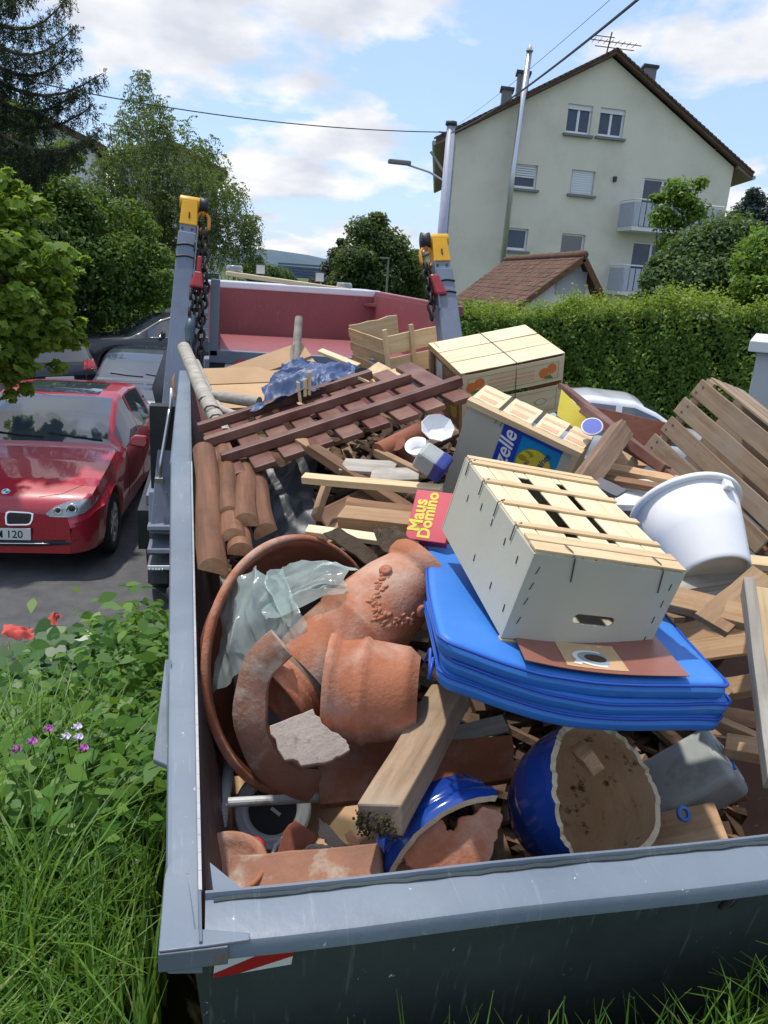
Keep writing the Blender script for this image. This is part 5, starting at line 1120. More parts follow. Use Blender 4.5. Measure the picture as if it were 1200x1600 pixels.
# ------------------------------------------------------------------ loose debris filling the skip
def heap_z(x, y):
    z = float(np.interp(y, [1.0, 1.35, 1.7, 2.1, 2.5, 3.0, 4.0, 5.3], [1.2, .98, .92, 1.15, 1.40, 1.55, 1.60, 1.55]))
    return z + .05 * math.sin(6 * x + 2) * math.sin(5 * y)
P = []
def deb(n):
    out = []
    for i in range(n):
        x = rnd.uniform(.06, 1.66); y = rnd.uniform(1.2, 5.2); z = heap_z(x, y) - abs(rnd.gauss(0, .05))
        L, W, H = rnd.choice([(.16, .03, .012), (.3, .05, .018), (.5, .06, .02), (.1, .06, .03), (.07, .05, .02)])
        L *= rnd.uniform(.6, 1.3); x = min(max(x, .05 + L / 2), 1.68 - L / 2) if rnd.random() < .5 else x
        E_ = Euler((rnd.gauss(0, .4), rnd.gauss(0, .28), rnd.uniform(0, 6.28))).to_matrix()
        c = V((x, y, z))
        ok = True; vs_ = []
        for sz in (-1, 1):
            for sy in (-1, 1):
                for sx in (-1, 1):
                    q = c + E_ @ V((sx * L / 2, sy * W / 2, sz * H / 2)); q.x = min(max(q.x, .0), 1.72); vs_.append(q)
        out.append(vs_)
    return out
db = MB()
for vs_ in deb(2600): db.add(vs_, [(0, 2, 3, 1), (4, 5, 7, 6), (0, 1, 5, 4), (2, 6, 7, 3), (0, 4, 6, 2), (1, 3, 7, 5)])
def debris_mat():
    m, t, N = new_mat('debris'); g = N('ShaderNodeNewGeometry')
    c = ramp(N, g.outputs['Random Per Island'], [(0, (.03, .02, .015)), (.4, (.09, .055, .035)), (.7, (.16, .10, .06)), (.9, (.28, .19, .11)), (1, (.18, .08, .05))])
    src, vec = coords(N); finish(t, N, mix(N, ramp(N, noise(N, src, 25, 5), [(.35, .5), (.6, 0.0)]), c, (.05, .03, .02)), .9, noise(N, src, 60, 4), spec=.2); return m
o = db.build('wood_debris', debris_mat(), None); tag(o, 'loose broken wood filling the bottom of the skip', 'debris', kind='stuff')
hp = MB(); xs_ = [.02 + 1.7 * i / 24 for i in range(25)]; ys_ = [1.1 + 4.25 * j / 50 for j in range(51)]
hp.v = [(x, y, heap_z(x, y) - .07) for y in ys_ for x in xs_]; hp.f = [(j * 25 + i, j * 25 + i + 1, (j + 1) * 25 + i + 1, (j + 1) * 25 + i) for j in range(50) for i in range(24)]
o = hp.build('rubble_bed', plain('rubble', (.05, .035, .025), (.11, .075, .05), s=30, rough=1, bs=40, bstr=.8), None, smooth=True); tag(o, 'dark dirt and rubble at the bottom of the skip', 'rubble', kind='stuff')

# ------------------------------------------------------------------ cars
def car_paint(name, c, c2=None):
    m, t, N = new_mat(name); src, vec = coords(N, (1, 1, 1), False)
    n = noise(N, src, 3, 5, .6); cc = ramp(N, n, [(.3, c), (.7, c2 or tuple(x * .93 for x in c))])
    d = noise(N, src, 45, 6, .7); cc = mix(N, ramp(N, d, [(.5, 0.0), (.8, .10)]), cc, (.35, .32, .28))
    finish(t, N, cc, .38, None, 0, .4, .85); return m
def car(name, label, p, loc, heading, paint):
    """p: profile dict. Local frame: +Y is the rear, front at y=0, Z up. heading: rotation about Z"""
    root = thing(name, label, 'car', T(loc) @ Matrix.Rotation(heading, 4, 'Z')); L = p['L']; Wd = p['W'] / 2
    ip = lambda key, s_: float(np.interp(s_, *zip(*p[key])))
    ra = p.get('ra', .35); wr = p.get('wr', .315)
    st = sorted(set([0, .02, .05, .09, .14, .2] + [.2 + (L - .4) * i / 90 for i in range(91)] + [L - .2, L - .12, L - .06, L - .02, L]))
    def zbot(s_):
        z = .235
        for c in p['axles']:
            d = abs(s_ - c)
            if d < ra: z = max(z, wr + math.sqrt(ra * ra - d * d) * .98)
        return z
    rings = []
    for s_ in st:
        zt = ip('top', s_); zb = min(ip('belt', s_), zt - .02); wm = Wd * ip('plan', s_); tum = ip('tum', s_)
        b = zbot(s_); zs = min(zb - .03, .62)
        wt = wm * tum
        zr = zt - .045 if zt - zb > .12 else zt - .012
        ring = [(0, b), (wm * .86, b), (wm * .955, b + (.02 if b > .25 else .0)), (wm * .985, max(b + .03, .34)), (wm, max(b + .05, zs)), (wm * .985, max(b + .06, zb - .07)), (wm * .945, zb), 
                (wm * .945 + (wt - wm * .945) * .06, zb + (zr - zb) * .06), (wm * .945 + (wt - wm * .945) * .52, zb + (zr - zb) * .55), (wm * .945 + (wt - wm * .945) * .92, zb + (zr - zb) * .92), (wt, zr), (wt * .93, zt - .018 if zt - zb > .12 else zt - .006), (wt * .6, zt - .004), (0, zt)]
        nose = math.exp(-s_ / .10); tail = math.exp(-(L - s_) / .09)
        out = []
        for k, (x, z) in enumerate(ring):
            f = (z - .2) / max(.1, zt - .2)
            yo = nose * (.10 * (max(0, f - .55) ** 1.3) * 2.2 + .06 * max(0, .25 - f)) - tail * (.05 * max(0, .2 - f) + .0 * f)
            out.append((x, s_ + yo, z))
        rings.append(out)
    K = len(rings[0]); V_ = []; idx = {}
    def vid(i, k, sg):
        x, y, z = rings[i][k]
        if k in (0, K - 1): sg = 1
        key = (i, k, sg)
        if key not in idx: idx[key] = len(V_); V_.append((sg * x, y, z))
        return idx[key]
    groups = {'body': [], 'windscreen': [], 'rear_window': [], 'side_l1': [], 'side_l2': [], 'side_r1': [], 'side_r2': []}
    ws, rw, sw = p['ws'], p['rw'], p['sw']
    for i in range(len(st) - 1):
        sm = (st[i] + st[i + 1]) / 2
        for sg in (1, -1):
            for k in range(K - 1):
                f = (vid(i, k, sg), vid(i + 1, k, sg), vid(i + 1, k + 1, sg), vid(i, k + 1, sg)); f = tuple(dict.fromkeys(f))
                if len(f) < 3: continue
                f = f if sg == 1 else tuple(reversed(f)); g = 'body'
                hgt = ip('top', sm) - ip('belt', sm)
                if k >= 11 and ws[0] < sm < ws[1]: g = 'windscreen'
                elif k >= 11 and rw[0] < sm < rw[1]: g = 'rear_window'
                elif 7 <= k <= 8 and sw[0] < sm < sw[1] and hgt > .16 and not any(abs(sm - b_) < .045 for b_ in p['pillars']):
                    g = 'side_' + ('l' if sg == 1 else 'r') + ('1' if sm < p['pillars'][0] else '2')
                groups[g].append(f)
    for i, rev in ((0, False), (len(st) - 1, True)):
        loop = [vid(i, k, 1) for k in range(K)] + [vid(i, k, -1) for k in reversed(range(1, K - 1))]
        groups['body'].append(tuple(loop) if rev else tuple(reversed(loop)))
    def part(nm, faces, m, **k):
        used = sorted({v for f in faces for v in f}); mp_ = {v: i for i, v in enumerate(used)}
        o = obj(nm, mesh([V_[v] for v in used], [tuple(mp_[v] for v in f) for f in faces], True), m, root, **k); return o
    body = part('body', groups['body'], paint); smooth_by_angle(body, 62)
    bm_ = bmesh.new(); bm_.from_mesh(body.data); bmesh.ops.recalc_face_normals(bm_, faces=bm_.faces); bm_.to_mesh(body.data); bm_.free()
    for g, nm in (('windscreen', 'windscreen'), ('rear_window', 'rear_window'), ('side_l1', 'side_window'), ('side_l2', 'side_window'), ('side_r1', 'side_window'), ('side_r2', 'side_window')):
        if groups[g]: part(nm, groups[g], G['car_glass'])
    allf = [f for g in groups.values() for f in g]
    bvh = BVHTree.FromPolygons([V(v) for v in V_], allf)
    def ray_(o_, d):
        h = bvh.ray_cast(V(o_), V(d)); return (h[0], h[1]) if h[0] is not None else (None, None)
    def patch(nm, poly, axis, m, lift=.004, parent=root, rings_=4, thick=0):
        """poly in the two other coordinates, thrown on to the skin along axis ('f' from the front, 't' from above, 's+' / 's-' from the sides, 'b' from behind)"""
        def cast(a, b):
            o_, d = {'f': ((a, -2, b), (0, 1, 0)), 't': ((a, b, 4), (0, 0, -1)), 's+': ((3, a, b), (-1, 0, 0)), 's-': ((-3, a, b), (1, 0, 0)), 'b': ((a, L + 3, b), (0, -1, 0))}[axis]
            q, n = ray_(o_, d)
            if q is None: return None
            if n.dot(V(d)) > 0: n = -n
            return q + (n * .6 - V(d) * .4).normalized() * lift
        fine = []
        for i in range(len(poly)):
            a, b = poly[i], poly[(i + 1) % len(poly)]
            for k in range(3): fine.append((a[0] + (b[0] - a[0]) * k / 3, a[1] + (b[1] - a[1]) * k / 3))
        cx = sum(q[0] for q in poly) / len(poly); cy = sum(q[1] for q in poly) / len(poly); n = len(fine); vs_ = []; ok = True
        for r_ in range(rings_, 0, -1):
            for (a, b) in fine:
                q = cast(cx + (a - cx) * r_ / rings_, cy + (b - cy) * r_ / rings_)
                if q is None: return None
                vs_.append(q)
        c = cast(cx, cy); vs_.append(c); fs = []
        for r_ in range(rings_ - 1):
            for k in range(n): fs.append((r_ * n + k, r_ * n + (k + 1) % n, (r_ + 1) * n + (k + 1) % n, (r_ + 1) * n + k))
        for k in range(n): fs.append(((rings_ - 1) * n + k, (rings_ - 1) * n + (k + 1) % n, len(vs_) - 1))
        o = obj(nm, mesh(vs_, fs, True), m, parent)
        bm2 = bmesh.new(); bm2.from_mesh(o.data); bmesh.ops.recalc_face_normals(bm2, faces=bm2.faces); bm2.to_mesh(o.data); bm2.free()
        return o
    def line(nm, pts, axis, m, r_=.004, lift=.0):
        ps = []; fn = []
        for i_ in range(len(pts) - 1):
            for k_ in range(8): fn.append((pts[i_][0] + (pts[i_ + 1][0] - pts[i_][0]) * k_ / 8, pts[i_][1] + (pts[i_ + 1][1] - pts[i_][1]) * k_ / 8))
        for a, b in fn + [pts[-1]]:
            o_, d = {'f': ((a, -2, b), (0, 1, 0)), 't': ((a, b, 4), (0, 0, -1)), 's+': ((3, a, b), (-1, 0, 0)), 's-': ((-3, a, b), (1, 0, 0))}[axis]
            q, n = ray_(o_, d)
            if q is not None: ps.append(q + V(d) * -lift)
        if len(ps) > 1: return MB().tube(ps, r_, 6).build(nm, m, root, smooth=True)
    # wheels
    for c in p['axles']:
        for sg in (1, -1):
            wl = bpy.data.objects.new('wheel', None); col.objects.link(wl); wl.parent = root; wl.matrix_local = T((sg * (Wd - .12), c, wr)) @ Matrix.Rotation(R(90) * sg, 4, 'Y')
            MB().lathe([(wr * .66, -.1), (wr * .92, -.1), (wr, -.075), (wr, .075), (wr * .92, .1), (wr * .68, .1), (wr * .66, .08)], 40).build('tyre', G['rubber'], wl, smooth=True)
            MB().lathe([(wr * .66, -.06), (wr * .67, .085), (wr * .62, .09), (wr * .60, .06), (wr * .60, -.06)], 36).build('rim', G['alu'], wl, smooth=True)
            MB().lathe([(0, -.02), (wr * .62, -.02), (wr * .62, -.01), (0, -.01)], 30).build('brake_disc', G['dark_steel'], wl)
            sp_ = MB().lathe([(0, .085), (.03, .085), (.05, .07), (.05, .05), (0, .05)], 16)
            for k in range(7):
                g = 2 * math.pi * k / 7; sp_.bar((.03 * math.cos(g), .03 * math.sin(g), .072), (wr * .63 * math.cos(g), wr * .63 * math.sin(g), .075), .035, .02)
            sp_.build('spokes', G['alu'], wl, bevel=.004)
    MB().box(-Wd * .8, Wd * .8, .3, L - .3, .16, .5).build('underbody', G['black'], root)
    return root, patch, line, ray_
hatch = dict(L=4.24, W=1.76, axles=(.74, 3.40), ra=.352, wr=.318, top=[(0, .60), (.05, .66), (.15, .735), (.4, .83), (.9, .915), (1.28, .965), (1.36, 1.0), (1.75, 1.23), (2.05, 1.375), (2.3, 1.415), (2.8, 1.42), (3.3, 1.375), (3.62, 1.29), (3.95, 1.02), (4.1, .92), (4.2, .8), (4.24, .7)],
             belt=[(0, .55), (.2, .66), (.8, .80), (1.3, .885), (2.2, .91), (3.2, .95), (4.0, .93), (4.24, .7)], plan=[(0, .70), (.03, .78), (.09, .865), (.2, .935), (.4, .975), (.8, 1), (3.3, 1), (3.8, .97), (4.1, .90), (4.2, .84), (4.24, .78)],
             tum=[(0, .93), (1.2, .90), (1.4, .82), (2.1, .735), (3.2, .72), (3.7, .74), (4.05, .84), (4.24, .9)], ws=(1.37, 2.06), rw=(3.55, 3.98), sw=(1.55, 3.62), pillars=(2.42, 3.3))
red = car_paint('red_lacquer', (.42, .014, .035), (.38, .012, .03))
fw = dist(152, 875, 1.0)
def road_pt(px, py, z=RZ):
    q = CF + CR * ((px - 600) / FPX) - CU * ((py - 800) / FPX); return EYE + q * ((z - EYE.z) / q.z)
fwp = road_pt(152, 876); 
hd = R(175.5) + R(180)   # the front points at the camera
h_ = R(-4.5)
off = Matrix.Rotation(h_, 4, 'Z') @ V((.84, .74, 0))
rc_, patch, line, cast = car('red_car', 'glossy red hatchback with round blue and white bonnet badge, parked beside the lorry', hatch, fwp - off + V((.13, .28, 0)), h_, red)
G['hl_glass'] = plain('hl_glass', (.30, .33, .36), (.20, .22, .25), s=14, rough=.08, spec=.8, coat=1)
for sg in (1, -1):
    hl_ = patch('headlight', [(sg * a, b) for a, b in ((.38, .60), (.46, .665), (.58, .705), (.72, .725), (.80, .715), (.785, .665), (.72, .61), (.60, .575), (.42, .575))], 'f', G['hl_glass'], .006)
    for (x, z, r_) in ((.49, .628, .038), (.61, .645, .052)):
        q, n = cast((sg * x, -2, z), (0, 1, 0))
        if q is not None and hl_:
            MB().lathe([(r_ * .55, .004), (r_ * .75, .010), (r_ * .98, .010), (r_, .002)], 24, M=axes_z(q, V((0, -1, .2)), V((1, 0, 0)))).build('lamp_ring', G['chrome'], hl_, smooth=True)
            MB().lathe([(0, .011), (r_ * .45, .009), (r_ * .62, .004)], 24, M=axes_z(q, V((0, -1, .2)), V((1, 0, 0)))).build('lamp_lens', G['dark_steel'], hl_, smooth=True)
    g_o = patch('grille', [(sg * a, b) for a, b in ((.035, .50), (.028, .56), (.035, .605), (.06, .618), (.24, .612), (.275, .60), (.268, .54), (.25, .505), (.22, .495), (.06, .49))], 'f', G['chrome'], .006)
    patch('grille_opening', [(sg * a, b) for a, b in ((.05, .508), (.044, .56), (.05, .596), (.07, .605), (.235, .60), (.258, .592), (.252, .54), (.238, .515), (.215, .508), (.07, .503))], 'f', G['black'], .011)
    mr = bpy.data.objects.new('mirror', None); col.objects.link(mr); mr.parent = rc_; mr.matrix_local = T((sg * .86, 1.62, .95))
    ms = MB().add([(sg * x, y, z) for x, y, z in ((0, -.02, -.03), (.17, -.01, -.05), (.20, .02, .0), (.18, .03, .08), (.06, .02, .09), (0, .0, .05), (.02, .09, -.03), (.17, .09, -.045), (.195, .09, .0), (.175, .09, .07), (.06, .09, .08), (.02, .09, .05))],
                  [(0, 1, 2, 3, 4, 5), (11, 10, 9, 8, 7, 6), (0, 6, 7, 1), (1, 7, 8, 2), (2, 8, 9, 3), (3, 9, 10, 4), (4, 10, 11, 5), (5, 11, 6, 0)]).build('mirror_shell', red, mr, bevel=.02, seg=3)
    smooth_by_angle(ms, 80)
    ax_ = 's+' if sg == 1 else 's-'
    line('door_seam', [(1.48, .4), (1.46, .6), (1.50, .86), (1.56, .9)], ax_, G['black'], .004); line('door_seam', [(2.42, .32), (2.42, .6), (2.44, .92)], ax_, G['black'], .004); line('door_seam', [(3.05, .72), (3.15, .85), (3.2, .95)], ax_, G['black'], .004)
    line('window_trim', [(1.62, .905), (2.2, .925), (2.8, .95), (3.4, .97)], ax_, G['black'], .007)
    line('bonnet_seam', [(.30, .70), (.55, .755), (.9, .83), (1.2, .885)], ax_, G['black'], .003)
    q, n = cast((sg * 3, 2.2, .80), (-sg, 0, 0)); 
    if q is not None: MB().box(-.012, .02, -.09, .09, -.014, .014, T(q)).build('door_handle', red, rc_, bevel=.01)
    q, n = cast((sg * 3, 3.0, .83), (-sg, 0, 0))
    if q is not None: MB().box(-.012, .02, -.09, .09, -.014, .014, T(q)).build('door_handle', red, rc_, bevel=.01)
    line('bonnet_seam', [(sg * .30, .17), (sg * .5, .22), (sg * .66, .36)], 't', G['black'], .003)
patch('lower_intake', [(-.6, .33), (-.3, .305), (.3, .305), (.6, .33), (.66, .375), (.4, .365), (-.4, .365), (-.66, .375)], 'f', G['black'], .006)
line('intake_bar', [(-.42, .338), (0, .333), (.42, .338)], 'f', G['chrome'], .006, .012)
q, n = cast((0, -2, .42), (0, 1, 0)); npl = bpy.data.objects.new('number_plate', None); col.objects.link(npl); npl.parent = rc_; npl.matrix_local = axes(q + V((0, -.02, 0)), (1, 0, 0), (0, 0, 1), (0, -1, 0)) @ Matrix.Rotation(R(-6), 4, 'X')
MB().box(-.26, .26, -.055, .055, -.008, 0).build('plate', G['white_reflect'], npl, bevel=.003); MB().box(-.268, .268, -.066, .062, -.016, -.0085).build('plate_holder', G['black'], npl)
text('lettering', '120', .098, G['ink_black'], npl, T((.045, -.035, .0006)), bold=.0012); text('letter', 'M', .098, G['ink_black'], npl, T((-.055, -.035, .0006)), bold=.0012)
q, n = cast((0, .22, 4), (0, 0, -1)); bd = bpy.data.objects.new('bonnet_badge', None); col.objects.link(bd); bd.parent = rc_; bd.matrix_local = axes_z(q + V((0, 0, .003)), V((0, -.45, 1)), V((1, 0, 0)))
MB().lathe([(.030, .004), (.034, .007), (.039, .005), (.041, 0), (0, 0)], 32).build('badge_ring', G['chrome'], bd, smooth=True)
for k in range(4): MB().prism([(0, 0)] + [(.03 * math.cos(R(90 * k + a)), .03 * math.sin(R(90 * k + a))) for a in range(0, 91, 15)], .003, .005).build('badge_quarter', G['ink_cyan' if k % 2 else 'ink_white'], bd)
patch('sunroof', [(-.44, 2.15), (.44, 2.15), (.45, 2.5), (.43, 2.86), (-.43, 2.86), (-.45, 2.5)], 't', G['car_glass'], .004, rings_=5)
for x0, x1 in ((.62, .06), (.02, -.5)): line('wiper', [(x0, 1.40), ((x0 + x1) / 2, 1.42), (x1, 1.46)], 't', G['black'], .008, .008)
MB().tube([cast((0, 3.45, 4), (0, 0, -1))[0], cast((0, 3.45, 4), (0, 0, -1))[0] + V((0, .12, .28))], .004, 6).build('aerial', G['black'], rc_)

# dark small car behind the red one
dk = car_paint('black_lacquer', (.012, .015, .024), (.010, .012, .02)); dk2 = car_paint('dark_blue_lacquer', (.016, .022, .04), (.014, .018, .034))
mini = dict(hatch, L=3.85, W=1.70, axles=(.7, 3.15), top=[(0, .62), (.08, .72), (.25, .83), (.6, .92), (1.05, .98), (1.15, 1.02), (1.55, 1.28), (1.75, 1.37), (2.1, 1.41), (2.7, 1.40), (3.4, 1.34), (3.6, 1.2), (3.75, .95), (3.85, .75)], belt=[(0, .56), (.2, .75), (1.1, .93), (3.5, .97), (3.85, .72)],
            plan=[(0, .74), (.05, .84), (.14, .91), (.3, .96), (.7, 1), (3.1, 1), (3.6, .94), (3.85, .82)], tum=[(0, .93), (1.0, .90), (1.2, .85), (1.7, .78), (3.2, .76), (3.6, .8), (3.85, .9)], ws=(1.16, 1.72), rw=(3.4, 3.72), sw=(1.35, 3.35), pillars=(2.2, 3.0))
hp_ = V(road_pt(250, 700)); mc = dist(243, 655, 12.3)
mroot, mp2, ml2, mc2 = car('dark_small_car', 'dark blue small car with round headlights behind the red hatchback', mini, V((mc.x - .34, mc.y - .2, RZ)), R(-3), dk2)
for sg in (1, -1):
    q, n = mc2((sg * .60, -2, .70), (0, 1, 0))
    if q is not None:
        MB().lathe([(.085, 0), (.10, .015), (.11, .008), (.112, -.02)], 28, M=axes_z(q, V((0, -1, .45)), V((1, 0, 0)))).build('headlight_ring', G['chrome'], mroot, smooth=True); MB().lathe([(0, .025), (.05, .02), (.086, .002)], 28, M=axes_z(q, V((0, -1, .45)), V((1, 0, 0)))).build('headlight', G['hl_glass'], mroot, smooth=True)
for x0, x1 in ((.6, .06), (.02, -.5)): ml2('wiper', [(x0, 1.2), ((x0 + x1) / 2, 1.22), (x1, 1.26)], 't', G['black'], .008, .008)
# black estate seen from behind with red tail light
est = dict(hatch, L=4.55, W=1.78, axles=(.9, 3.6), top=[(0, .62), (.2, .75), (1.2, .95), (1.3, .99), (1.9, 1.34), (2.2, 1.45), (3.4, 1.45), (4.0, 1.40), (4.15, 1.36), (4.4, 1.02), (4.5, .9), (4.55, .75)], belt=[(0, .56), (.3, .7), (1.2, .9), (4.2, .98), (4.55, .72)],
           plan=[(0, .72), (.05, .82), (.2, .93), (.5, .98), (1, 1), (3.8, 1), (4.3, .96), (4.5, .9), (4.55, .84)], tum=[(0, .93), (1.2, .9), (1.5, .82), (2.2, .74), (4.0, .73), (4.3, .82), (4.55, .9)], ws=(1.32, 2.0), rw=(4.13, 4.42), sw=(1.6, 3.95), pillars=(2.5, 3.4))
tail = dist(150, 575, 15.8)
eroot, ep2, el2, ec2 = car('black_estate_car', 'black estate car with a bright red tail light, half hidden by the maple', est, V((0, 0, 0)), R(0), dk)
eh = R(32)                               # rear towards the camera and right
rot = Matrix.Rotation(R(180) + eh, 4, 'Z')
eroot.matrix_world = T(V((tail.x, tail.y, RZ)) - rot @ V((-.72, 4.5, 0))) @ rot
for sg in (1, -1):
    ep2('tail_light', [(sg * .46, .84), (sg * .80, .84), (sg * .80, .98), (sg * .74, 1.02), (sg * .52, 1.0)], 'b', G['tail_red'] if 'tail_red' in G else G.setdefault('tail_red', plain('tail_red', (.5, .012, .012), (.42, .01, .01), s=18, rough=.1, coat=1)), .012)
q = 1
MB().box(-.55, .55, 4.02, 4.30, 1.395, 1.425).build('roof_spoiler', dk, eroot, bevel=.01)
MB().box(-.26, .26, 4.565, 4.575, .62, .73).build('number_plate', G['white_reflect'], eroot)
# black suv, side on
suv = dict(hatch, L=4.7, W=1.9, axles=(.9, 3.7), ra=.42, wr=.375, top=[(0, .8), (.1, .92), (.3, 1.0), (1.2, 1.08), (1.35, 1.12), (2.0, 1.5), (2.3, 1.61), (3.6, 1.62), (4.2, 1.54), (4.5, 1.2), (4.7, .9)], belt=[(0, .74), (.3, .9), (1.2, 1.04), (4.4, 1.12), (4.7, .88)],
           plan=[(0, .74), (.05, .84), (.2, .93), (.5, .98), (1, 1), (4.0, 1), (4.5, .94), (4.7, .84)], tum=[(0, .93), (1.2, .9), (1.5, .84), (2.2, .77), (4.0, .76), (4.4, .84), (4.7, .9)], ws=(1.37, 2.1), rw=(4.15, 4.5), sw=(1.7, 4.1), pillars=(2.7, 3.55))
sv = dist(182, 560, 20.0)
rot = Matrix.Rotation(R(-72), 4, 'Z')
sroot, sp2, sl2, sc2 = car('black_suv', 'shiny black off-road car seen side on beyond the estate car', suv, V((0, 0, 0)), 0, dk)
sroot.matrix_world = T(V((sv.x, sv.y, RZ)) - rot @ V((.9, .9, 0))) @ rot
for sg in (1, -1):
    MB().add([(sg * x, y, z) for x, y, z in ((.9, 1.95, 1.1), (1.1, 1.95, 1.08), (1.12, 1.97, 1.22), (.95, 1.97, 1.24), (.92, 2.05, 1.1), (1.09, 2.05, 1.08), (1.11, 2.05, 1.22), (.95, 2.05, 1.24))], [(0, 1, 2, 3), (7, 6, 5, 4), (0, 4, 5, 1), (1, 5, 6, 2), (2, 6, 7, 3), (3, 7, 4, 0)]).build('mirror', dk, sroot, bevel=.02)
    sl2('window_trim', [(1.7, 1.07), (2.5, 1.09), (4.0, 1.13)], 's+' if sg == 1 else 's-', G['alu'], .012)
# white car on the right
wp = dist(958, 615, 12.0); white = car_paint('white_lacquer', (.70, .72, .76), (.66, .68, .72))
sal = dict(hatch, top=[(0, .60), (.1, .7), (.4, .8), (1.2, .95), (1.3, .99), (1.9, 1.34), (2.2, 1.45), (2.8, 1.47), (3.4, 1.38), (3.9, 1.05), (4.1, .92), (4.24, .7)])
wroot, wp2, wl2, wc2 = car('white_car', 'white car parked before the hedge, mostly hidden by the heap', sal, V((0, 0, 0)), 0, white)
rot = Matrix.Rotation(R(68), 4, 'Z'); wroot.matrix_world = T(V((wp.x, wp.y, RZ)) - rot @ V((0, 2.45, 0))) @ rot

# bicycle beside the suv (front end visible between the cars and the arm)
bc0 = dist(232, 560, 17.0); bi = thing('bicycle', 'grey bicycle standing beside the black off-road car', 'bicycle', T((bc0.x, bc0.y, RZ)) @ Matrix.Rotation(R(40), 4, 'Z'))
for nm, x in (('front_wheel', 0), ('rear_wheel', 1.05)):
    wl = bpy.data.objects.new(nm, None); col.objects.link(wl); wl.parent = bi; wl.matrix_local = T((x, 0, .34)) @ Matrix.Rotation(R(90), 4, 'X')
    MB().tube([(.33 * math.cos(k * .209), .33 * math.sin(k * .209), 0) for k in range(30)], .02, 8, closed=True).build('tyre', G['rubber'], wl, smooth=True)
    s_ = MB()
    for k in range(18): g = k * .349; s_.bar((0, 0, .02 * (-1) ** k), (.31 * math.cos(g), .31 * math.sin(g), 0), .003, .003)
    s_.build('spokes', G['alu'], wl)
fr = MB()
for a, b in (((.17, 0, .85), (.6, 0, .32)), ((.17, 0, .9), (.72, 0, .82)), ((.6, 0, .32), (.72, 0, .85)), ((.6, 0, .32), (1.05, 0, .34)), ((.72, 0, .8), (1.05, 0, .34)), ((.17, 0, .95), (0, 0, .34))): fr.tube([a, b], .018, 8)
fr.build('frame', G['dark_steel'], bi, smooth=True); MB().tube([(.2, -.3, 1.05), (.15, -.1, 1.08), (.15, .1, 1.08), (.2, .3, 1.05)], .014, 8).tube([(.17, 0, .9), (.15, 0, 1.08)], .014, 8).build('handlebar', G['alu'], bi, smooth=True)
MB().hexa([(.6, -.07, .93), (.6, .07, .93), (.88, .1, .93), (.88, -.1, .93)], [(.6, -.03, .97), (.6, .03, .97), (.88, .08, .98), (.88, -.08, .98)]).build('saddle', G['black'], bi, bevel=.015)
MB().tube([(-.2, .05, .95), (-.05, .1, .98), (.1, .05, .92), (.02, -.02, .82), (.1, .02, .72), (.18, .08, .8), (.08, .1, .9)], .014, 8).build('cable_lock', G['alu'], bi, smooth=True)

# ------------------------------------------------------------------ apartment building
BX, BY, BW, BD = 9.01, 31.75, 12.47, 16.0; EZ, RGZ = 7.9, 11.32
bl = thing('apartment_building', 'tall pale green gabled apartment house behind the hedge', 'building', (BX, BY, RZ)); B0 = V((BX, BY, 0)); 
def bp(name, mb, m, parent=bl, **k):
    mb.v = [(q[0] + max(0, q[1] - .3) * .29, q[1], q[2] - RZ) for q in mb.v]; return mb.build(name, m, parent, **k)
# gable wall with real openings: built as a grid of cells with holes left open
wins = [('pair', 4.65, 5.72, 8.48, 9.53), ('pair', 6.05, 7.15, 8.50, 9.53), ('half', 2.67, 3.68, 6.27, 7.16), ('shut', 5.16, 6.20, 6.26, 7.16), ('one', 2.60, 3.58, 3.90, 4.74), ('open', 5.07, 6.13, 3.84, 4.71), ('door', 8.44, 10.28, 5.15, 7.13), ('door', 8.39, 10.2, 2.55, 4.63), ('one', 2.6, 3.58, 1.2, 2.1)]
us_ = sorted({0, BW, BW / 2} | {w_[1] for w_ in wins} | {w_[2] for w_ in wins}); zs_ = sorted({RZ, EZ} | {w_[3] for w_ in wins} | {w_[4] for w_ in wins})
roofz = lambda u: EZ + (RGZ - EZ) * (1 - abs(u - BW / 2) / (BW / 2))
zs_ = sorted(set(zs_) | {RGZ + .01})
gw = MB()
for i in range(len(us_) - 1):
    for j in range(len(zs_) - 1):
        u0, u1, z0, z1 = us_[i], us_[i + 1], zs_[j], zs_[j + 1]; uc, zc2 = (u0 + u1) / 2, (z0 + z1) / 2
        if any(w_[1] < uc < w_[2] and w_[3] < zc2 < w_[4] for w_ in wins): continue
        a, b = min(z1, roofz(u0)), min(z1, roofz(u1))
        if a <= z0 and b <= z0: continue
        if a > z0 and b > z0 and (a == b == z1): gw.add([(u0, 0, z0), (u1, 0, z0), (u1, 0, z1), (u0, 0, z1)], [(0, 1, 2, 3)])
        else:                            # clipped by the roof line
            pts = []
            for k in range(13):
                u = u0 + (u1 - u0) * k / 12; pts.append((u, max(z0, min(z1, roofz(u)))))
            for k in range(12):
                if pts[k][1] > z0 or pts[k + 1][1] > z0: gw.add([(pts[k][0], 0, z0), (pts[k + 1][0], 0, z0), (pts[k + 1][0], 0, pts[k + 1][1]), (pts[k][0], 0, pts[k][1])], [(0, 1, 2, 3)])
bp('gable_wall', gw, G['render_green'])
for w_ in wins:                          # reveals
    u0, u1, z0, z1 = w_[1:]; d = .22
    bp('window_reveal', MB().add([(u0, 0, z0), (u1, 0, z0), (u1, 0, z1), (u0, 0, z1), (u0, d, z0), (u1, d, z0), (u1, d, z1), (u0, d, z1)], [(0, 4, 5, 1), (1, 5, 6, 2), (2, 6, 7, 3), (3, 7, 4, 0)]), G['render_green'])
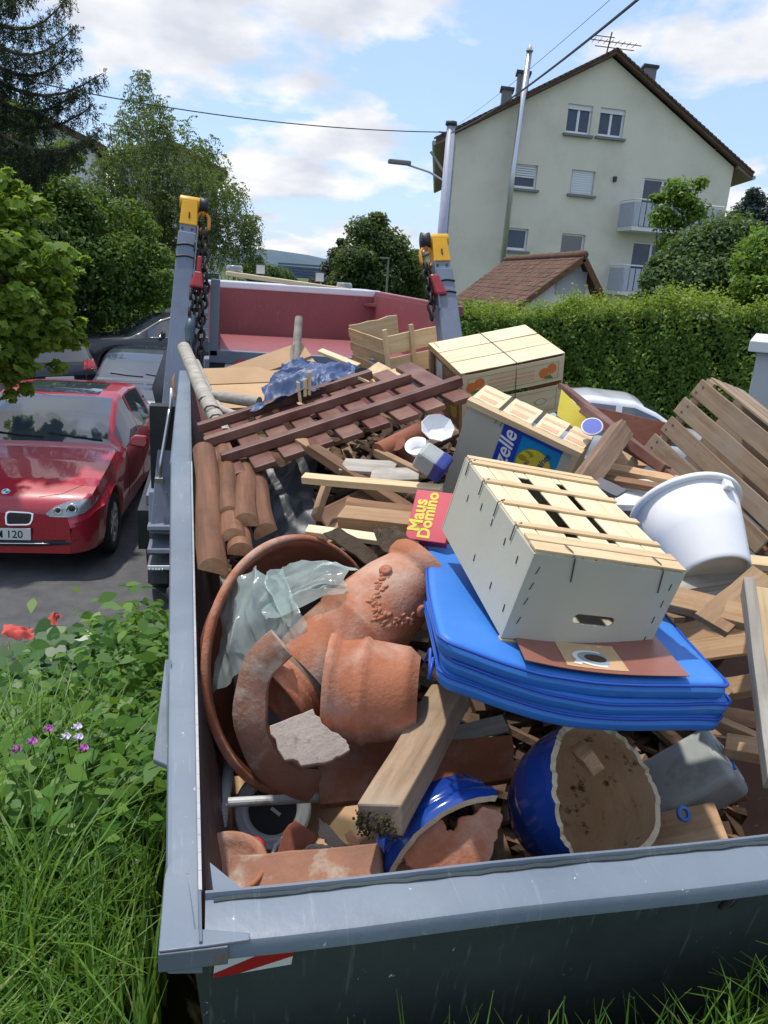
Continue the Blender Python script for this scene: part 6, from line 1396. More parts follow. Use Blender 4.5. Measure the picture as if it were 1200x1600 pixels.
bp('side_wall', MB().box(0, .3, .01, BD, RZ, EZ), G['render_green']); bp('side_wall', MB().box(BW - .3, BW, .01, BD, RZ, EZ), G['render_green']); bp('rear_wall', MB().box(.3, BW - .3, BD - .3, BD, RZ, EZ), G['render_green'])
bp('black_backing', MB().box(.3, BW - .3, 1.2, 1.3, RZ, 8.0), G['black'])  # upright black panel standing behind the window openings
for kind, u0, u1, z0, z1 in wins:
    wd = bpy.data.objects.new('window', None); col.objects.link(wd); wd.parent = bl; wd.location = (u0, .12, z0 - RZ); W, H = u1 - u0, z1 - z0
    f = MB()
    for a in ((0, .07, 0, H), (W - .07, W, 0, H), (.07, W - .07, 0, .09), (.07, W - .07, H - .07, H)): f.box(a[0], a[1], 0, .06, a[2], a[3])
    if kind in ('pair', 'door'): f.box(W / 2 - .05, W / 2 + .05, 0, .06, .09, H - .07)
    f.build('frame', G['win_white'], wd)
    if kind == 'shut': MB().box(.05, W - .05, -.03, -.005, .02, H).build('roller_shutter', G['roller'], wd); 
    if kind in ('shut', 'half'):
        h0 = .05 if kind == 'shut' else H * .45
        s_ = MB()
        k = 0
        while h0 + k * .085 < H - .06: s_.box(.06, W - .06, -.05, -.032, h0 + k * .085, h0 + k * .085 + .07); k += 1
        s_.build('shutter_slats', G['roller'], wd, bevel=.008, seg=1)
    if kind == 'pair': MB().box(.0, W, -.05, -.005, H - .18, H).build('shutter_box', G['roller'], wd)
    if kind != 'shut': MB().box(.06, W - .06, .03, .04, .05, H - .05).build('pane', G['pane_dark'] if kind == 'open' else G['pane'], wd)
    if kind in ('pair', 'one', 'half'): c_ = MB(); [c_.box(W * .56 + k * .08, W * .56 + k * .08 + .05, .045, .06, .1, H - .12) for k in range(4)]; c_.build('curtain', G['win_white'] if kind == 'pair' else G['soffit'], wd)
    if kind not in ('door',): MB().box(-.1, W + .1, -.28, -.0, -.12, -.03).build('sill', G['sill'], wd)
def balcony(u0, u1, z0):
    b_ = bpy.data.objects.new('balcony', None); col.objects.link(b_); b_.parent = bl; b_.location = (u0, 0, z0 - RZ); W = u1 - u0
    MB().box(0, W, -1.25, -.02, -.16, 0).build('slab', G['render_white'], b_)
    n = 16
    for k in range(n): MB().box(k * W / n + .02, (k + 1) * W / n - .03, -1.28, -1.255, .02, .92).build('slat', G['balcony'], b_)
    MB().box(-.03, -.005, -1.25, -.05, .02, .92).build('side_panel', G['balcony'], b_); MB().box(W + .005, W + .03, -1.25, -.05, .02, .92).build('side_panel', G['balcony'], b_)
    MB().tube([(0, -.05, 1.03), (0, -1.2, 1.03), (.05, -1.26, 1.03), (W, -1.26, 1.03)], .03, 8).build('handrail', G['win_white'], b_)
balcony(7.5, 11.5, 5.12); balcony(7.45, 11.5, 2.58)
# roof
ov = .75; sl_ = (RGZ - EZ) / (BW / 2)
for sg in (-1, 1):
    e = MB(); ue = (-ov if sg < 0 else BW + ov); ze = EZ - ov * sl_; y0_, y1_b = -.35, BD + .3; t_ = .10
    a, b, c, d = V((ue, y0_, ze + .06)), V((BW / 2, y0_, RGZ + .06)), V((BW / 2, y1_b, RGZ + .06)), V((ue, y1_b, ze + .06))
    up = V((0, 0, .14)); bp('roof_slope', MB().hexa([a, b, c, d], [a + up, b + up, c + up, d + up]), G['roof_dark'])
    tl = MB(); nn_ = 34
    for k in range(nn_):                 # verge tiles along the gable
        p0 = a.lerp(b, k / nn_); p1 = a.lerp(b, (k + 1.25) / nn_); tl.hexa([p0 + V((0, -.06, .13)), p1 + V((0, -.06, .11)), p1 + V((0, .3, .11)), p0 + V((0, .3, .13))], [p0 + V((0, -.06, .21)), p1 + V((0, -.06, .17)), p1 + V((0, .3, .17)), p0 + V((0, .3, .21))])
    bp('verge_tiles', tl, G['roof_dark'])
    bp('gutter', MB().tube([(ue - .06 * -sg, y0_, ze + .04), (ue - .06 * -sg, y1_b, ze + .04)], .08, 10), G['zinc'])
    bp('soffit', MB().hexa([V((ue, y0_ + .05, ze - .04)), V((0 if sg < 0 else BW, y0_ + .05, EZ - .06)), V((0 if sg < 0 else BW, BD, EZ - .06)), V((ue, BD, ze - .04))], [V((ue, y0_ + .05, ze + .05)), V((0 if sg < 0 else BW, y0_ + .05, EZ + .05)), V((0 if sg < 0 else BW, BD, EZ + .05)), V((ue, BD, ze + .05))]), G['soffit'])
for (u, y, w_, z1) in ((2.2, 1.0, .42, 9.95), (2.95, 2.6, .5, 11.0), (8.45, 1.6, .55, 11.6)):
    ch = bp('chimney', MB().box(u - w_ / 2, u + w_ / 2, y, y + .6, 8.5, z1), G['sill']); bp('chimney_cap', MB().box(u - w_ / 2 - .08, u + w_ / 2 + .08, y - .08, y + .68, z1, z1 + .1), G['dark_steel'])
bp('flue_pipe', MB().tube([(2.40, -.55, 3.15), (2.47, -.45, 7.0), (2.62, -.45, 11.0)], [.11, .11, .11], 14), G['alu'], smooth=True); bp('flue_cap', MB().lathe([(.11, 0), (.14, .0), (.14, .04), (.05, .2), (.03, .22), (0, .22)], 16, M=T((2.62, -.45, 11.0))), G['alu'], smooth=True)
an = MB().tube([(6.1, .4, RGZ), (6.25, .4, 12.3)], .03, 6)
for z, x0, x1 in ((11.95, 5.4, 7.6), (11.75, 5.6, 7.3), (12.1, 5.5, 6.4)): an.tube([(x0, .4, z), (x1, .4, z + .02)], .018, 5)
for k in range(8): an.tube([(5.5 + k * .25, .1, 11.95), (5.5 + k * .25, .7, 11.95)], .012, 4)
bp('aerial', an, G['dark_steel'])
bp('downpipe', MB().tube([(-.75, .3, EZ - .6), (-.5, .25, EZ - .9), (-.1, .2, EZ - 1.4)], .05, 8), G['zinc'])
bp('wall_lamp', MB().box(7.0, 7.12, -.12, -.005, 6.85, 7.05), G['dark_steel'])

# ------------------------------------------------------------------ tiled shed before it
sA = dist(906, 404, 21.0); shl = thing('tiled_shed', 'small white shed with a mossy red tiled roof before the apartment house', 'shed', (sA.x, sA.y, RZ)); bpy.context.view_layer.update()
g0 = dist(956, 470, 20.5); rid = V((sA.x, sA.y, sA.z)); ev = V((g0.x, sA.y, g0.z))       # gable ridge and right eave
hw = ev.x - rid.x; drop = rid.z - ev.z; back = dist(782, 412, 25.5); bd_ = 5.5
le = on_plane(792, 492, (0, sA.y, 0), (0, 1, 0)); bdir = dist(790, 412, 28.5) - rid; bdir.z = 0
wpart('gable_wall', MB().add([(le.x + .3, sA.y, RZ), (ev.x - .12, sA.y, RZ), (ev.x - .12, sA.y, ev.z), (rid.x, rid.y, rid.z - .08), (le.x + .3, sA.y, le.z + .1)], [(0, 1, 2, 3, 4)]), G['shed_white'], shl)
wpart('side_wall', MB().add([(ev.x - .12, sA.y + .01, RZ), tuple(V((ev.x - .12, sA.y, RZ)) + bdir), tuple(V((ev.x - .12, sA.y, ev.z)) + bdir), (ev.x - .12, sA.y + .01, ev.z)], [(0, 1, 2, 3)]), G['shed_white'], shl)
wpart('shed_window', MB().box(rid.x - .55, rid.x + .25, sA.y - .03, sA.y - .005, ev.z + .05, ev.z + .65), G['render_grey'], shl)
for sg, e0 in ((1, ev), (-1, le)):
    up = V((0, 0, .05)); o_ = V((0, -.25, 0)); e1 = e0 + V((sg * .15, 0, -.06))
    ro_ = wpart('roof_slope', MB().hexa([rid + o_, e1 + o_, e1 + bdir, rid + bdir][::sg], [q + up for q in [rid + o_, e1 + o_, e1 + bdir, rid + bdir][::sg]]), G['tile_red'], shl)
    tiles = MB(); nr = 13 if sg < 0 else 7; nc = 24; ln = (bdir - o_)
    for r_ in range(nr):
        for c in range(nc):
            p = rid + o_ + (e1 - rid) * ((r_ + .0) / nr) + ln * (c / nc); q = rid + o_ + (e1 - rid) * ((r_ + 1.12) / nr) + ln * (c / nc); w2 = ln * (.94 / nc); z0 = V((0, 0, .055 + rnd.uniform(0, .012))); z1 = V((0, 0, .095 + rnd.uniform(0, .02)))
            tiles.hexa([p + z0, q + z1 - V((0, 0, .03)), q + w2 + z1 - V((0, 0, .03)), p + w2 + z0][::sg], [p + z0 + V((0, 0, .03)), q + z1, q + w2 + z1, p + w2 + z0 + V((0, 0, .03))][::sg])
    o = wpart('roof_tiles', tiles, G['tile_red'], shl); o['kind'] = 'stuff'
wpart('ridge_tiles', MB().tube([rid + V((0, -.25, .09)) + (bdir + V((0, .25, 0))) * (k / 20) for k in range(21)], [.10 + .015 * (k % 2) for k in range(21)], 10), G['tile_red'], shl, smooth=True)
wpart('bargeboard', MB().bar(rid + V((0, -.27, -.0)), ev + V((.15, -.27, -.06)), .03, .14).bar(rid + V((0, -.27, -.0)), le + V((-.15, -.27, -.06)), .03, .14), G['brown_wood'], shl)

# ------------------------------------------------------------------ gate post / carport at the right edge
gp = dist(1196, 590, 9.5); gt = thing('carport_post', 'pale grey carport pillar with a flat roof edge at the right edge of the picture', 'pillar', frame((gp.x, gp.y, RZ), (gp.y, -gp.x, 0), (0, 0, 1))); zt2 = dist(1185, 540, 9.5).z
MB().box(-.13, .6, -.2, .3, 0, zt2 - RZ - .06).build('pillar', G['render_grey'], gt, bevel=.01); MB().box(-.22, 1.6, -.3, 2.0, zt2 - RZ - .055, zt2 - RZ + .06).build('roof_slab', G['render_white'], gt, bevel=.01)

# ------------------------------------------------------------------ utility pole, lamps, wires
pb, pt_ = dist(687, 470, 24), dist(705, 196, 24); px_ = (pb.x + pt_.x) / 2 - .0
upole = thing('utility_pole', 'tall grey utility pole with a street lamp arm beside the apartment house', 'pole', (pt_.x, pt_.y, RZ)); zt3 = pt_.z - RZ
MB().tube([(0, 0, 0), (0, 0, zt3)], [.17, .12], 14).build('mast', G['balcony'], upole, smooth=True); MB().lathe([(0, .12), (.16, .1), (.17, 0), (.12, -.02)], 14, M=T((0, 0, zt3))).build('cap', G['dark_steel'], upole, smooth=True)
MB().tube([(.16, 0, 0), (.16, 0, zt3 - .3)], .025, 8).build('cable_pipe', G['zinc'], upole)
MB().tube([(0, 0, zt3 - 1.5), (-.5, .1, zt3 - 1.25), (-1.15, .2, zt3 - 1.1)], .03, 8).build('lamp_arm', G['balcony'], upole); MB().box(-1.7, -1.05, .1, .3, zt3 - 1.12, zt3 - 1.0).build('lamp_head', G['sill'], upole, bevel=.03)
MB().tube([(-.35, 0, zt3 - .2), (.1, 0, zt3 - .2)], .02, 6).build('insulator_arm', G['dark_steel'], upole)
def wire(label, a, b, sagm, r_=.012, n=24):
    a = V(a); b = V(b); ps = [a.lerp(b, k / n) - V((0, 0, sagm * 4 * (k / n) * (1 - k / n))) - a for k in range(n + 1)]
    o = MB().tube(ps, r_, 5).build('overhead_wire', G['black'], None); o.location = a; tag(o, label, 'wire', 'overhead wires')
top = V((pt_.x, pt_.y, pt_.z - .2))
wire('overhead wire running left from the utility pole past the birch', top + V((-.3, 0, 0)), dist(-120, 88, 22), .35, .014)
wire('twisted overhead cable rising to the upper right from the utility pole', top, dist(1010, -12, 9.0), .15, .016)
wire('thin overhead wire along the house gable, behind the twisted cable', top + V((0, .1, .1)), dist(1020, -60, 11.0), .1, .004)
for k, (px, py0, d) in enumerate(((607, 405, 44), (584, 420, 58), (566, 432, 75))):
    tp_ = dist(px, py0, d); l_ = thing('street_lamp', ['nearest grey street lamp in the far street', 'middle grey street lamp in the far street', 'farthest grey street lamp in the far street'][k], 'street lamp', (tp_.x, tp_.y, RZ), 'street lamps in the far street')
    MB().tube([(0, 0, 0), (0, 0, tp_.z - RZ)], [.08, .05], 8).build('mast', G['sill'], l_); MB().box(-.45, .05, -.08, .08, tp_.z - RZ, tp_.z - RZ + .08).build('lamp_head', G['sill'], l_, bevel=.02)

# ------------------------------------------------------------------ houses behind the trees on the left, far hall, far roofs
def house(label, a, b, zt, zrid, dep, m, rm, nwin=0, nm='house'):
    a = V(a); b = V(b); d = (b - a); W = d.length; M = frame((a.x, a.y, RZ), V((d.x, d.y, 0)), (0, 0, 1)); t = thing(nm, label, 'house', M); hz2 = zt - RZ
    MB().prism([(0, 0), (W, 0), (W, hz2), (W / 2, zrid - RZ), (0, hz2)], -dep, 0, axes((0, 0, 0), (1, 0, 0), (0, 0, 1), (0, -1, 0))).build('wall', m, t)
    for sg in (0, 1):
        e = (-.5, hz2 - .35) if sg == 0 else (W + .5, hz2 - .35); q = [V((e[0], -.5, e[1])), V((W / 2, -.5, zrid - RZ + .05)), V((W / 2, dep + .4, zrid - RZ + .05)), V((e[0], dep + .4, e[1]))]
        MB().hexa(q, [v + V((0, 0, .25)) for v in q]).build('roof_slope', rm, t)
    for k in range(nwin):
        for r_ in range(2):
            x = W * (k + .6) / (nwin + .2); w_ = MB().box(x, x + .9, -.03, -.005, 1.2 + 2.7 * r_, 2.5 + 2.7 * r_).build('window', G['win_white'], t); MB().box(x + .08, x + .82, -.045, -.031, 1.28 + 2.7 * r_, 2.42 + 2.7 * r_).build('pane', G['pane'], w_)
    return t
p0 = dist(20, 240, 38); p1 = dist(160, 240, 38)
house('white gabled house half hidden by the spruce', (p0.x - 4, p0.y, 0), (p1.x - .3, p1.y, 0), dist(150, 225, 38).z, dist(85, 168, 38).z, 10, G['render_white'], G['roof_dark'], 3)
p0 = dist(180, 300, 45); p1 = dist(340, 300, 45)
house('pale flat fronted house glimpsed through the weeping birch', (p0.x, p0.y, 0), (p1.x, p1.y, 0), dist(250, 255, 45).z, dist(250, 225, 45).z, 10, G['render_grey'], G['roof_dark'], 4)
p0 = dist(1135, 330, 70); p1 = dist(1230, 330, 70)
house('distant brown roofed house beyond the right hedge', (p0.x, p0.y, 0), (p1.x, p1.y, 0), dist(1170, 345, 70).z, dist(1180, 318, 70).z, 10, G['render_grey'], G['tile_red'], 2)
p0 = dist(655, 400, 90); p1 = dist(690, 400, 90)
house('distant red roofed house beside the utility pole', (p0.x, p0.y, 0), (p1.x + 3, p1.y, 0), dist(660, 405, 90).z, dist(660, 385, 90).z, 10, G['render_white'], G['tile_red'], 1)
G['hall_blue'] = plain('hall_blue', (.07, .10, .19), (.09, .12, .21), s=.2, rough=.6)
p0 = dist(444, 420, 330); p1 = dist(503, 425, 330); hall = thing('far_hall', 'large slate blue roofed hall on the far hillside', 'hall', (p0.x, p0.y, RZ)); zh = dist(450, 409, 330).z; WL = p1.x - p0.x + 12
MB().box(-2, WL, 0, 40, 0, zh - RZ - 2).build('wall', G['hall_blue'], hall)
for k in range(5): MB().box(-2.5, WL + .5, -.6 + k * .1, -.3 + k * .1 + 3, zh - RZ - 5.6 + k * 1.1, zh - RZ - 4.9 + k * 1.1).build('roof_band', G['hall_blue'], hall)
def hill(name, x0, x1, y, zs, m, dep=120):
    n = 60; mb = MB()
    for i in range(n + 1):
        x = x0 + (x1 - x0) * i / n; z = zs(x)
        mb.v += [(x, y, RZ - 1), (x, y + dep * .4, RZ + (z - RZ) * .75), (x, y + dep, z)]
    for i in range(n): mb.f += [(i * 3, i * 3 + 3, i * 3 + 4, i * 3 + 1), (i * 3 + 1, i * 3 + 4, i * 3 + 5, i * 3 + 2)]
    o = mb.build(name, m, None, smooth=True); tag(o, None, kind='structure')
G['hill_green'] = plain('hill_green', (.05, .085, .05), (.085, .12, .07), s=.06, rough=1, spec=.05, bs=.3, bstr=.6)
G['hill_haze'] = plain('hill_haze', (.085, .12, .15), (.10, .14, .165), s=.03, rough=1, spec=.05)  # blue of the distance haze is put into the hill colour
hill('hills', -900, 1500, 700, lambda x: 12 + 9 * math.sin(x / 130 + 1.9) + 4 * math.sin(x / 47), G['hill_haze'], 200)
hill('terrain', -500, 400, 380, lambda x: 2.2 + 2.2 * math.sin(x / 60 + .4) + 1.2 * math.sin(x / 19), G['hill_green'], 80)

# ------------------------------------------------------------------ foliage
def unit(n):
    v = rng.normal(size=(n, 3)); return v / np.linalg.norm(v, axis=1)[:, None]
def leaves(P, size, nrm=None, wide=.55, droop=0, fold=.18, jit=.35):
    """one folded rhombus per point; nrm: preferred facing"""
    P = np.asarray(P); n = len(P); s_ = size * rng.uniform(1 - jit, 1 + jit, n)[:, None]
    a = unit(n); a[:, 2] -= droop; 
    if nrm is None: nn = unit(n)
    else: nn = nrm + unit(n) * .75
    nn /= np.linalg.norm(nn, axis=1)[:, None]
    a -= nn * (a * nn).sum(1)[:, None]; a /= np.linalg.norm(a, axis=1)[:, None] + 1e-9
    b = np.cross(nn, a); w_ = s_ * wide
    v0 = P - a * s_ * .5; v2 = P + a * s_ * .5; m_ = P - a * s_ * .05
    v1 = m_ + b * w_ * .5 + nn * s_ * fold; v3 = m_ - b * w_ * .5 + nn * s_ * fold
    return np.stack([v0, v1, v2, v3], 1).reshape(-1, 3)
LOBE = np.array([(0, -.5), (.12, -.28), (.42, -.36), (.36, -.1), (.52, .12), (.26, .14), (.2, .3), (0, .55), (-.2, .3), (-.26, .14), (-.52, .12), (-.36, -.1), (-.42, -.36), (-.12, -.28)])
def lobed(P, size, nrm, jit=.35):
    P = np.asarray(P); n = len(P); s_ = size * rng.uniform(1 - jit, 1 + jit, n); nn = nrm + unit(n) * .6; nn /= np.linalg.norm(nn, axis=1)[:, None]
    a = unit(n); a[:, 2] -= .6; a -= nn * (a * nn).sum(1)[:, None]; a /= np.linalg.norm(a, axis=1)[:, None]; b = np.cross(nn, a)
    out = P[:, None, :] + (b[:, None, :] * LOBE[None, :, 0:1] + a[:, None, :] * LOBE[None, :, 1:2]) * s_[:, None, None]
    return out.reshape(-1, 3)
OVAL = np.array([(0, -.5), (.17, -.3), (.27, -.06), (.22, .18), (0, .55), (-.22, .18), (-.27, -.06), (-.17, -.3)])
def ovals(P, size, nrm, jit=.45):
    P = np.asarray(P, float); n = len(P); s_ = size * rng.uniform(1 - jit, 1 + jit, n); nn = np.asarray(nrm, float) + unit(n) * .6; nn /= np.linalg.norm(nn, axis=1)[:, None]
    a = unit(n); a -= nn * (a * nn).sum(1)[:, None]; a /= np.linalg.norm(a, axis=1)[:, None]; b = np.cross(nn, a); bend = rng.uniform(-.1, .35, n)[:, None, None]
    return (P[:, None, :] + (b[:, None, :] * OVAL[None, :, 0:1] + a[:, None, :] * OVAL[None, :, 1:2] + nn[:, None, :] * (np.abs(OVAL[None, :, 0:1]) * .45 - bend * OVAL[None, :, 1:2] ** 2)) * s_[:, None, None]).reshape(-1, 3)
def clump_points(cs, rs, n, flat=.75, shell=.55):
    """points in soft balls; denser near each ball's skin. returns points and outward directions"""
    cs = np.asarray(cs, float); rs = np.asarray(rs, float); wts = rs ** 2 / (rs ** 2).sum(); k = rng.choice(len(cs), n, p=wts)
    d = unit(n); r_ = rs[k] * (shell + (1 - shell) * rng.uniform(0, 1, n)) * rng.uniform(.82, 1.1, n)
    return cs[k] + d * r_[:, None] * np.array([1, 1, flat]), d
def limb(mb, a, b, r0, r1, bend=.1, n=5):
    a = V(a); b = V(b); off = V((rnd.uniform(-1, 1), rnd.uniform(-1, 1), rnd.uniform(0, 1))) * bend * (b - a).length
    mb.tube([a.lerp(b, k / n) + off * math.sin(math.pi * k / n) for k in range(n + 1)], [r0 + (r1 - r0) * k / n for k in range(n + 1)], 8)
def tree(name, label, base, cs, rs, n, size, lm, bark, r0=.18, lob=False, cat='tree', group=None, droop=.3, core=0, shell=.5, up=.5, wide=.55):
    base = V(base); t = thing(name, label, cat, base, group); b = np.array(base)
    P, d = clump_points(cs, rs, n, shell=shell); nr = d * .7 + np.array([0, 0, up])
    Q = (lobed(P, size, nr) if lob else leaves(P, size, nr, wide, droop)) - b
    obj('crown', fast_mesh(Q, 14 if lob else 4), lm, t)
    mb = MB(); top = V(np.mean(cs, 0)) - base
    limb(mb, (0, 0, -.1), top * .55 + V((0, 0, 0)), r0, r0 * .65, .03, 6)
    for c in cs[:14]: limb(mb, top * rnd.uniform(.3, .6), V(c) - base, r0 * .4, r0 * .08, .08)
    mb.build('trunk', bark, t, smooth=True)
    return t
def blob_cluster(px, d, rad, n, spread, ry=None):
    """clump centres round sight points"""
    out = []; rs = []
    for (x, y, dd, r_) in px:
        c = dist(x, y, dd); out.append(c); rs.append(r_)
        for k in range(n):
            u = V((rnd.gauss(0, 1), rnd.gauss(0, 1), rnd.gauss(0, .8))).normalized(); out.append(c + u * r_ * rnd.uniform(.7, 1.05)); rs.append(r_ * rnd.uniform(.28, .5))
    return [tuple(c) for c in out], rs
# maple at the left edge
cs, rs = blob_cluster([(-40, 300, 9.2, .42), (5, 390, 9.0, .5), (70, 420, 8.9, .28), (20, 480, 8.8, .5), (90, 470, 8.8, .26), (110, 410, 9.1, .15), (60, 530, 8.7, .34), (110, 520, 8.9, .16), (-60, 540, 8.6, .6), (0, 580, 8.6, .32), (-120, 400, 9, .8), (15, 290, 9.2, .18), (60, 330, 9.1, .13)], 9, .2, 12, 1)
rs = [r_ * (.62 if i % 10 == 0 else .8) for i, r_ in enumerate(rs)]; cs = [tuple(V(c) + V((rnd.gauss(0, .07), rnd.gauss(0, .07), rnd.gauss(0, .07)))) for c in cs]
mp0 = dist(-90, 560, 8.9)
tree('maple_tree', 'bright green young maple at the left edge behind the red car', (mp0.x, mp0.y, RZ), cs, rs, 13000, .09, G['leaf_maple'], G['bark'], .07, lob=True, shell=.35, up=.6)
# dark broadleaf trees
cs, rs = blob_cluster([(40, 260, 23.40, 1.23), (115, 365, 22.75, 1.30), (190, 400, 22.75, 1.17), (210, 430, 22.36, 0.98), (140, 430, 22.10, 1.30), (60, 380, 22.10, 1.56), (215, 465, 22.88, 0.59), (150, 480, 22.75, 0.72), (20, 460, 22.10, 1.43), (-60, 330, 23.40, 2.08)], 16, .4, 16, 1)
p = dist(120, 520, 23.4); tree('broadleaf_tree', 'dense dark green broadleaf tree between the maple and the weeping birch', (p.x, p.y, RZ), cs, rs, 66000, .125, G['leaf_dark'], G['bark'], .22, shell=.55)
cs, rs = blob_cluster([(225, 500, 24.70, 0.52), (245, 470, 25.35, 0.45), (250, 440, 27.30, 0.45), (130, 515, 24.18, 0.65), (185, 525, 24.96, 0.52)], 10, .3, 10, 1)
p = dist(230, 520, 25); tree('roadside_bush', 'light green bush behind the black off-road car', (p.x, p.y, RZ), cs, rs, 9000, .11, G['leaf_hedge'], G['bark'], .05, shell=.4, cat='bush')
# weeping birch
bb_ = dist(255, 470, 29); bt = thing('weeping_birch', 'tall weeping birch with hanging branches left of the arm', 'tree', (bb_.x, bb_.y, RZ)); b0 = np.array((bb_.x, bb_.y, RZ))
heads = []
for (x, y, r_) in ((222, 118, .45), (215, 160, .8), (245, 165, .7), (200, 200, 1.0), (255, 200, 1.0), (190, 245, 1.2), (245, 250, 1.4), (300, 230, 1.0), (330, 255, .9), (170, 295, 1.3), (230, 310, 1.6), (290, 290, 1.6), (340, 300, 1.1), (375, 345, .9), (200, 360, 1.4), (330, 350, 1.4), (280, 370, 1.4), (385, 375, .7), (355, 390, .9), (405, 405, .4), (150, 330, 1.0), (160, 390, 1.1), (395, 350, .5), (360, 300, .7)): heads.append((np.array(dist(x, y, 29 + rnd.uniform(-1.3, 1.3))), r_))
P = []
for c, r_ in heads:
    for k in range(int(44 * r_ * r_) + 16):
        q = c + rng.normal(size=3) * r_ * np.array([.3, .3, .28]); Ls = rng.uniform(.6, 1.5) * (.5 + .55 * r_); m_ = int(Ls * 44); t_ = np.sort(rng.uniform(0, 1, m_)); an_ = rng.uniform(0, 6.28); ro_ = r_ * rng.uniform(.3, .85)
        P.append(np.c_[q[0] + math.cos(an_) * ro_ * np.sqrt(t_) + rng.normal(size=m_) * .04, q[1] + math.sin(an_) * ro_ * np.sqrt(t_) + rng.normal(size=m_) * .04, q[2] + .28 * r_ * np.sin(2.4 * t_) - Ls * t_ ** 1.5])
P = np.concatenate(P); Q = leaves(P, .072, None, .55, 1.2) - b0
obj('crown', fast_mesh(Q, 4), G['leaf_birch'], bt)
mb = MB(); limb(mb, (0, 0, 0), V(dist(240, 250, 29)) - bb_ + V((0, 0, -RZ + bb_.z)), .2, .1, .02, 8)
for c, r_ in heads: limb(mb, V((0, 0, rnd.uniform(2.5, 5))), V(c) - V((bb_.x, bb_.y, RZ)), .07, .012, .1)
mb.build('trunk', G['bark_birch'], bt, smooth=True)
# spruce with drooping boughs
sb = dist(-35, 300, 19); stx, sty = sb.x, sb.y; sp_t = thing('spruce', 'big dark spruce with drooping boughs at the upper left', 'tree', (stx, sty, RZ)); b0 = np.array((stx, sty, RZ)); P = []; mb = MB()
MB_ = [(-20, 30, 110, -5), (-20, 62, 118, 45), (-20, 95, 118, 80), (-20, 120, 160, 118), (-20, 150, 130, 140), (-20, 175, 150, 165), (-20, 195, 145, 215), (-20, 225, 160, 205), (-20, 250, 90, 250), (-20, -20, 70, -60)]
for i, (x0, y0, x1, y1) in enumerate(MB_):
    a = np.array(dist(x0, y0, 19)); e = np.array(dist(x1, y1, 19 + rnd.uniform(-1.6, .4))); n = 30
    path = [a + (e - a) * k / n + np.array([0, 0, -.35 * math.sin(math.pi * k / n) + .12 * max(0, k / n - .7)]) for k in range(n + 1)]
    mb.tube([V(q - b0) for q in path[::5]], [.05 - .007 * k for k in range(len(path[::5]))], 6)
    for k, q in enumerate(path):
        t_ = k / n; hang = (.62 - .4 * t_); nst = 5
        for j in range(nst):
            c = q + rng.normal(size=3) * np.array([.10, .22 * (1 - .5 * t_), .04]); Ls = hang * rng.uniform(.3, 1.0); m_ = int(Ls * 70) + 8; u = rng.uniform(0, 1, m_); 
            P.append(np.c_[c[0] + rng.normal(size=m_) * .03, c[1] + rng.normal(size=m_) * .03, c[2] - Ls * u])
for ang in rng.uniform(0, 6.28, 14):        # the far side of the tree
    z0 = rng.uniform(3.5, 9); Lb = rng.uniform(1.2, 2.2); dr = np.array([math.cos(ang), math.sin(ang), -.25])
    if dr[0] > .2: continue
    for k in range(14):
        q = b0 + np.array([0, 0, z0 - RZ]) + dr * Lb * k / 14; Ls = .5; m_ = 90; u = rng.uniform(0, 1, m_); P.append(np.c_[q[0] + rng.normal(size=m_) * .12, q[1] + rng.normal(size=m_) * .12, q[2] - Ls * u])
P = np.concatenate(P); Q = leaves(P, .075, None, .22, 1.0, .05) - b0
obj('needles', fast_mesh(Q, 4), G['needle'], sp_t); mb.tube([(0, 0, 0), (0, 0, 11)], [.28, .1], 10); mb.build('trunk', G['bark'], sp_t, smooth=True)
# trees down the street
cs, rs = blob_cluster([(575, 365, 55, 1.6), (600, 390, 55, 2.0), (560, 410, 54, 1.8), (625, 420, 55, 1.9), (590, 440, 54, 2.0), (640, 455, 55, 1.3), (545, 445, 54, 1.5), (590, 345, 55, .8)], 14, 1, 1, 1)
p = dist(590, 470, 55); tree('street_tree', 'large dark green tree in the middle distance down the street', (p.x, p.y, RZ), cs, rs, 26000, .26, G['leaf_mid'], G['bark'], .3)
cs, rs = blob_cluster([(530, 400, 60, .9), (525, 425, 60, 1.3), (520, 450, 60, 1.5), (535, 380, 60, .5)], 10, 1, 1, 1)
p = dist(525, 470, 60); tree('street_conifer', 'pointed dark conifer left of the large street tree', (p.x, p.y, RZ), cs, rs, 8000, .24, G['needle'], G['bark'], .2)
cs, rs = blob_cluster([(655, 425, 62, 1.2), (665, 450, 60, 1.4), (650, 400, 64, .7)], 10, 1, 1, 1)
p = dist(660, 470, 62); tree('street_tree', 'olive green tree between the street tree and the right arm', (p.x, p.y, RZ), cs, rs, 8000, .24, G['leaf_shrub'], G['bark'], .2)
for k, (x, y, d, r_) in enumerate(((420, 428, 60, .9), (440, 432, 75, 1.1), (395, 425, 50, .8))):
    cs, rs = blob_cluster([(x, y, d, r_), (x + 14, y + 8, d, r_ * .7)], 8, 1, 1, 1); p = dist(x, 460, d)
    tree('distant_tree', ['small round tree right above the lorry cab', 'distant tree just right of the small round one above the cab', 'distant tree at the right foot of the weeping birch'][k], (p.x, p.y, RZ), cs, rs, 3500, .2, G['leaf_shrub'], G['bark'], .15, group='trees beyond the lorry cab')
cs, rs = blob_cluster([(500 - 14 * k, 418 + rnd.uniform(-3, 5), 140, 2.0) for k in range(-2, 6)], 5, 1, 1, 1)
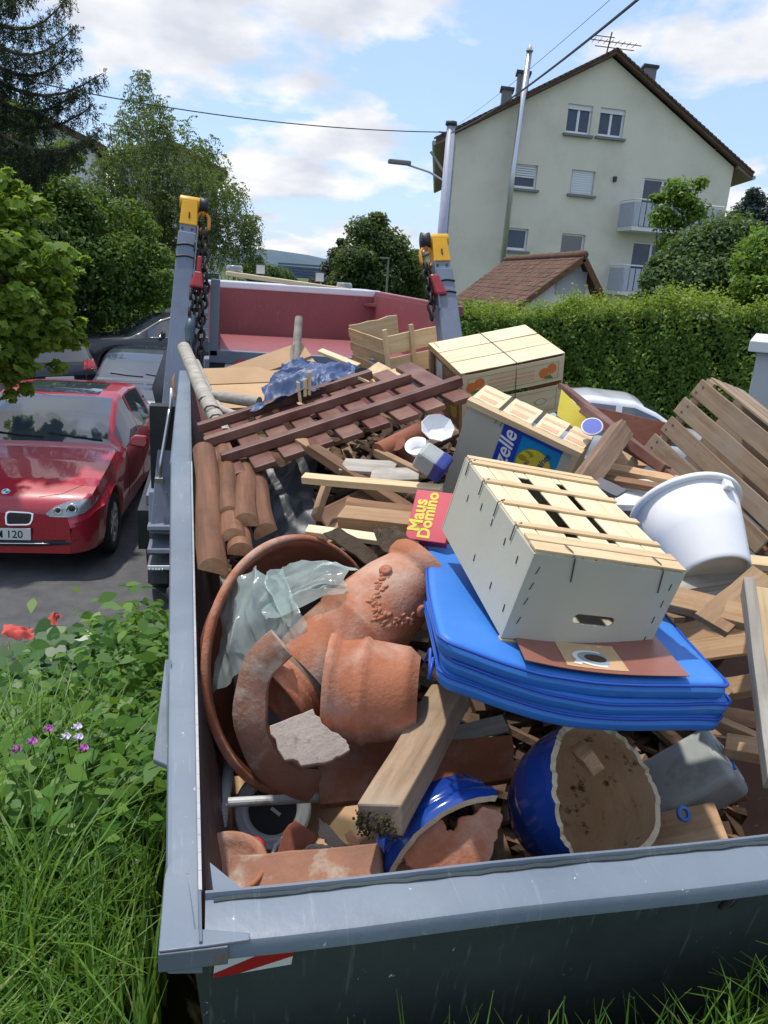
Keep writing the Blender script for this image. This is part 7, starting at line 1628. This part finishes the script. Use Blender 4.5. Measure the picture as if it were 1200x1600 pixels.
# hedge
hA_, hB_ = V((3.9, 17.3, 0)), V((10.4, 7.0, 0)); hd_ = (hB_ - hA_); hL = hd_.length; hd_ /= hL; hn = V((-hd_.y, hd_.x, 0))
if hn.dot(V((0, -1, 0))) < 0: hn = -hn
hg = thing('clipped_hedge', 'long clipped bright green hedge behind the white car', 'hedge', (hA_.x, hA_.y, RZ)); b0 = np.array((hA_.x, hA_.y, RZ))
def htop(u): return float(np.interp(u, [0, .25, .5, .75, 1], [1.45, 1.85, 2.25, 2.40, 2.45])) - RZ
nH = 78000; u = rng.uniform(0, 1, nH); tt = np.array([htop(x) for x in u])
face = rng.uniform(0, 1, nH) < .72; v = rng.uniform(0, 1, nH)
bump = .12 * np.sin(u * 60) * np.sin(v * 9 + u * 23) + .10 * np.sin(u * 131 + v * 17)
zz = np.where(face, v * tt, tt + np.abs(rng.normal(0, .09, nH)) + .07 * np.sin(u * 90) + .09 * np.sin(u * 37 + 1) + .05 * np.sin(u * 211)); dep = np.where(face, np.abs(rng.normal(0, .07, nH)) - bump * .6, rng.uniform(0, 1.3, nH))
P = np.array(hA_)[None, :] + np.array(hd_)[None, :] * (u * hL)[:, None] - np.array(hn)[None, :] * dep[:, None]; P[:, 2] = RZ + zz
nr = np.where(face[:, None], np.array(hn)[None, :] * .9 + np.array([0, 0, .5]), np.array([0, 0, 1.0])); tip = (~face) & (rng.uniform(0, 1, nH) < .8) | (face & (v > .88) & (rng.uniform(0, 1, nH) < .5) & (u > .35))
obj('foliage', fast_mesh(leaves(P[~tip], .08, nr[~tip], .6, .2) - b0, 4), G['leaf_hedge'], hg)
k3 = P[tip].copy(); k3[:, 2] += rng.uniform(0, .2, len(k3)) ** 1.0 * (rng.uniform(0, 1, len(k3)) < .7); obj('young_shoots', fast_mesh(leaves(k3, .06, nr[tip], .55, -.4) - b0, 4), G['leaf_tip'], hg)
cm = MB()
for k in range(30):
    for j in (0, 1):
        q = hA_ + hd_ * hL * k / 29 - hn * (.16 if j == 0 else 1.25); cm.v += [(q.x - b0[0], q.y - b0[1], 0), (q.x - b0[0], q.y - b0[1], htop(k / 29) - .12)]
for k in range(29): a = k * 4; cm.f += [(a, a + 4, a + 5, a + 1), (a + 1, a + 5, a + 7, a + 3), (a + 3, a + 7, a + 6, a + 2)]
cm.f += [(0, 1, 3, 2), (116, 118, 119, 117)]; cm.build('branches', G['leaf_core'], hg)  # dark core box added inside the hedge to close the view through it
# shrubs behind the hedge
cs, rs = blob_cluster([(1060, 300, 19, .42), (1040, 340, 19, .42), (1085, 330, 19, .38), (1050, 380, 19, .4), (1095, 285, 19, .2), (1030, 310, 19, .2)], 10, 1, 1, 1)
p = dist(1050, 460, 19); tree('young_tree', 'slender young tree with light green leaves before the balconies', (p.x, p.y, RZ), cs, rs, 4200, .10, G['leaf_hedge'], G['bark'], .06, shell=.12)
cs, rs = blob_cluster([(1030, 440, 17.5, .45), (1010, 475, 17.2, .4), (1050, 420, 18, .55), (1090, 400, 18, .75), (1140, 380, 18.2, .8), (1080, 440, 17.5, .8), (1160, 430, 17.5, .7), (1050, 470, 17, .5)], 14, 1, 1, 1)
p = dist(1080, 500, 18); tree('dense_bush', 'dense dark bush below the balconies behind the hedge', (p.x, p.y, RZ), cs, rs, 30000, .095, G['leaf_shrub'], G['bark'], .1, cat='bush')
cs, rs = blob_cluster([(1190, 420, 14.8, .5), (1215, 400, 15, .7), (1180, 450, 14.5, .4)], 12, 1, 1, 1)
p = dist(1210, 500, 15); tree('dense_bush', 'glossy green bush at the right edge above the hedge', (p.x, p.y, RZ), cs, rs, 9000, .09, G['leaf_hedge'], G['bark'], .08, cat='bush')
cs, rs = blob_cluster([(885, 490, 18.5, .36), (850, 500, 18.3, .3), (920, 500, 18.3, .3)], 10, 1, 1, 1)
p = dist(885, 510, 18.5); tree('garden_bush', 'small green bush before the white shed gable', (p.x, p.y, RZ), cs, rs, 7000, .07, G['leaf_hedge'], G['bark'], .05, cat='bush')
cs, rs = blob_cluster([(1178, 315, 60, .9), (1165, 335, 60, 1.1), (1190, 340, 60, 1.2), (1180, 360, 60, 1.4)], 10, 1, 1, 1)
p = dist(1180, 450, 60); tree('blue_cedar', 'distant blue-green cedar at the right edge beyond the house', (p.x, p.y, RZ), cs, rs, 7000, .24, G['leaf_conifer_blue'], G['bark'], .25)
cs, rs = blob_cluster([(740, 490, 17.5, .4), (725, 505, 17, .4), (780, 495, 17.5, .3)], 8, 1, 1, 1)
p = dist(740, 520, 17.3); tree('garden_bush', 'wild bush at the left end of the hedge beside the right arm', (p.x, p.y, RZ), cs, rs, 6000, .08, G['leaf_shrub'], G['bark'], .05, cat='bush')

# ------------------------------------------------------------------ long grass and weeds on the bank
def blades(B, Ls, W, lean, seg=4):
    n = len(B); az = rng.uniform(0, 6.283, n); d = np.c_[np.cos(az), np.sin(az), np.zeros(n)]; side = np.c_[-np.sin(az), np.cos(az), np.zeros(n)]
    P = np.zeros((n, (seg + 1) * 2, 3))
    for k in range(seg + 1):
        t_ = k / seg; out = (lean * t_ ** 2 * Ls)[:, None] * d; up = (Ls * (t_ - .42 * np.minimum(lean, 1.2) * t_ ** 2.4))[:, None] * np.array([0, 0, 1.0])
        c = B + out + up; w_ = (W * (1 - t_ ** 1.6) + .0004)[:, None] * side
        P[:, 2 * k] = c - w_; P[:, 2 * k + 1] = c + w_
    F = []
    base = (np.arange(n) * (seg + 1) * 2)[:, None]
    for k in range(seg): F.append(base + np.array([2 * k, 2 * k + 1, 2 * k + 3, 2 * k + 2])[None, :])
    return P.reshape(-1, 3), np.concatenate(F)
def in_skip(x, y): return (x > -.13) & (y > .85 + .0 * x)
def bank_pts(n, x0, x1, y0, y1, keep=None):
    x = rng.uniform(x0, x1, n); y = rng.uniform(y0, y1, n); m_ = ~((x > -.10) & (x < 2.0) & (y > .98))
    if keep is not None: m_ &= keep(x, y)
    x, y = x[m_], y[m_]; return np.c_[x, y, [bank_z(a, b) for a, b in zip(x, y)]]
B1 = bank_pts(15000, -1.7, -.02, .2, 2.1); B2 = bank_pts(11000, -.3, 2.0, .35, .84); B3 = bank_pts(9000, -4, -.1, 2.4, 6.0)
B = np.concatenate([B1, B2, B3]); n = len(B)
tuft = np.array([ns((b[0], b[1], 0), 2.2, 3) for b in B]); Ls = (.30 + .20 * tuft + rng.uniform(-.1, .16, n)); Ls[len(B1):len(B1) + len(B2)] *= .5; Ls[len(B1) + len(B2):] *= .5; Ls[len(B1):len(B1) + len(B2)] *= 1.25
Ls = np.clip(Ls, .08, .6)
_ln = rng.uniform(.15, 1.25, n); _nr = (B[:, 0] > -.3); _ln = np.where(_nr, _ln * .55, _ln); _lim = np.where((B[:, 0] > -.3) & (B[:, 1] > .9), .30, .6); Ls = np.minimum(Ls, _lim)
P, F = blades(B, Ls, rng.uniform(.0018, .0056, n), _ln)
_k = (len(P) // len(B)); _bad = ((P[:, 0] > -.075) & (P[:, 1] > .845)).reshape(-1, _k).any(1); _good = ~_bad
F = F.reshape(-1, len(B), 4)[:, _good].reshape(-1, 4)
o = obj('long_grass', fast_idx(P, F, True), G['grass']); tag(o, 'long uncut grass on the bank round the skip', 'grass', kind='stuff')
# leafy weeds: stems with leaves, thicker toward the road edge
P = []; N_ = []; Pb = []; Nb = []
stems = np.concatenate([bank_pts(1500, -2.6, -.14, 1.5, 5.6), bank_pts(1100, -1.6, -.14, 1.75, 3.2), bank_pts(330, -1.5, -.16, 1.45, 2.2)])
for b in stems:
    h = rng.uniform(.12, .34) * (1.15 if 1.3 < b[1] < 3.4 else .7); k = rng.integers(8, 17)
    az = rng.uniform(0, 6.28, k); t_ = rng.uniform(.25, 1, k); rr_ = rng.uniform(.02, .09, k)
    q = np.c_[b[0] + np.cos(az) * rr_, b[1] + np.sin(az) * rr_, b[2] + h * t_]; P.append(q); N_.append(np.c_[np.cos(az) * .35, np.sin(az) * .35, np.ones(k)])
P = np.concatenate(P); N_ = np.concatenate(N_)
o = obj('weeds', fast_mesh(ovals(P, .050, N_), 8), G['weed']); tag(o, 'leafy green weeds on the bank beside the skip', 'weeds', kind='stuff')
# big bindweed leaves near the road
for k in range(150):
    x, y = rng.uniform(-1.7, -.35), rng.uniform(2.6, 4.6); z = bank_z(x, y) + rng.uniform(.2, .5); Pb.append((x, y, z)); Nb.append((rng.normal() * .2, -.35, 1))
for k in range(70):
    q = dist(rng.uniform(60, 170), rng.uniform(985, 1040), 3.4 + rng.uniform(-.2, .2)); Pb.append(tuple(q)); Nb.append((rng.normal() * .2, -.5, 1))
HEART = np.array([(0, -.32), (.16, -.46), (.38, -.36), (.42, -.08), (.27, .25), (0, .58), (-.27, .25), (-.42, -.08), (-.38, -.36), (-.16, -.46)])
def hearts(P, size, nrm):
    P = np.asarray(P, float); nrm = np.asarray(nrm, float); n = len(P); s_ = size * rng.uniform(.55, 1.25, n); nn = nrm + unit(n) * .35; nn /= np.linalg.norm(nn, axis=1)[:, None]; a = unit(n); a -= nn * (a * nn).sum(1)[:, None]; a /= np.linalg.norm(a, axis=1)[:, None]; b = np.cross(nn, a)
    return (P[:, None, :] + (b[:, None, :] * HEART[None, :, 0:1] + a[:, None, :] * HEART[None, :, 1:2] + nn[:, None, :] * (np.abs(HEART[None, :, 0:1]) * .25)) * s_[:, None, None]).reshape(-1, 3)
o = obj('bindweed', fast_mesh(hearts(Pb, .10, Nb), 10), G['weed_big']); tag(o, 'broad bindweed leaves at the top of the bank by the road', 'weeds', kind='stuff')
# bushy herbs against the skip side
P = []; N_ = []
for k in range(420):
    y = rng.uniform(2.2, 5.2); x = -.25 - abs(rng.normal(0, .22)) ; z0 = bank_z(x, y); h = rng.uniform(.3, .75) * (1 if x > -.45 else .6)
    for j in range(14):
        az = rng.uniform(0, 6.28); P.append((x + .08 * math.cos(az), y + .08 * math.sin(az), z0 + h * rng.uniform(.35, 1))); N_.append((math.cos(az) * .4, math.sin(az) * .4 - .1, 1))
o = obj('tall_herbs', fast_mesh(ovals(P, .052, N_), 8), G['weed']); tag(o, 'tall light green herbs growing against the skip side', 'weeds', kind='stuff')
# clump of leaves at the front wall
lf = V((.50, .80, 1.30)); P = []; N_ = []
for k in range(60): P.append((lf.x + rng.normal() * .03, lf.y + rng.normal() * .015, lf.z - .03 + rng.normal() * .012)); N_.append((0, -.5, 1))
o = obj('nettle_clump', fast_mesh(ovals(P, .024, N_), 8), G['leaf_maple']); tag(o, 'small bright leafy clump under the front skip wall', 'plant')
# flowers
G['petal_pink'] = plain('petal_pink', (.48, .12, .40), (.40, .10, .36), rough=.6); G['petal_pale'] = plain('petal_pale', (.62, .56, .70), rough=.6); G['red_cloth'] = plain('red_cloth', (.55, .085, .07), (.45, .06, .05), s=12, rough=.9, bs=90, bstr=.4)
for k, (x, y, d, m, lb_) in enumerate(((50, 1160, 2.05, 'petal_pink', 'bright pink pea flower on the bank, the larger of the left pair'), (25, 1172, 2.05, 'petal_pink', 'small pink pea flower at the left edge of the bank'), (76, 1140, 2.1, 'petal_pink', 'small pink pea flower right of the large one'), (120, 1137, 2.1, 'petal_pale', 'upper pale lilac pea flower on the bank'), (122, 1153, 2.08, 'petal_pale', 'lower pale lilac pea flower, under the upper one'), (103, 1152, 2.1, 'petal_pale', 'faded lilac pea flower left of the pale pair'), (130, 1170, 2.05, 'petal_pink', 'mauve pea flower lowest on the bank'))):
    f_ = thing('pea_flower', lb_, 'flower', at(x, y, d - .28), 'pea flowers on the bank')
    for j in range(4):
        g = j * 1.57 + k; MB().lathe([(0, 0), (.005, .0012), (.008, .0043), (.009, .0085)], 8, a0=0, a1=2.4, M=Matrix.Rotation(g, 4, 'Z') @ Matrix.Rotation(.7, 4, 'Y')).build('petal', G[m], f_, smooth=True, solid=.0008)
    MB().tube([(0, 0, 0), (.004, .03, -.12), (0, .06, -.42)], .0015, 5).build('stalk', G['weed'], f_)
crumple('red_rag', 'crumpled red cloth in the weeds by the road edge', 'cloth', [dist(0, 1003, 4.3), dist(55, 1005, 4.3), dist(50, 984, 4.5), dist(5, 985, 4.5)], 24, .05, 6, G['red_cloth'], 3.3, .05)
crumple('red_rag', 'smaller red cloth scrap behind the broad bindweed leaves', 'cloth', [dist(66, 1000, 4.4), dist(105, 1003, 4.4), dist(100, 978, 4.6), dist(72, 975, 4.6)], 24, .05, 6, G['red_cloth'], 8.3, .05)
